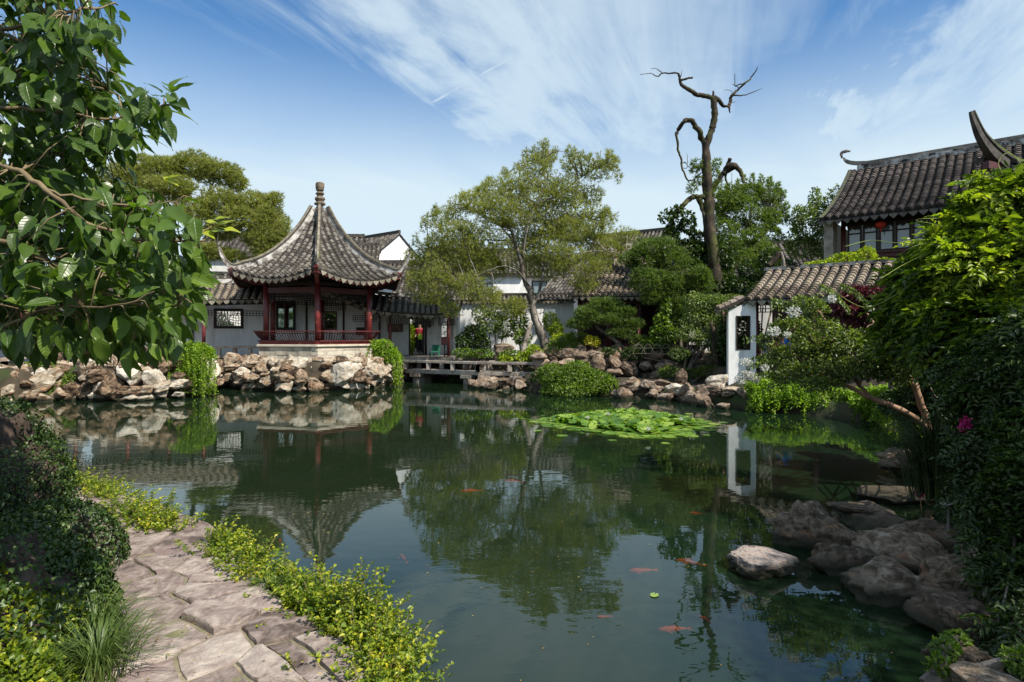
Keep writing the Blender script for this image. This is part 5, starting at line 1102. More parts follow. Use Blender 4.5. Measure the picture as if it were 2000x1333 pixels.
bl = [(P(1200+a/3.03, 120+b/3.03, 27.1), (c*27/F, c*27/F, c*0.8*27/F)) for a, b, c in ((490, 610, 14), (600, 605, 12), (475, 640, 9), (505, 700, 12), (595, 660, 10), (460, 750, 12), (560, 780, 14), (600, 730, 14))]
p, u, r = blobpts(bl, 650, 0.3, 0.4); needles('sparse_foliage', p, u, L_juni, t, 6, 0.15, 0.03)
# climber on the hooked limb left of the dead trunk
t = thing('climbing_shrub', 'dark leafy climber on the broken limb left of the dead trunk', 'climber', tuple(P(1316, 640, 26.8)))
bl = pxblobs([(1322, 412, 14, 12, 26.8), (1300, 425, 16, 12, 26.8), (1338, 425, 18, 14, 26.7), (1315, 445, 18, 12, 26.9), (1345, 445, 16, 14, 26.8), (1310, 465, 20, 12, 26.8)])
foliage('foliage', bl, 750, 0.2, 0.13, L_dark, t, 0.3, 0.4); MB().tube([P(1330, 650, 26.8), P(1325, 560, 26.8), P(1318, 470, 26.8)], [0.06, 0.05, 0.03], 6).build('stem', M_bark, t)
# round juniper
pine('round_juniper', 'round topped green juniper with open branches right of the dead trunk', [(tp([(1440, 640), (1445, 560), (1450, 500), (1455, 450)], 28.5), 0.15, 0.07), (tp([(1448, 500), (1420, 460), (1405, 430)], 28.5), 0.06, 0.03), (tp([(1450, 490), (1490, 450), (1505, 420)], 28.5), 0.06, 0.03)],
     pxblobs([(1470, 375, 38, 24, 28.5), (1500, 385, 30, 26, 28.7), (1430, 385, 34, 26, 28.3), (1450, 400, 34, 22, 27.9), (1412, 405, 28, 26, 28.3), (1515, 420, 24, 30, 28.7), (1490, 430, 36, 24, 28.2), (1415, 440, 28, 28, 28), (1450, 440, 30, 20, 28.8), (1510, 455, 26, 22, 28.6), (1470, 465, 32, 20, 28), (1425, 475, 30, 20, 28), (1490, 490, 34, 18, 28), (1455, 505, 34, 22, 27.8), (1415, 520, 26, 26, 27.7), (1490, 520, 22, 18, 27.8)]+[(x, y, 5, 10, 28.4) for x, y in ((1405, 380), (1420, 368), (1440, 360), (1455, 352), (1470, 350), (1487, 352), (1503, 356), (1520, 365), (1530, 382), (1536, 405), (1538, 430))]), 9500, L_juni, M_bark, 6, 0.15, 0.034, shell=0.4, lump=0.6, per=3)
# dark shrubs round the trunk foot, broadleaf
def shrub(name, label, blobs, n, l, w, m, cat='shrub', stem=M_bark, base=None, group=None, lump=0.4, shell=0.5, **k):
    if isinstance(blobs[0][0], (int, float)): blobs = pxblobs(blobs)
    c = min(blobs, key=lambda b: b[0].z); z = gz(c[0].x, c[0].y) if base is None else base
    t = thing(name, label, cat, (c[0].x, c[0].y, z), group); foliage('foliage', blobs, n, l, w, m, t, shell, lump, **k)
    mb = MB()
    for b, R in blobs[:7]:
        for _ in range(2): mb.tube([(c[0].x+random.uniform(-.1, .1), c[0].y, z-0.05), ((b.x+c[0].x)/2+random.uniform(-.05, .05), (b.y+c[0].y)/2, (z+b.z)/2), (b.x+random.uniform(-.5, .5)*R[0], b.y, b.z+R[2]*0.5)], [0.03, 0.022, 0.008], 5)
    mb.build('stems', stem, t, kind='stuff'); return t
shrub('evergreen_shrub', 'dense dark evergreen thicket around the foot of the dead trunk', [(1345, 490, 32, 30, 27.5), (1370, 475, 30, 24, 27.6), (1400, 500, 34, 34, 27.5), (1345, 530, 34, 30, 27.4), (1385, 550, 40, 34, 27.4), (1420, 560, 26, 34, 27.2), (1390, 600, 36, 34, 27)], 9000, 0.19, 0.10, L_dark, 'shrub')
shrub('ivy_climber', 'sunlit heart leaved climber hanging beside the red hall corner', [(1300, 600, 14, 20, 25.2), (1292, 630, 14, 22, 25.1), (1285, 655, 16, 18, 25), (1275, 672, 20, 12, 25), (1305, 650, 16, 26, 25.2)], 1700, 0.16, 0.12, L_mid, 'climber')
shrub('small_leaf_tree', 'grey green small leaved tree left of the white end wall', [(1370, 590, 32, 22, 23.5), (1400, 600, 34, 26, 23.5), (1355, 620, 28, 26, 23.5), (1395, 640, 36, 26, 23.3), (1350, 655, 30, 20, 23.2), (1380, 665, 30, 14, 23), (1425, 620, 14, 24, 23.6), (1430, 585, 22, 14, 23.8), (1330, 690, 24, 12, 23.2)], 8500, 0.11, 0.055, L_grey, 'tree', lump=0.55)
for lb, q in (('tan bare trunk standing left of the white end wall', [(1408, 735), (1404, 700), (1398, 665), (1392, 640)]), ('thin pale post like trunk touching the white end wall', [(1420, 720), (1418, 680), (1416, 640), (1413, 610)]), ('dark curved trunk in front of the tan one left of the white end wall', [(1412, 735), (1402, 712), (1396, 690), (1394, 655), (1388, 630)])):
    t = thing('bare_trunk', lb, 'tree trunk', tuple(P(*q[0], 22.6))); mb = MB(); D_ = 22.6 if 'dark' not in lb else 22.1
    limb(mb, tp(q, D_), 0.12 if 'thin' not in lb else 0.06, 0.06 if 'thin' not in lb else 0.045, 8, 4, 0.01); mb.build('trunk', M_redbark if 'dark' not in lb else M_dead, t, smooth=True)
# far trees
pine('far_pine', 'wide flat topped old pine behind the left corridor', [(tp([(400, 640), (395, 560), (380, 480), (370, 420)], 36), 0.3, 0.12), (tp([(385, 500), (430, 460), (480, 440), (520, 430)], 36), 0.1, 0.04), (tp([(380, 450), (330, 400), (290, 380)], 36), 0.1, 0.04), (tp([(375, 440), (400, 390), (420, 350)], 36), 0.09, 0.04)],
     pxblobs([(300, 330, 60, 28, 36), (370, 325, 60, 28, 36.5), (420, 335, 48, 28, 36), (250, 350, 60, 28, 35), (340, 370, 60, 26, 35), (460, 355, 26, 22, 36), (440, 395, 50, 26, 35.5), (500, 400, 46, 24, 36), (530, 390, 22, 16, 36), (390, 415, 50, 24, 35), (480, 430, 55, 28, 35.5), (530, 430, 34, 34, 36), (548, 460, 20, 26, 36), (510, 470, 40, 22, 35.5), (430, 450, 40, 22, 35.5), (400, 490, 36, 18, 35), (520, 495, 30, 12, 35.5), (450, 500, 30, 14, 35.5), (230, 400, 60, 40, 35)]), 22000, L_pine, M_palebark, 6, 0.24, 0.042, lump=0.65, shell=0.3)
shrub('feathery_tree', 'leafy tree with upright shoots just left of the two storey house', [(1580, 440, 30, 40, 28), (1600, 420, 18, 34, 28.2), (1620, 400, 9, 28, 28), (1592, 392, 9, 26, 28), (1560, 425, 12, 28, 28), (1570, 480, 34, 26, 28), (1605, 480, 26, 26, 27.8), (1548, 470, 14, 24, 28), (1634, 380, 5, 20, 28)], 4200, 0.16, 0.08, L_grey, 'tree', base=1.0)
shrub('roof_shrub', 'light green feathery shrub growing behind the gallery ridge', [(1650, 510, 34, 18, 22.8), (1620, 518, 26, 12, 22.8), (1690, 500, 22, 22, 22.6), (1590, 520, 20, 8, 23), (1720, 515, 20, 14, 22.2)], 2600, 0.12, 0.05, L_bright, 'shrub', base=1.0)
t = thing('tree_stump', 'dark broken stump with a pale split end behind the gallery roof end', 'stump', tuple(P(1525, 650, 24))); mb = MB()
limb(mb, tp([(1520, 640), (1522, 560), (1527, 525)], 24), 0.2, 0.12); limb(mb, tp([(1500, 520), (1515, 505), (1522, 495)], 24), 0.12, 0.16); mb.build('trunk', M_dead, t, smooth=True); mb = MB(); limb(mb, tp([(1531, 525), (1530, 510), (1526, 492)], 23.85), 0.09, 0.03); mb.build('split_end', M_palebark, t, smooth=True)
shrub('dark_thicket', 'dark leafy thicket behind the gallery roof end beside the stump', [(1500, 510, 26, 26, 25), (1470, 530, 30, 24, 25), (1530, 520, 26, 16, 25.4), (1450, 560, 26, 20, 25), (1480, 570, 22, 18, 24)], 2600, 0.17, 0.09, L_dark, base=1.0)

# ---------------------------------------------------------------- shrubs along the far bank
shrub('round_shrub', 'dark round bush right of the corridor end', [(925, 655, 22, 22, 27), (908, 668, 18, 18, 26.8), (940, 668, 18, 20, 26.8)], 1800, 0.15, 0.09, L_dark)
shrub('bushy_shrub', 'mid green loose bush before the bright garden wall', [(955, 630, 26, 26, 28.5), (975, 610, 20, 18, 28.6), (985, 640, 20, 26, 28.2), (940, 615, 18, 20, 28.8)], 1900, 0.15, 0.07, L_grey)
shrub('bushy_shrub', 'green bush touching the pine trunk from the left', [(1015, 630, 18, 28, 28), (1010, 600, 16, 18, 28), (1020, 660, 18, 16, 27.6)], 1500, 0.14, 0.08, L_mid)
shrub('lime_shrub', 'bright lime bush right of the pine trunk', [(1075, 630, 18, 20, 28), (1088, 645, 16, 14, 27.6), (1100, 665, 26, 14, 27)], 1700, 0.14, 0.06, L_bright)
shrub('bushy_shrub', 'green spreading bush left of the yellow shrub', [(1110, 670, 30, 14, 26.2), (1080, 680, 22, 12, 26), (1130, 660, 20, 12, 26.4)], 1500, 0.13, 0.05, L_mid)
shrub('yellow_shrub', 'small bright yellow shrub before the red hall', [(1155, 666, 15, 9, 25.6), (1165, 670, 8, 6, 25.6)], 420, 0.12, 0.06, L_yellow)
shrub('ground_cover_shrub', 'low leafy cover along the bank above the bridge', [(905, 690, 22, 9, 26.5), (940, 692, 24, 9, 26.5), (1000, 695, 30, 10, 26.5), (1040, 690, 24, 10, 26.3)], 1500, 0.13, 0.08, L_mid)
shrub('bushy_shrub', 'bright leafy bush right above the bridge rail by the pine foot', [(1042, 690, 20, 15, 25.9), (1025, 700, 20, 10, 25.9), (990, 702, 14, 8, 26)], 1100, 0.13, 0.09, L_bright)
shrub('clipped_bush', 'large dense green bush overhanging the water below the pine', [(1130, 738, 46, 34, 21.8), (1162, 748, 40, 26, 21.5), (1098, 748, 38, 26, 21.8), (1076, 735, 30, 28, 22.4), (1192, 758, 28, 18, 21.3), (1130, 763, 60, 14, 21.4), (1088, 764, 34, 11, 21.7)], 12000, 0.10, 0.06, L_mid, base=0.2, lump=0.3, shell=0.7)
shrub('dark_bush', 'darker bush left behind the large waterside bush', [(1062, 742, 26, 22, 23.6), (1045, 752, 22, 14, 23.8)], 1500, 0.12, 0.07, L_dark, base=0.2)
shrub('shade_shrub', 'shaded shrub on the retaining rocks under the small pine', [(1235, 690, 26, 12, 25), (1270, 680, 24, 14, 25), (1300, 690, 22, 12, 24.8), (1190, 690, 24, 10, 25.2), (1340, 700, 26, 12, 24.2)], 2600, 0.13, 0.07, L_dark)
shrub('grass_tuft', 'grassy tuft between the shore boulders', [(1305, 728, 20, 7, 22), (1350, 730, 18, 7, 22), (1380, 725, 18, 7, 21.6)], 900, 0.2, 0.025, L_grass, 'grass')

# ---------------------------------------------------------------- hanging plants
def cascade(label, edge, n, drop, reach, ln=26, m=None, l=0.10, w=0.05, name='hanging_vine', mound=None):
    """strands start along edge points and arch outwards (toward -Y) and fall"""
    m = m or L_vine; c = edge[len(edge)//2]; t = thing(name, label, 'vine', tuple(c)); Pn = []; Dn = []; mb = MB()
    for i in range(n):
        u = random.random()*(len(edge)-1); k = min(int(u), len(edge)-2); s = edge[k].lerp(edge[k+1], u-k)+Vector((random.gauss(0, .06), random.uniform(-0.1, 0.35), random.uniform(-0.12, 0.14)))
        dr = drop*random.uniform(0.35, 1.05)*(0.75+0.5*math.sin(k*2.1+u)); rc = reach*random.uniform(0.4, 1.2); sx = random.gauss(0, 0.16); pts = []
        for j in range(ln):
            f = j/(ln-1); pts.append(s+Vector((sx*f+random.gauss(0, .012), -rc*math.sin(min(1, f*1.6)*math.pi/2), 0.16*math.sin(min(1, f*2.4)*math.pi)-dr*f**1.5)))
        if i % 4 == 0: mb.tube(pts[::4], 0.006, 3)
        for p in pts:
            for _ in range(2): Pn.append(p+Vector((random.gauss(0, .018), random.gauss(0, .018), random.gauss(0, .018)))); Dn.append((random.gauss(0, .7), random.gauss(-0.35, .6), random.gauss(-0.3, .4)))
    Pn = np.array([tuple(p) for p in Pn]); Dn = np.array(Dn); k = len(Pn); keep = Pn[:, 2] > 0.02; Pn, Dn = Pn[keep], Dn[keep]; k = len(Pn)
    leaves('foliage', Pn, Dn, rvec(k)+np.array([0, -0.4, 0.9]), l*rng.uniform(.6, 1.2, k), w*rng.uniform(.7, 1.2, k), m, t); mb.build('stems', M_twig, t, kind='stuff')
    if mound: foliage('mound', pxblobs(mound), 2600, l, w, m, t, 0.6, 0.2)
    return t
cascade('bright green jasmine curtain hanging over the rocks left of the pavilion', [P(342, 690, 21.0), P(362, 680, 21.0), P(387, 682, 21.2), P(415, 695, 21.5)], 240, 1.75, 0.5, 28, l=0.085, mound=[(360, 688, 22, 14, 21.1), (395, 690, 24, 14, 21.4)])
cascade('dusty green creeper hanging down the rocks at the far left shore', [P(58, 722, 20.1), P(80, 716, 20.1), P(110, 724, 20.1), P(142, 745, 20.2)], 170, 1.35, 0.45, 26, L_mid, mound=[(75, 728, 22, 12, 20.3), (115, 740, 24, 16, 20.3)])
cascade('bright arching jasmine falling beside the right side of the pavilion base', [P(728, 675, 25.8), P(748, 672, 25.8), P(768, 684, 25.6), P(784, 712, 25.6)], 150, 1.7, 0.35, 26, mound=[(745, 680, 20, 12, 25.7), (765, 700, 18, 18, 25.6)])
cascade('thick grassy jasmine bank tumbling into the water below the crepe myrtle', [P(1462, 762, 17.4), P(1500, 752, 17.3), P(1550, 758, 17.0), P(1600, 770, 16.6), P(1650, 778, 16.2)], 330, 1.0, 0.7, 22, l=0.1, w=0.045, mound=[(1490, 765, 30, 16, 17.3), (1540, 768, 30, 16, 17), (1620, 790, 40, 12, 16.3)])
cascade('shaded jasmine bank curving round the right end of the pond', [P(1650, 776, 15.8), P(1700, 772, 15.0), P(1750, 772, 14), P(1790, 790, 12.6), P(1800, 820, 11.4)], 300, 1.1, 0.7, 22, l=0.1, w=0.045, mound=[(1700, 785, 40, 18, 15), (1760, 795, 40, 24, 13.6), (1790, 830, 30, 30, 12)])

shrub('bushy_shrub', 'dark green bush behind the tall window of the white end wall, enlarged to darken it', [(Vector((8.7, 22.6, 2.4)), (0.8, 0.5, 0.9)), (Vector((8.3, 22.2, 1.5)), (0.8, 0.4, 0.8))], 5500, 0.12, 0.08, L_dark)  # enlarged dark bush stands in for a dark interior behind the window

shrub('bushy_shrub', 'dark bush added behind the lattice window of the left corridor to dim it', [(P(428, 625, 31.0), (0.55, 0.3, 0.8)), (P(445, 640, 31.0), (0.5, 0.3, 0.5))], 2200, 0.13, 0.09, L_dark)  # bush added here only to lower the brightness seen through the lattice
shrub('garden_tree', 'leafy tree reflected in the framed mirror at the back of the pavilion', [(Vector((-12.7, 1.5, 3.0)), (1.5, 0.9, 1.5)), (Vector((-13.2, 1.0, 4.6)), (1.4, 0.9, 1.1)), (Vector((-12.0, 1.0, 1.8)), (1.1, 0.8, 1.0))], 6500, 0.17, 0.10, L_mid, 'tree', base=0.5)

shrub('bushy_shrub', 'dark bush added to darken the small window at the back of the pavilion', [(P(640, 625, 32.0), (0.7, 0.3, 0.8))], 2200, 0.13, 0.09, L_dark)  # added bush, makes the otherwise bright opening read dark
bank('rock_embankment', 'weathered stones edging the far left end of the pond below the stone railing', [(-15.2, 16.2), (-16.2, 18.3), (-14.9, 20.2)], [(0.12, 0.62, 0.12), (0.5, 0.65, 0.2), (0.85, 0.6, 0.45), (1.0, 0.5, 1.0)], RK_Y, 0.5)
# ---------------------------------------------------------------- broadleaf tree at the near left
def leaf_mesh(name, m, L_=1.0, W_=0.52, droop=0.25, fold=0.16, seed=0, tipw=1.35):
    rs = random.Random(seed); n = 8; V = []; UV = []; Fc = []
    for i in range(n+1):
        f = i/n; w = W_*0.5*(math.sin(math.pi*min(1, f**0.72))**0.9)*(1-0.35*max(0, f-0.6)) if 0 < i < n else 0.0
        if f > 0.8: w *= 0.75
        z = -droop*f*f; tw = rs.uniform(-0.02, 0.02)
        for k in (-1, -0.5, 0, 0.5, 1): V.append((k*w, f*L_, z+fold*abs(k)*w*1.2+math.sin(f*9+k)*0.012+tw*k)); UV.append((f, k*w/(W_*0.5)*0.5 if W_ else 0))
    for i in range(n):
        for k in range(4): a = i*5+k; Fc.append((a, a+1, a+6, a+5))
    b = len(V); V += [(-0.012, 0, 0), (0.012, 0, 0), (0.008, -0.22, 0.03), (-0.008, -0.22, 0.03)]; UV += [(0, 0)]*4; Fc.append((b, b+1, b+2, b+3))
    return np.array(V), np.array(Fc), np.array(UV)
def mk_leaf(name, V, Fc, UV, m):
    me = bpy.data.meshes.new(name); me.from_pydata([tuple(v) for v in V], [], [tuple(int(i) for i in f) for f in Fc]); u = me.uv_layers.new(name='UVMap')
    u.data.foreach_set('uv', UV.astype(np.float32)[Fc.ravel()].ravel()); me.materials.append(m); me.polygons.foreach_set('use_smooth', np.ones(len(Fc), bool)); me.update(); return me
def basis(d, nr):
    d = d.normalized(); x = d.cross(nr).normalized(); z = x.cross(d).normalized(); return Matrix((x, d, z)).transposed()
def build_left_tree():
    t = thing('broadleaf_tree', 'leafy broad leaved tree filling the upper left corner close to the viewer', 'tree', (-4.2, 2.2, 0.6)); mb = MB()
    R_ = []                                                     # (polyline in photo px + distance)
    trunk = [Vector((-4.2, 2.2, 0.5)), Vector((-3.9, 2.3, 1.5)), Vector((-3.6, 2.3, 2.4)), Vector((-3.3, 2.2, 3.3)), Vector((-3.1, 2.1, 4.2))]
    src = limb(mb, trunk, 0.13, 0.05, 10, 5, 0.01)
    br = [([(-260, 560, 2.6), (0, 640, 2.5), (150, 690, 2.5), (300, 640, 2.4)], .022), ([(-260, 420, 2.4), (0, 470, 2.3), (120, 520, 2.2), (250, 590, 2.2), (360, 600, 2.2)], .02), ([(-200, 300, 2.3), (0, 320, 2.2), (90, 370, 2.1), (180, 440, 2.1), (300, 470, 2.15), (400, 470, 2.2)], .02), ([(90, 370, 2.1), (200, 400, 2.2), (300, 400, 2.3), (370, 385, 2.35)], .01),
          ([(-200, 220, 2.4), (0, 210, 2.4), (120, 220, 2.4), (220, 235, 2.45), (330, 205, 2.5)], .018), ([(-200, 60, 2.4), (0, 60, 2.4), (80, 40, 2.3), (160, 20, 2.3), (230, 10, 2.4)], .018), ([(0, 60, 2.4), (90, 110, 2.4), (170, 160, 2.4), (230, 190, 2.4)], .012), ([(-220, 640, 2.8), (0, 560, 2.8), (130, 560, 2.8), (260, 520, 2.8), (350, 520, 2.8)], .018), ([(-200, 140, 2.7), (0, 140, 2.8), (120, 130, 2.8), (200, 90, 2.8)], .016), ([(-200, 400, 2.9), (0, 400, 3.0), (120, 440, 3.0), (220, 480, 2.9)], .016), ([(-150, -120, 2.4), (60, -60, 2.4), (180, -30, 2.5)], .015), ([(0, 640, 2.5), (100, 600, 2.2), (220, 600, 2.0), (300, 570, 1.95)], .01), ([(-200, 300, 2.3), (0, 270, 2.7), (120, 300, 2.8), (220, 300, 2.8)], .014)]
    nodes_ = []
    for pts, r in br:
        w = [P(*p) for p in pts]; s = min(src, key=lambda q: (q-w[0]).length)
        if pts[0][0] < -100: limb(mb, [s, (s+w[0])/2+Vector((0, 0, 0.1)), w[0]], 0.03, r*0.7, 7, 3)
        q = limb(mb, w, r*0.6, r*0.2, 6, 6, 0.008); nodes_ += [(a, (b-a).normalized()) for a, b in zip(q, q[1:])]
    # twigs and leaves on an outline traced as filled ellipses with their own distances
    zones = [(60, 90, 120, 110, 2.4), (150, 60, 80, 70, 2.35), (205, 30, 34, 36, 2.45), (60, 250, 130, 100, 2.5), (190, 200, 80, 70, 2.5), (270, 215, 55, 50, 2.55), (315, 205, 32, 40, 2.5), (200, 275, 70, 45, 2.6), (60, 400, 150, 90, 2.4), (120, 480, 170, 90, 2.3), (250, 440, 110, 60, 2.3), (335, 440, 55, 55, 2.3), (60, 590, 150, 80, 2.4), (200, 590, 140, 80, 2.3), (320, 560, 75, 75, 2.3), (370, 540, 26, 70, 2.35), (350, 480, 55, 45, 2.4), (190, 655, 140, 34, 2.35), (295, 640, 60, 56, 2.3), (60, 650, 90, 26, 2.4), (20, 200, 90, 200, 2.8), (20, 500, 90, 160, 2.9), (180, 540, 180, 130, 2.85), (140, 330, 110, 90, 2.9), (120, 130, 110, 110, 2.9), (-60, -120, 200, 130, 2.5), (90, -60, 110, 60, 2.5), (-120, 100, 120, 200, 2.6), (-120, 420, 110, 200, 2.7), (100, 640, 160, 50, 2.8), (250, 620, 110, 60, 2.75), (150, 250, 130, 90, 2.8), (120, 420, 180, 110, 3.0)]
    ar = [z[2]*z[3] for z in zones]; pts = []; tries = 0
    while len(pts) < 3300 and tries < 90000:
        tries += 1; z = random.choices(zones, ar)[0]; a = random.uniform(0, 6.283); r = math.sqrt(random.random())
        px, py = z[0]+z[2]*r*math.cos(a), z[1]+z[3]*r*math.sin(a)
        if not (-240 < px < 440 and -320 < py < 720): continue
        if 150 < px < 260 and 300 < py < 345 and random.random() < 0.75: continue
        p = P(px, py, z[4]+random.uniform(-0.32, 0.4)); pts.append(p)
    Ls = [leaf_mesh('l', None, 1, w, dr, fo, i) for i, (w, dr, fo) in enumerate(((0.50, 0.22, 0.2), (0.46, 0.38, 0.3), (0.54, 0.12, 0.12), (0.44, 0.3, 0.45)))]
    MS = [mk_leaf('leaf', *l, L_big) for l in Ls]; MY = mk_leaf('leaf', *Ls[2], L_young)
    pts.sort(key=lambda p: p.length); far = []; nid = 0
    sun = sdir
    for i, p in enumerate(pts):
        nq = min(nodes_, key=lambda q: (q[0]-p).length_squared); out = (p-nq[0]); out = out.normalized() if out.length > 1e-3 else Vector((1, 0, 0))
        d = (out*0.7+Vector((random.uniform(-.2, .8), random.uniform(-.7, .4), random.uniform(-1.3, 0.05)))).normalized()
        nr = (Vector((random.gauss(0.1, .5), random.gauss(-0.25, .45), 0.9))).normalized(); B = basis(d, nr); ln = random.uniform(0.07, 0.125)*(1.0 if p.y > 2.1 else 0.9)
        if random.random() < 0.3:       # twig from the branch to the leaf stalk
            st = p-d*ln*0.2; md = (st+nq[0])/2+Vector((0, 0, 0.02)); 
            if (st-nq[0]).length < 0.7: mb.tube([nq[0], md, st], [0.0035, 0.0025, 0.0015], 4)
        if nid < 300 and abs((p.x*F/p.y)+800) < 640 and p.y < 2.75:
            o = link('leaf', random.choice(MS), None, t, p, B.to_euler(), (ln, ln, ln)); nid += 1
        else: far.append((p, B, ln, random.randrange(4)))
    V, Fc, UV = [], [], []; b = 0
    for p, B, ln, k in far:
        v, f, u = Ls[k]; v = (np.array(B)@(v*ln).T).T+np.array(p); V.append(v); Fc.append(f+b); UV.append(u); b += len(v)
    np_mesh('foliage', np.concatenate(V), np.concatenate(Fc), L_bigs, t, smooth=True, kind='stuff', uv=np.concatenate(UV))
    for px, py in ((316, 345), (322, 350), (398, 432), (415, 430), (425, 440), (392, 448), (436, 446), (408, 452)):
        p = P(px, py, 2.3); d = Vector((random.uniform(0, 1), random.uniform(-.3, .3), random.uniform(-.7, .3))); o = link('young_leaf', MY, None, t, p, basis(d, Vector((0, -.5, 1))).to_euler(), (0.07,)*3); o['label'] = 'yellow green young leaf'
    mb.tube([P(380, 470, 2.25), P(400, 450, 2.3), P(420, 440, 2.3)], [0.004, 0.003, 0.002], 4)
    mb.build('trunk', M_twig, t, smooth=True)
build_left_tree()

# ---------------------------------------------------------------- ivy covered rock mass and plants at the lower left
def surf_leaves(name, bl, n, l, w, m, parent, thr=-0.15, fr=1.6, drop=None, kind=None, lift=0.03):
    C = np.array([tuple(b[0]) for b in bl]); R = np.array([b[1] for b in bl]); ar = (R[:, 0]*R[:, 2]+R[:, 1]*R[:, 2]); idx = rng.choice(len(bl), n, p=ar/ar.sum()); u = rvec(n)
    p = C[idx]+u*R[idx]*(1+rng.uniform(-0.02, 0.10, (n, 1))); keep = np.array([noise.noise(Vector(q)*fr) > thr for q in p]) & (p[:, 2] > 0.05)
    p, u = p[keep], u[keep]; n = len(p); nr = unit(u+0.5*rvec(n)+np.array([0, 0, .3])); d = unit(np.cross(nr, rvec(n))+np.array([0, 0, -0.5]))
    return leaves(name, p+u*lift, d, nr, l*rng.uniform(.5, 1.3, n), w*rng.uniform(.5, 1.3, n), m, parent, kind)
t = thing('ivy_rockery', 'tall rock mass smothered in dark ivy at the left beside the path', 'rockery', (-3.2, 3.6, 0.5))
IV = [(Vector((-4.32, 4.3, 0.72)), (0.85, 0.8, 0.92)), (Vector((-4.0, 4.35, 0.95)), (0.55, 0.5, 0.72)), (Vector((-3.25, 3.5, 0.42)), (0.64, 0.6, 0.62)), (Vector((-4.7, 4.6, 0.7)), (0.9, 0.9, 0.9)), (Vector((-2.62, 2.95, 0.62)), (0.5, 0.5, 0.55)), (Vector((-3.3, 2.6, 0.7)), (0.8, 0.7, 0.75)), (Vector((-3.6, 4.1, 0.45)), (0.42, 0.4, 0.4)), (Vector((-5.7, 5.6, 0.55)), (0.9, 0.6, 0.8))]
for c, r in IV: rock(RK_I, c, (r[0]*1.08, r[1]*1.08, r[2]*1.08), t, tilt=0.05)
surf_leaves('ivy', IV, 100000, 0.030, 0.022, L_ivy, t, -0.28, 1.3)
surf_leaves('outer_ivy', [(c, (r[0]*1.06, r[1]*1.06, r[2]*1.06)) for c, r in IV], 42000, 0.032, 0.024, L_ivy, t, -0.12, 1.7)
surf_leaves('yellow_ivy', IV[1:6], 4500, 0.036, 0.024, L_edge, t, 0.18, 1.1)
for lb, c, r, n, m in (('low dense small leaved bush at the bottom left corner', [(Vector((-2.42, 2.78, 0.74)), (0.36, 0.3, 0.26)), (Vector((-2.75, 2.8, 0.85)), (0.4, 0.35, 0.3)), (Vector((-2.15, 2.5, 0.66)), (0.3, 0.28, 0.2)), (Vector((-2.5, 2.4, 0.8)), (0.4, 0.3, 0.22))], None, 12000, L_edge), ('dark leafy bush on the far side of the ivy rock at the left edge', [(Vector((-6.9, 7.5, 0.75)), (0.8, 0.7, 0.8)), (Vector((-8.3, 8.4, 0.8)), (0.9, 0.8, 0.9)), (Vector((-6.4, 6.9, 0.5)), (0.6, 0.5, 0.45))], None, 9000, L_ivy)):
    shrub('small_leaf_bush', lb, c, n, 0.034 if m is L_edge else 0.05, 0.024 if m is L_edge else 0.035, m, base=0.5, shell=0.75, lump=0.3)
def tuft(name, label, c, n, h, spread, m, w=0.009, parent=None, lean=(0, 0)):
    V = []; Fc = []; b = 0
    for _ in range(n):
        a = random.uniform(0, 6.283); r = abs(random.gauss(0, spread*0.3)); x, y = c[0]+r*math.cos(a), c[1]+r*math.sin(a); hh = h*random.uniform(0.5, 1.15); ox, oy = math.cos(a)*spread*random.uniform(.3, 1.3)+lean[0], math.sin(a)*spread*random.uniform(.3, 1.3)+lean[1]; s = Vector((-math.sin(a), math.cos(a), 0))
        for i in range(5):
            f = i/4; p = Vector((x+ox*f**1.6, y+oy*f**1.6, c[2]+hh*math.sin(f*1.9)/math.sin(1.55)*0.95)); ww = w*(1-f**2)*0.5+0.0006; V += [tuple(p+s*ww), tuple(p-s*ww)]
        for i in range(4): Fc.append((b+2*i, b+2*i+1, b+2*i+3, b+2*i+2))
        b += 10
    t = thing(name, label, 'grass', tuple(c)); np_mesh('blades', np.array(V), np.array(Fc), m, t, kind='stuff'); return t
L_reed = leafmat('dark_reed', [(0.05, (0.012, 0.026, 0.006)), (0.95, (0.05, 0.075, 0.02))], 0.15, 0.5)
tuft('grass_tuft', 'arching long bladed grass tuft beside the path at the lower left', (-1.93, 2.75, 0.60), 360, 0.22, 0.24, L_grass, 0.006)
tuft('grass_tuft', 'smaller grass clump behind the arching one near the ivy rock', (-2.12, 3.0, 0.62), 260, 0.22, 0.22, L_grass, 0.007)
tuft('grass_tuft', 'thin grass growing in the joint between path stones', (-1.55, 3.75, 0.58), 160, 0.07, 0.12, L_grass, 0.004)
tuft('reed_clump', 'tall dark reedy grass standing in the shade behind the near right boulders', (4.35, 6.0, 0.55), 700, 0.75, 0.5, L_reed, 0.012)
tuft('reed_clump', 'dark grass clump at the right edge behind the speckled boulder', (4.9, 5.5, 0.5), 500, 0.7, 0.45, L_reed, 0.012)

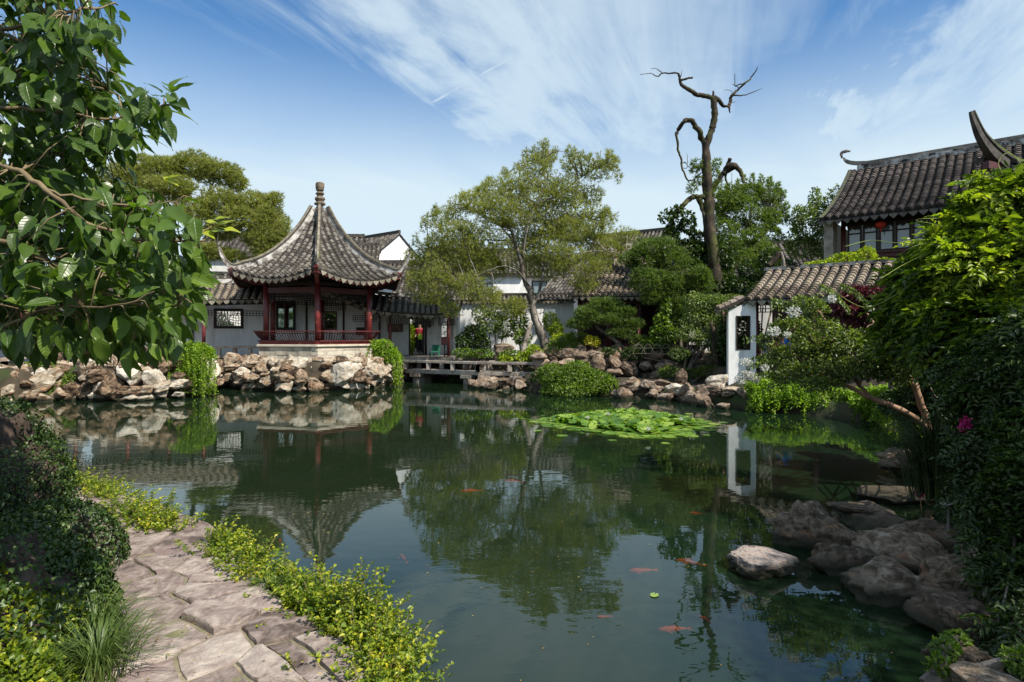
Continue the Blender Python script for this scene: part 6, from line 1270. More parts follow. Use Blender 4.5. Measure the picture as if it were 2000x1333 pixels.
# yellow green edging shrub along the water side of the path: many small-leaved shoots
def edging(label, pts, n, h, wd):
    n = int(n*0.78)
    q = [Vector(p) for p in pts]; c = q[len(q)//2]; t = thing('edging_shrub', label, 'shrub', tuple(c)); Pn, Dn = [], []; mb = MB(); L_ = len(q)-1
    for i in range(n):
        u = random.random()*L_; k = min(int(u), L_-1); b = q[k].lerp(q[k+1], u-k); hh = h[k]+(h[k+1]-h[k])*(u-k); ww = wd[k]+(wd[k+1]-wd[k])*(u-k)
        s = b+Vector((random.gauss(0.03, ww*0.30), random.gauss(0.03, ww*0.30), random.uniform(-0.14, -0.02))); tall = random.random() < 0.10
        H_ = hh*random.uniform(0.3, 0.85)*(1.7 if tall else 1); dx, dy = random.gauss(0.04, 0.1), random.gauss(0.02, 0.1); m = int(7+H_*38); st = []
        for j in range(m+1):
            f = j/m; st.append(s+Vector((dx*f+random.gauss(0, .004), dy*f+random.gauss(0, .004), H_*f)))
        if tall or i % 5 == 0: mb.tube(st[::2], 0.0022, 3)
        for j, p in enumerate(st[1:]):
            if p.z < -0.0: continue
            a = j*2.4+i
            for e in (0, 1): Pn.append(tuple(p)); Dn.append((math.cos(a+e*math.pi)*0.9, math.sin(a+e*math.pi)*0.9, random.uniform(-0.1, 0.7)))
    Pn = np.array(Pn); Dn = np.array(Dn)+0.25*rvec(len(Pn)); k = len(Pn); V_, F_ = leaf_arrays(Pn, Dn, rvec(k)*0.6+np.array([0, 0, 1.0]), 0.030*rng.uniform(.6, 1.3, k), 0.019*rng.uniform(.7, 1.25, k), 0.2)
    np_mesh('foliage', V_, F_, L_edge, t); mb.build('stems', M_twig, t, kind='stuff'); return t
g3 = lambda px, py, z=0.56: G(px, py, z)
edging('yellow green edging plant beyond the far end of the path', [g3(110, 950), g3(160, 965), g3(215, 985)], 420, [.20, .22, .24], [.28, .28, .26])
edging('sunlit yellow green edging shrub at the first bend of the path', [g3(215, 1000), g3(270, 1030), g3(330, 1050)], 480, [.22, .28, .22], [.26, .28, .22])
edging('bushy edging shrub half way down the path over the water', [g3(405, 1065), g3(430, 1090), g3(470, 1122), g3(515, 1155)], 520, [.20, .24, .22, .22], [.13, .16, .16, .16])
edging('tall shooting edging shrub where the path turns toward the water', [g3(540, 1165), g3(590, 1195), g3(650, 1225), g3(690, 1265)], 620, [.22, .26, .30, .28], [.16, .18, .2, .18])
edging('leafy edging shrub at the bottom by the last flagstone', [g3(715, 1270), g3(725, 1320), g3(725, 1380), g3(640, 1350)], 560, [.26, .22, .2, .1], [.15, .15, .15, .12])
edging('low edging sprigs in the joint left of the last flagstone', [g3(560, 1320), g3(600, 1335)], 90, [.08, .08], [.06, .06])
tr = thing('garden_rock', 'rounded ivy topped rock shouldering onto the path at the left', 'rock', (-2.25, 3.55, 0.6)); rock(RK_I, (-3.1, 4.0, 0.6), (0.32, 0.36, 0.36), tr, tilt=0.1); rock(RK_I, (-2.66, 3.3, 0.6), (0.26, 0.3, 0.34), tr, tilt=0.1)
surf_leaves('ivy', [(Vector((-2.68, 3.3, 0.62)), (0.31, 0.35, 0.37)), (Vector((-3.12, 4.0, 0.62)), (0.36, 0.4, 0.40))], 14000, 0.032, 0.024, L_ivy, tr, -0.3, 1.6)

# ---------------------------------------------------------------- right side: crepe myrtle, purple tree, wisteria, dark mass
def big_shrub(name, label, limbs, blobs, n, l, w, m, bark, cat='tree', per=4, shell=0.45, lump=0.5, r0=0.02, droop=0.2, base=0.4, kind=None):
    t = thing(name, label, cat, (limbs[0][0][0].x, limbs[0][0][0].y, base)); mb = MB(); src = []
    for pts, a, b in limbs: src += limb(mb, pts, a, b, 8, 5, 0.012)
    twigs_to(mb, src[2:], blobs, per, r0, 0.004); mb.build('trunk', bark, t, smooth=True)
    foliage('foliage', blobs, n, l, w, m, t, shell, lump, droop); return t
pp = lambda *q: [P(*a) for a in q]
CM = pxblobs([(a_, b_, c_, d_, e_*0.88) for a_, b_, c_, d_, e_ in [(1545, 640, 40, 26, 10.2), (1500, 665, 26, 16, 10.4), (1580, 600, 36, 24, 10.4), (1610, 645, 46, 24, 10), (1600, 680, 60, 34, 9.8), (1530, 690, 36, 20, 10), (1660, 670, 50, 36, 9.6), (1560, 725, 50, 24, 9.6), (1640, 725, 60, 28, 9.4), (1700, 700, 50, 40, 9.2), (1600, 750, 46, 14, 9.2), (1500, 708, 22, 10, 10), (1520, 735, 24, 12, 9.8), (1740, 725, 50, 24, 9.2), (1760, 680, 46, 40, 9), (1790, 700, 50, 50, 8.8)]])
pc = lambda *q: [P(a[0], a[1], a[2]*0.88) for a in q]
L_crepe = leafmat('crepe_leaf', [(0.05, (0.03, 0.05, 0.012)), (0.5, (0.10, 0.14, 0.03)), (0.95, (0.32, 0.38, 0.09))], 0.36, 0.4, clump=3)
cm = big_shrub('crepe_myrtle', 'white flowering crepe myrtle spreading over the right bank', [(pc((1820, 960, 9.2), (1815, 900, 9.2), (1816, 850, 9.2), (1800, 790, 9.2), (1780, 740, 9.2)), 0.06, 0.04), (pc((1818, 840, 9.2), (1760, 800, 9.2), (1700, 778, 9.3), (1660, 758, 9.4), (1625, 745, 9.6), (1570, 720, 9.8)), 0.045, 0.015), (pc((1700, 778, 9.3), (1665, 735, 9.5), (1640, 690, 9.8), (1620, 640, 10)), 0.03, 0.012), (pc((1790, 760, 9.2), (1750, 700, 9.3), (1720, 650, 9.5), (1690, 610, 9.7)), 0.035, 0.012), (pc((1700, 720, 9.3), (1620, 670, 9.8), (1550, 650, 10.2), (1510, 660, 10.4)), 0.02, 0.008)],
     CM, 11500, 0.06, 0.032, L_crepe, M_redbark, per=5, shell=0.15, lump=0.85)
Pn, Dn = [], []
for (x0, y0, x1, y1, D_) in ((1600, 700, 1510, 693, 10), (1560, 690, 1455, 712, 10), (1600, 650, 1450, 668, 10.3), (1580, 620, 1505, 588, 10.4), (1640, 640, 1500, 600, 10.4), (1600, 730, 1470, 738, 9.8), (1580, 660, 1500, 640, 10.3), (1700, 600, 1640, 560, 9.8), (1660, 610, 1600, 560, 10), (1600, 745, 1500, 757, 9.6), (1540, 715, 1455, 722, 9.9)):
    D_ *= 0.88; a, b = P(x0, y0, D_), P(x1, y1, D_); k = 34
    for i in range(k):
        f = i/k; p = a.lerp(b, f)+Vector((0, 0, 0.06*math.sin(f*3.14)))
        for e in (-1, 1): Pn.append(tuple(p)); Dn.append((random.uniform(-.4, -.1), random.uniform(-.5, .5), e*0.8+0.2))
k = len(Pn); leaves('sprays', Pn, np.array(Dn), rvec(k)+np.array([0, -1, .4]), 0.062*rng.uniform(.7, 1.2, k), 0.035*rng.uniform(.8, 1.2, k), L_grey, cm)
for px, py, s in ((1550, 609, 15), (1511, 648, 12), (1457, 709, 11), (1493, 719, 8), (1446, 742, 11), (1466, 734, 10), (1624, 584, 9), (1538, 655, 7), (1455, 730, 7), (1700, 603, 6), (1475, 742, 8)):
    D_ = 8.7; c = P(px, py, D_); R = s*D_/F; n = 150; u = rvec(n); p = np.array(c)+u*R*rng.uniform(.3, 1, (n, 1))*np.array([1, .9, .8]); leaves('flower_cluster', p, u+0.4*rvec(n), rvec(n), 0.026*rng.uniform(.7, 1.2, n), 0.026*rng.uniform(.7, 1.2, n), M_petal, cm, kind='stuff')
big_shrub('purple_leaf_tree', 'purple leaved tree showing between the crepe myrtle and the wisteria', [(pp((1740, 760, 12.5), (1730, 690, 12.5), (1710, 630, 12.5)), 0.05, 0.02)], pxblobs([(1680, 580, 40, 22, 12), (1725, 585, 40, 24, 12), (1755, 575, 30, 20, 12), (1650, 600, 24, 18, 12), (1700, 625, 40, 24, 12.2), (1660, 610, 22, 20, 12.6), (1765, 620, 30, 26, 12.4), (1740, 650, 36, 30, 12.2)]), 8500, 0.085, 0.05, L_purple, M_bark, per=3, base=0.9)
big_shrub('purple_leaf_tree', 'dark purple foliage at the right edge below the wisteria crown', [(pp((1940, 800, 8), (1935, 720, 8), (1930, 660, 8)), 0.04, 0.02)], pxblobs([(1930, 680, 50, 30, 8), (1975, 720, 40, 34, 8), (1900, 720, 30, 20, 8.2)]), 2400, 0.07, 0.04, L_purple, M_bark, per=2, base=0.5)
# wisteria: compound leaves with paired leaflets
def compound(name, blobs, n, ll, m, parent, pairs=5, lw=0.34, shell=0.6, lump=0.5, kind=None, hang=0.5):
    p, u, r = blobpts(blobs, n, shell, lump); d = unit(u+0.7*rvec(n)+np.array([-0.25, 0, -hang])); nr = unit(0.5*rvec(n)+np.array([0, -0.1, 1.0])); s = unit(np.cross(d, nr)); nr = np.cross(s, d); Ln = ll*rng.uniform(.7, 1.25, n)
    PP, DD, NN, LL = [], [], [], []
    for i in range(pairs+1):
        f = (i+0.6)/(pairs+0.6); q = p+d*(Ln*f)[:, None]+np.array([0, 0, -1.])*(Ln*0.25*f*f)[:, None]; sz = Ln*0.36*(0.75+0.5*math.sin(f*2.6))
        for e in ((-1, 1) if i < pairs else (0,)):
            dd = unit(s*e*0.95+d*(0.55 if e else 1)+np.array([0, 0, -0.25])+0.15*rvec(n)); PP.append(q); DD.append(dd); NN.append(nr+0.25*rvec(n)); LL.append(sz)
    PP, DD, NN, LL = map(np.concatenate, (PP, DD, NN, LL)); return leaves(name, PP, DD, NN, LL, LL*lw, m, parent, kind)
WB = pxblobs([(1935, 420, 55, 40, 6.6), (1975, 385, 50, 32, 6.4), (1890, 455, 50, 34, 6.8), (1850, 490, 40, 30, 7), (1950, 470, 70, 46, 6.3), (1900, 530, 80, 46, 6.4), (1820, 540, 40, 30, 7), (1790, 565, 34, 24, 7.2), (1985, 540, 70, 60, 6), (1840, 590, 60, 40, 6.8), (1920, 600, 80, 50, 6.2), (1770, 600, 30, 20, 7.3), (1800, 650, 46, 34, 7), (1870, 660, 60, 40, 6.4), (1960, 640, 80, 50, 5.8), (1760, 640, 30, 20, 7.4), (1815, 505, 22, 16, 7.2), (1765, 545, 16, 8, 7.3), (1745, 575, 14, 7, 7.3), (1780, 515, 14, 7, 7.2), (1835, 455, 14, 9, 7), (1860, 430, 12, 8, 6.9), (1890, 395, 14, 10, 6.8), (1930, 365, 16, 8, 6.6), (1760, 625, 16, 9, 7.4), (1745, 660, 14, 8, 7.5), (1950, 350, 14, 8, 6.5)])
ws = big_shrub('wisteria', 'bright green wisteria with curling tendrils tumbling in from the right edge', [(pp((2010, 1060, 6.6), (1990, 900, 6.6), (1975, 760, 6.6), (1960, 600, 6.6), (1940, 470, 6.6)), 0.06, 0.03), (pp((1970, 650, 6.6), (1900, 600, 6.7), (1830, 580, 7), (1780, 570, 7.2)), 0.03, 0.01), (pp((1950, 520, 6.6), (1890, 480, 6.8), (1840, 470, 7)), 0.03, 0.01)], WB, 4200, 0.08, 0.035, L_dark, M_bark, per=3, shell=0.3)  # dark inner leaf colour stands in for shade within the crown
compound('compound_leaves', WB, 2700, 0.27, L_wist, ws, lump=0.75, shell=0.4)
compound('sun_toned_shoots', pxblobs([(1850, 480, 60, 26, 6.6), (1900, 430, 46, 26, 6.5), (1960, 380, 50, 22, 6.3), (1920, 520, 90, 40, 6.1), (1830, 560, 60, 24, 6.7), (1880, 590, 70, 24, 6.2), (1790, 530, 26, 12, 7)]), 700, 0.21, L_bright, ws, 4, 0.36, 0.2)  # brighter leaf colour paints the sunlight on the outer shoots
mb = MB()
for q in ([(1850, 480), (1820, 470), (1780, 470), (1750, 475), (1700, 470), (1650, 482)], [(1800, 540), (1760, 570), (1700, 600), (1660, 590), (1620, 560)], [(1840, 520), (1800, 570), (1790, 620), (1800, 650), (1815, 660)], [(1960, 370), (1930, 340), (1900, 345), (1890, 370), (1900, 390)], [(1990, 380), (1965, 350), (1950, 320), (1965, 300), (1985, 310), (2000, 330)], [(1860, 660), (1830, 650), (1800, 640), (1785, 655), (1790, 690), (1800, 720)], [(1870, 670), (1865, 710), (1850, 740), (1845, 765)], [(1850, 455), (1830, 440), (1790, 432), (1800, 428), (1830, 427)], [(1750, 500), (1790, 480), (1840, 470)], [(1720, 545), (1760, 520), (1800, 500)]):
    mb.tube(interp([P(x, y, 6.5+random.uniform(-.15, .15)) for x, y in q], 5), [0.0042]*(5*(len(q)-1)+1), 4)
mb.build('tendrils', M_tendril, ws, smooth=True)
DB = pxblobs([(1800, 700, 60, 50, 8.9), (1860, 770, 50, 50, 8.7), (1790, 790, 44, 36, 9.3), (1850, 880, 40, 50, 8.6), (1900, 960, 46, 46, 6), (1880, 680, 70, 50, 6.2), (1900, 720, 60, 40, 5.6), (1960, 760, 80, 60, 5.2), (1900, 800, 50, 46, 5.4), (1970, 860, 70, 60, 4.9), (1930, 920, 60, 60, 5), (1985, 980, 70, 70, 4.6), (1960, 1060, 50, 60, 4.5), (2000, 1140, 60, 80, 4.2), (1990, 1230, 40, 50, 3.9), (2060, 700, 100, 150, 4.8), (2080, 1000, 100, 200, 4.3), (1870, 720, 30, 26, 6.6)])
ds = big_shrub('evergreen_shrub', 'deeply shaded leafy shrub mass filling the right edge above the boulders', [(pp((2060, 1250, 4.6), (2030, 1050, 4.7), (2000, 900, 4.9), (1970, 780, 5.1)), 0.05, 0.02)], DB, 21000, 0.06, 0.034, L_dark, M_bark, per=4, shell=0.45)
compound('compound_leaves', DB, 3400, 0.16, L_dark, ds, 4)
shrub('dark_bush', 'shaded bush between the wisteria and the curving right bank', [(1800, 720, 40, 34, 9.8), (1850, 760, 40, 40, 9.4), (1860, 840, 40, 50, 8.8), (1840, 900, 30, 30, 8.8), (1900, 880, 40, 60, 8), (1760, 790, 40, 26, 11), (1890, 950, 40, 40, 7.6)], 8500, 0.09, 0.05, L_dark, base=0.4)
shrub('small_leaf_bush', 'little dark leafed sprigs over the bottom right stones', [(1850, 1270, 26, 22, 3.4), (1835, 1300, 24, 16, 3.3), (1870, 1250, 24, 14, 3.5), (1990, 1290, 30, 24, 3.2)], 900, 0.035, 0.02, L_mid, base=0.3)
# big shade tree rising beside the viewer on the right; its crown shades the near right bank
SB = [(Vector((6.9, 3.9, 4.4)), (1.1, 1.0, 0.9)), (Vector((7.5, 2.6, 4.8)), (1.4, 1.4, 1.2)), (Vector((8.0, 4.0, 3.7)), (1.1, 0.9, 0.9)), (Vector((5.9, 3.9, 3.7)), (0.6, 0.6, 0.6)), (Vector((7.0, 1.0, 5.3)), (1.6, 1.4, 1.2)), (Vector((8.6, 3.6, 4.6)), (1.4, 1.6, 1.3))]
big_shrub('shade_tree', 'dense shade tree standing at the right just outside the view', [([Vector((6.6, 2.6, 0.4)), Vector((6.5, 2.6, 1.8)), Vector((6.3, 2.6, 3.2)), Vector((6.2, 2.8, 4.4))], 0.16, 0.08)], SB, 18000, 0.11, 0.06, L_mid, M_bark, per=6, r0=0.04, shell=0.6, lump=0.3)
# crepe myrtle bough arching over the near water, seen mainly in reflection
# pink flowers among the right leaves
t = thing('pink_flower', 'magenta flower cluster glowing among the dark leaves at the right', 'flower', tuple(P(1884, 832, 5.2))); n = 120; c = np.array(P(1884, 832, 5.15)); leaves('petals', c+rvec(n)*0.055*rng.uniform(.2, 1, (n, 1))*np.array([0.8, .8, 1.3]), rvec(n), rvec(n), 0.04*np.ones(n), 0.035*np.ones(n), M_pink, t); MB().tube([P(1884, 850, 5.2), P(1890, 900, 5.25), P(1900, 960, 5.3)], 0.006, 4).build('stem', M_twig, t)
t = thing('pink_flower', 'small magenta bloom above the long grey slab', 'flower', tuple(P(1797, 965, 7.4))); n = 40; c = np.array(P(1797, 965, 7.4)); leaves('petals', c+rvec(n)*0.035, rvec(n), rvec(n), 0.04*np.ones(n), 0.03*np.ones(n), M_pink, t); MB().tube([P(1797, 970, 7.4), P(1800, 1000, 7.4)], 0.005, 4).build('stem', M_twig, t)
t = thing('garden_sign', 'small tilted pale board standing in the dark grass at the right', 'sign', tuple(P(1850, 1010, 5.9))); a = P(1852, 980, 5.9)
MB().hexa([a+Vector((-0.09, -0.05, -0.03)), a+Vector((0.09, -0.05, 0.0)), a+Vector((0.09, 0.07, 0.05)), a+Vector((-0.09, 0.07, 0.02)), a+Vector((-0.09, -0.05, -0.02)), a+Vector((0.09, -0.05, 0.01)), a+Vector((0.09, 0.07, 0.06)), a+Vector((-0.09, 0.07, 0.03))]).build('board', M_white, t); MB().tube([a, a-Vector((0, 0, 0.6))], 0.012, 6).build('post', M_palebark, t)

# ---------------------------------------------------------------- water lilies
def build_lilies():
    out = [(1034, 822), (1065, 834), (1118, 841), (1178, 848), (1210, 852), (1240, 858), (1286, 858), (1352, 853), (1348, 840), (1389, 842), (1398, 829), (1371, 821), (1325, 812), (1233, 802), (1164, 805), (1088, 814)]
    poly = [W(*p) for p in out]; xs = [p[0] for p in poly]; ys = [p[1] for p in poly]; c = (sum(xs)/len(xs), sum(ys)/len(ys))
    t = thing('water_lily_patch', 'round patch of water lilies floating in the middle of the pond', 'water lilies', (c[0], c[1], 0))
    def inp(x, y):
        r = False
        for k in range(len(poly)):
            x1, y1 = poly[k]; x2, y2 = poly[(k+1) % len(poly)]
            if (y1 > y) != (y2 > y) and x < (x2-x1)*(y-y1)/(y2-y1)+x1: r = not r
        return r
    def pad(name, rim, m, seed):
        rs = random.Random(seed); n = 18; V = [(0, 0, 0.004)]; a0 = 0.22
        for ring, f in enumerate((0.55, 1.0)):
            for i in range(n): a = a0+(6.283-2*a0)*i/(n-1); V.append((f*math.cos(a)*(1+rs.uniform(-.04, .04)), f*math.sin(a), (rim*f*f+0.05*rim*math.sin(5*a))))
        Fc = [(0, i+1, i+2) for i in range(n-1)]+[(i+1, n+i+1, n+i+2, i+2) for i in range(n-1)]; me = bpy.data.meshes.new(name); me.from_pydata(V, [], Fc); me.materials.append(m); return me
    PD = [pad('lily_pad', r, L_lily, i) for i, r in enumerate((0.0, 0.04, 0.02, 0.08))]; placed = []; tries = 0
    def frac(x, y):
        return min(math.hypot(x-p[0], y-p[1]) for p in dense)
    dense = []
    for k in range(len(poly)):
        a, b = Vector(poly[k]), Vector(poly[(k+1) % len(poly)]); dense += [tuple(a.lerp(b, i/12)) for i in range(12)]
    while len(placed) < 290 and tries < 30000:
        tries += 1; x, y = random.uniform(min(xs), max(xs)), random.uniform(min(ys), max(ys))
        if not inp(x, y): continue
        e = frac(x, y)
        if e > 0.75 and random.random() < 0.7: continue
        r = random.uniform(0.10, 0.18)
        if any((x-a)**2+(y-b)**2 < (0.62*(r+q))**2 for a, b, q in placed): continue
        placed.append((x, y, r)); link('lily_pad', random.choice(PD), None, t, (x, y, 0.010+random.random()*0.006), (random.uniform(-.03, .03), random.uniform(-.03, .03), random.uniform(0, 6.28)), (r, r, r))
    for px, py in ((1020, 818), (1050, 842), (1098, 852), (1405, 836), (1412, 826), (1380, 850), (1300, 866), (1196, 860), (1060, 812), (1345, 809)):
        p = G(px, py, 0.01); r = random.uniform(0.07, 0.13); link('lily_pad', random.choice(PD), None, t, p, (0, 0, random.uniform(0, 6.28)), (r, r, r))
    # raised leaves crowding the middle
    V, Fc = [], []; b = 0; st = MB()
    for _ in range(2600):
        x, y = random.uniform(min(xs), max(xs)), random.uniform(min(ys), max(ys))
        if not inp(x, y) or frac(x, y) < 0.42+random.random()*0.25: continue
        r = random.uniform(0.07, 0.14); h = random.uniform(0.01, 0.10)*min(1, frac(x, y)/0.8); nrm = Vector((random.gauss(0, .33), random.gauss(-0.1, .33), 1)).normalized(); q = Vector((0, 0, 1)).rotation_difference(nrm); n = 9; a1 = random.uniform(0, 6.28); cup = random.uniform(0, 0.35)
        vs = [Vector((0, 0, 0))]+[Vector((r*math.cos(a1+0.25+5.8*i/(n-1)), r*math.sin(a1+0.25+5.8*i/(n-1)), r*cup)) for i in range(n)]
        V += [tuple(q@v+Vector((x, y, h+0.03))) for v in vs]; Fc += [(b, b+1+i, b+2+i) for i in range(n-1)]; b += n+1
    np_mesh('raised_leaves', np.array(V), np.array(Fc), L_lilys, t, kind='stuff')
    for px, py in ((1148, 819), (1266, 842), (1188, 812), (1330, 822)):
        p = G(px, py, 0.16); n = 16; a = np.arange(n)/n*6.283*2; el = np.where(np.arange(n) < 8, .5, 1.1); d = np.stack([np.cos(a)*np.cos(el), np.sin(a)*np.cos(el), np.sin(el)], 1); leaves('lily_flower', np.repeat([tuple(p)], n, 0), d, np.stack([-np.cos(a)*.6, -np.sin(a)*.6, np.ones(n)], 1), 0.085*np.ones(n), 0.04*np.ones(n), M_petal, t)
    for px, py, lb in ((1278, 1162, 'single small lily pad drifting in open water near the stepping rock'), (1389, 844, None)):
        if lb: p = G(px, py, 0.008); o = link('floating_leaf', PD[0], None, None, p, (0, 0, 1), (0.045, 0.035, 0.04)); tag(o, lb, 'leaf')
build_lilies()

# ---------------------------------------------------------------- koi just under the surface
def koi_mesh(seed, bend):
    m = MB(); L_ = 1.0; prof = [(0.0, .02, .02), (.08, .07, .08), (.25, .11, .13), (.45, .10, .12), (.65, .065, .085), (.82, .03, .05), (.88, .02, .045)]; n = 8; V = []; Fc = []
    for x, w, h in prof:
        for k in range(n): a = 6.283*k/n; V.append((bend*x*x+w*math.cos(a), -x, h*math.sin(a)))
    for i in range(len(prof)-1):
        for k in range(n): Fc.append((i*n+k, i*n+(k+1) % n, (i+1)*n+(k+1) % n, (i+1)*n+k))
    Fc.append(tuple(range(n))[::-1]); b = len(V); bx = bend*.8
    V += [(bx-.01, -.86, 0), (bx+.01, -.86, 0), (bx+.09+bend*.3, -1.08, .05), (bx+bend*.4, -1.0, .0), (bx-.09+bend*.3, -1.1, -.05)]; Fc += [(b, b+1, b+2, b+3), (b, b+3, b+4)]
    b = len(V); V += [(.09, -.25, -.02), (.24, -.38, -.03), (.2, -.42, -.03), (.09, -.32, -.02), (-.09, -.25, -.02), (-.24, -.38, -.03), (-.2, -.42, -.03), (-.09, -.32, -.02), (0, -.3, .12), (0, -.55, .17), (0, -.6, .1)]
    Fc += [(b, b+1, b+2, b+3), (b+4, b+7, b+6, b+5), (b+8, b+9, b+10)]
    me = bpy.data.meshes.new('koi'); me.from_pydata(V, [], Fc); me.materials.append(M_koi); me.polygons.foreach_set('use_smooth', np.ones(len(Fc), bool)); return me
KM = [koi_mesh(0, .2), koi_mesh(1, -.25), koi_mesh(2, .05)]
for i, (px, py, rz, s, lb) in enumerate(((783, 1083, 0.3, .26, 'red koi left of centre in open water'), (985, 940, 1.5, .34, 'faint koi in the reflected sky under the pavilion side'), (900, 960, 1.7, .34, 'orange koi in the reflection of the big pine'), (1228, 1115, 1.5, .30, 'long red koi swimming level left of the stepping rock'), (1318, 1095, 1.3, .32, 'bright red koi in the dark tree reflection'), (1285, 1230, 1.6, .28, 'red koi nearest the bottom of the pond view'), (1165, 1205, 1.5, .14, 'small orange koi at the tip of the pine reflection'), (1362, 1203, .8, .15, 'small orange koi on the dead trunk reflection'), (1345, 1002, 1.2, .24, 'orange koi under the gallery reflection'), (548, 1053, 0.2, .18, 'dim red koi by the pavilion roof reflection'))):
    p = G(px, py, -0.07); s *= 0.9; o = link('koi', KM[i % 3], None, None, p, (0, 0, rz), (s*0.8, s, s*0.8)); tag(o, lb, 'fish', 'koi swimming in the pond')

# ---------------------------------------------------------------- people
def skin_mat(): return surf('skin', [(0.3, (0.42, 0.25, 0.17)), (0.7, (0.52, 0.32, 0.22))], 3, 0.6, 0)
M_skin = skin_mat(); M_hair = surf('black_hair', [(0.3, (0.008, 0.006, 0.005)), (0.7, (0.02, 0.015, 0.012))], 8, 0.5, 0)
def skinned(name, verts, edges, radii, m, parent, root=0, lv=2):
    me = bpy.data.meshes.new(name); off = wloc(parent); me.from_pydata([tuple(Vector(v)-off) for v in verts], edges, []); o = link(name, me, m, parent)
    md = o.modifiers.new('skin', 'SKIN'); sv = me.skin_vertices[0].data
    for i, r in enumerate(radii): sv[i].radius = (r, r) if isinstance(r, (int, float)) else r
    sv[root].use_root = True; s = o.modifiers.new('sub', 'SUBSURF'); s.levels = lv; s.render_levels = lv
    for mm in (md,): mm.use_smooth_shade = True
    return o
def person(label, J, shirt, trousers, base, group=None):
    """J: joints in world coordinates"""
    t = thing('person', label, 'person', base, group); names = ['pelvis', 'waist', 'chest', 'neck', 'head', 'crown', 'shL', 'elL', 'haL', 'fiL', 'shR', 'elR', 'haR', 'fiR', 'hipL', 'knL', 'anL', 'toL', 'hipR', 'knR', 'anR', 'toR']
    V = [J[n] for n in names]; E = [(0, 1), (1, 2), (2, 3), (3, 4), (4, 5), (2, 6), (6, 7), (7, 8), (8, 9), (2, 10), (10, 11), (11, 12), (12, 13), (0, 14), (14, 15), (15, 16), (16, 17), (0, 18), (18, 19), (19, 20), (20, 21)]
    R = [.13, .12, .14, .05, .095, .07, .06, .043, .032, .022, .06, .043, .032, .022, .085, .058, .04, .03, .085, .058, .04, .03]
    skinned('body', V, E, R, M_skin, t)
    k = 1.16; ids = [0, 1, 2, 6, 7, 10, 11]; vv = [V[i] for i in ids]; vv[4] = lerp(Vector(V[6]), Vector(V[7]), 0.75); vv[6] = lerp(Vector(V[10]), Vector(V[11]), 0.75)
    skinned('shirt', vv, [(0, 1), (1, 2), (2, 3), (3, 4), (2, 5), (5, 6)], [.15, .145, .165, .085, .065, .085, .065], shirt, t)
    ids = [0, 14, 15, 16, 18, 19, 20]; skinned('trousers', [V[i] for i in ids], [(0, 1), (1, 2), (2, 3), (0, 4), (4, 5), (5, 6)], [.145, .10, .075, .055, .10, .075, .055], trousers, t)
    h, c = Vector(J['head']), Vector(J['crown']); skinned('hair', [h+Vector((0, 0.03, 0.03)), c+Vector((0, 0.01, 0.01))], [(0, 1)], [.10, .085], M_hair, t)
    return t
def stand(b, face=-1, s=1.0, arm=0.25, stride=0.12):
    b = Vector(b); v = lambda x, y, z: b+Vector((x*s, y*s*-face, z*s))
    return dict(pelvis=v(0, 0, .95), waist=v(0, 0, 1.1), chest=v(0, 0, 1.32), neck=v(0, -.01, 1.48), head=v(0, -.03, 1.58), crown=v(0, -.02, 1.66), shL=v(-.17, 0, 1.38), elL=v(-.22, .03, 1.12), haL=v(-.2, -arm, .98), fiL=v(-.2, -arm-.1, .96), shR=v(.17, 0, 1.38), elR=v(.22, .05, 1.12), haR=v(.22, -.05, .88), fiR=v(.22, -.07, .78), hipL=v(-.09, 0, .88), knL=v(-.1, -stride*.7, .48), anL=v(-.1, -stride, .08), toL=v(-.1, -stride-.14, .04), hipR=v(.09, 0, .88), knR=v(.1, -.02, .48), anR=v(.1, stride, .08), toR=v(.1, stride-.14, .04))
cl = lambda n, c: surf(n, [(0.3, c), (0.7, tuple(x*1.15 for x in c))], 4, 0.85, 0)
person('person in a red top and lime bag seen through the corridor doorway', stand(((820-1000)*32.6/F, 32.6, 1.14), -1), cl('red_shirt', (0.5, 0.04, 0.06)), cl('dark_trousers', (0.03, 0.03, 0.04)), ((820-1000)*32.6/F, 32.6, 1.14))
t = thing('shoulder_bag', 'lime green bag hanging at the side of the person in the doorway', 'bag', ((820-1000)*32.6/F+0.05, 32.4, 2.0)); b = Vector(((821-1000)*32.5/F, 32.40, 1.95)); MB().hexa([b+Vector(q) for q in ((-.13, -.05, 0), (.13, -.05, 0), (.13, .03, 0), (-.13, .03, 0), (-.1, -.04, .3), (.1, -.04, .3), (.1, .02, .3), (-.1, .02, .3))]).build('bag_body', cl('lime_cloth', (0.35, 0.55, 0.04)), t, bevel=0.03); MB().tube([b+Vector((-.08, -.02, .3)), b+Vector((0.02, -.03, .48)), b+Vector((.08, -.02, .3))], 0.012, 5).build('strap', cl('lime_cloth', (0.35, 0.55, 0.04)), t)
person('person in a patterned shirt standing in the left corridor behind the leaves', stand(((218-1000)*26.5/F, 26.6, 1.17), -1), cl('pink_shirt', (0.55, 0.3, 0.28)), cl('blue_jeans', (0.05, 0.09, 0.18)), ((218-1000)*26.5/F, 26.6, 1.17))
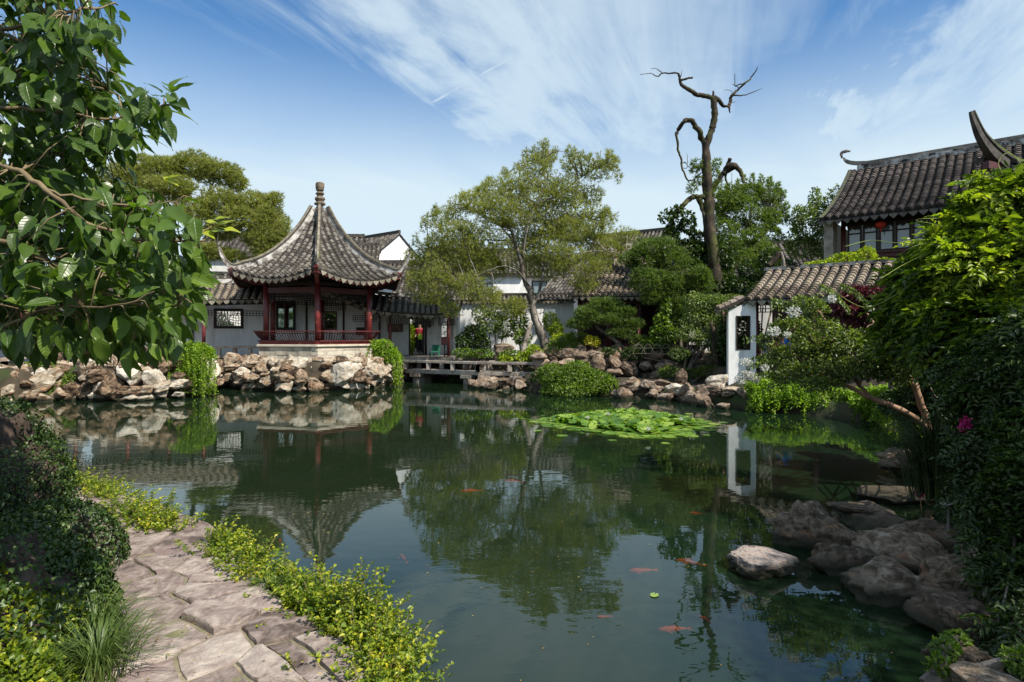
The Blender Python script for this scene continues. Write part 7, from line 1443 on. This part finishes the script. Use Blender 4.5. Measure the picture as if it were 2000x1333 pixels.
# seated person in blue in the gallery, leaning forward, seen side on
b = P(1532, 700, 20.0); bz = 1.58; X, Y = b.x, b.y+0.05
v = lambda x, y, z: Vector((X+x, Y+y, bz+z))
J = dict(pelvis=v(.24, 0, .1), waist=v(.2, 0, .26), chest=v(.02, 0, .44), neck=v(-.14, -.02, .54), head=v(-.24, -.03, .58), crown=v(-.29, -.02, .66), shL=v(-.02, -.17, .44), elL=v(-.18, -.2, .22), haL=v(-.34, -.12, .14), fiL=v(-.42, -.1, .12), shR=v(-.02, .17, .44), elR=v(-.18, .2, .22), haR=v(-.34, .12, .14), fiR=v(-.42, .1, .12), hipL=v(.2, -.09, .08), knL=v(-.2, -.1, .06), anL=v(-.18, -.1, -.42), toL=v(-.32, -.1, -.46), hipR=v(.2, .09, .08), knR=v(-.2, .1, .06), anR=v(-.18, .1, -.42), toR=v(-.32, .1, -.46))
person('person in a bright blue shirt sitting bent forward on the gallery bench', J, cl('blue_shirt', (0.02, 0.16, 0.55)), cl('grey_trousers', (0.1, 0.1, 0.11)), (X, Y, 1.0))
# brown litter box on a post, green seat at the corridor end
t = thing('wooden_box', 'brown wooden box on a short post at the corridor end', 'box', tuple(P(868, 700, 28.0))); c = P(868, 667, 28.0); MB().box(c.x-.14, c.x+.14, c.y-.1, c.y+.1, c.z-.18, c.z+.18).build('box', M_redwood, t, bevel=0.01); MB().box(c.x-.17, c.x+.17, c.y-.13, c.y+.13, c.z+.182, c.z+.21).build('lid', M_dark, t); MB().tube([(c.x, c.y, 1.15), (c.x, c.y, c.z-.18)], 0.03, 8).build('post', M_dark, t)
t = thing('green_seat', 'small green seat standing in the corridor beside the doorway', 'seat', tuple(P(851, 695, 29.2))); c = P(851, 690, 29.2); gm = cl('green_paint', (0.03, 0.16, 0.10)); MB().box(c.x-.2, c.x+.2, c.y-.18, c.y+.18, c.z+.05, c.z+.1).build('seat', gm, t); MB().box(c.x-.2, c.x+.2, c.y+.16, c.y+.2, c.z+.102, c.z+.4).build('backrest', gm, t)
for sx in (-.17, .17):
    for sy in (-.15, .15): MB().box(c.x+sx-.02, c.x+sx+.02, c.y+sy-.02, c.y+sy+.02, 1.175, c.z+.048).build('leg', gm, t)
# greenery beyond the doorway
shrub('bushy_shrub', 'sunlit bush visible through the corridor doorway', [(Vector((-5.6, 32.6, 1.9)), (0.28, 0.2, 0.9))], 900, 0.15, 0.09, L_bright, base=1.1)
# low bamboo hoop fence along the retaining rocks
t = thing('bamboo_fence', 'low fence of thin bamboo hoops along the top of the retaining rocks', 'fence', (5, 24.6, 1.3))
a, b = P(1235, 690, 24.4), P(1425, 690, 23.2)
for i in range(10):
    p, q = a.lerp(b, i/10.5), a.lerp(b, (i+1.5)/10.5); MB().tube([p.lerp(q, k/8)+Vector((0, 0, 0.42*math.sin(math.pi*k/8)-0.05)) for k in range(9)], 0.011, 5).build('hoop', M_wirewood, t)
for h in (-0.02, 0.2): MB().tube([a+Vector((0, 0, h)), b+Vector((0, 0, h))], 0.010, 5).build('rail', M_wirewood, t)

# ---------------------------------------------------------------- litter: fallen leaves on the path, specks on the water
def litter(name, n, fx, m, l, w):
    p = np.array([fx() for _ in range(n)]); d = rvec(n)*np.array([1, 1, 0.15]); o = leaves(name, p, d, rvec(n)*0.15+np.array([0, 0, 1.]), l*rng.uniform(.5, 1.3, n), w*rng.uniform(.6, 1.2, n), m, None, 'stuff', 0.1); return o
L_litter = leafmat('fallen_leaf', [(0.1, (0.10, 0.055, 0.02)), (0.5, (0.26, 0.17, 0.04)), (0.9, (0.42, 0.34, 0.06))], 0.1, 0.7)
def onpath():
    px, py = random.uniform(150, 660), random.uniform(1000, 1333); v = W(px, py, PATHZ+0.02); return (v[0], v[1], PATHZ+random.uniform(0.012, 0.03))
litter('fallen_leaves', 110, onpath, L_litter, 0.022, 0.012)
def onwater():
    while True:
        px, py = random.gauss(1000, 420), 760+abs(random.gauss(0, 260)); v = W(px, min(py, 1400), 0)
        if inside(np.array([v[0]]), np.array([v[1]]))[0]: return (v[0], v[1], 0.004)
litter('floating_specks', 260, onwater, L_litter, 0.020, 0.012)

shrub('dark_bush', 'shaded foliage behind the person in the corridor doorway', [(Vector((-5.2, 33.3, 2.2)), (0.5, 0.2, 1.3))], 2600, 0.15, 0.10, L_dark)
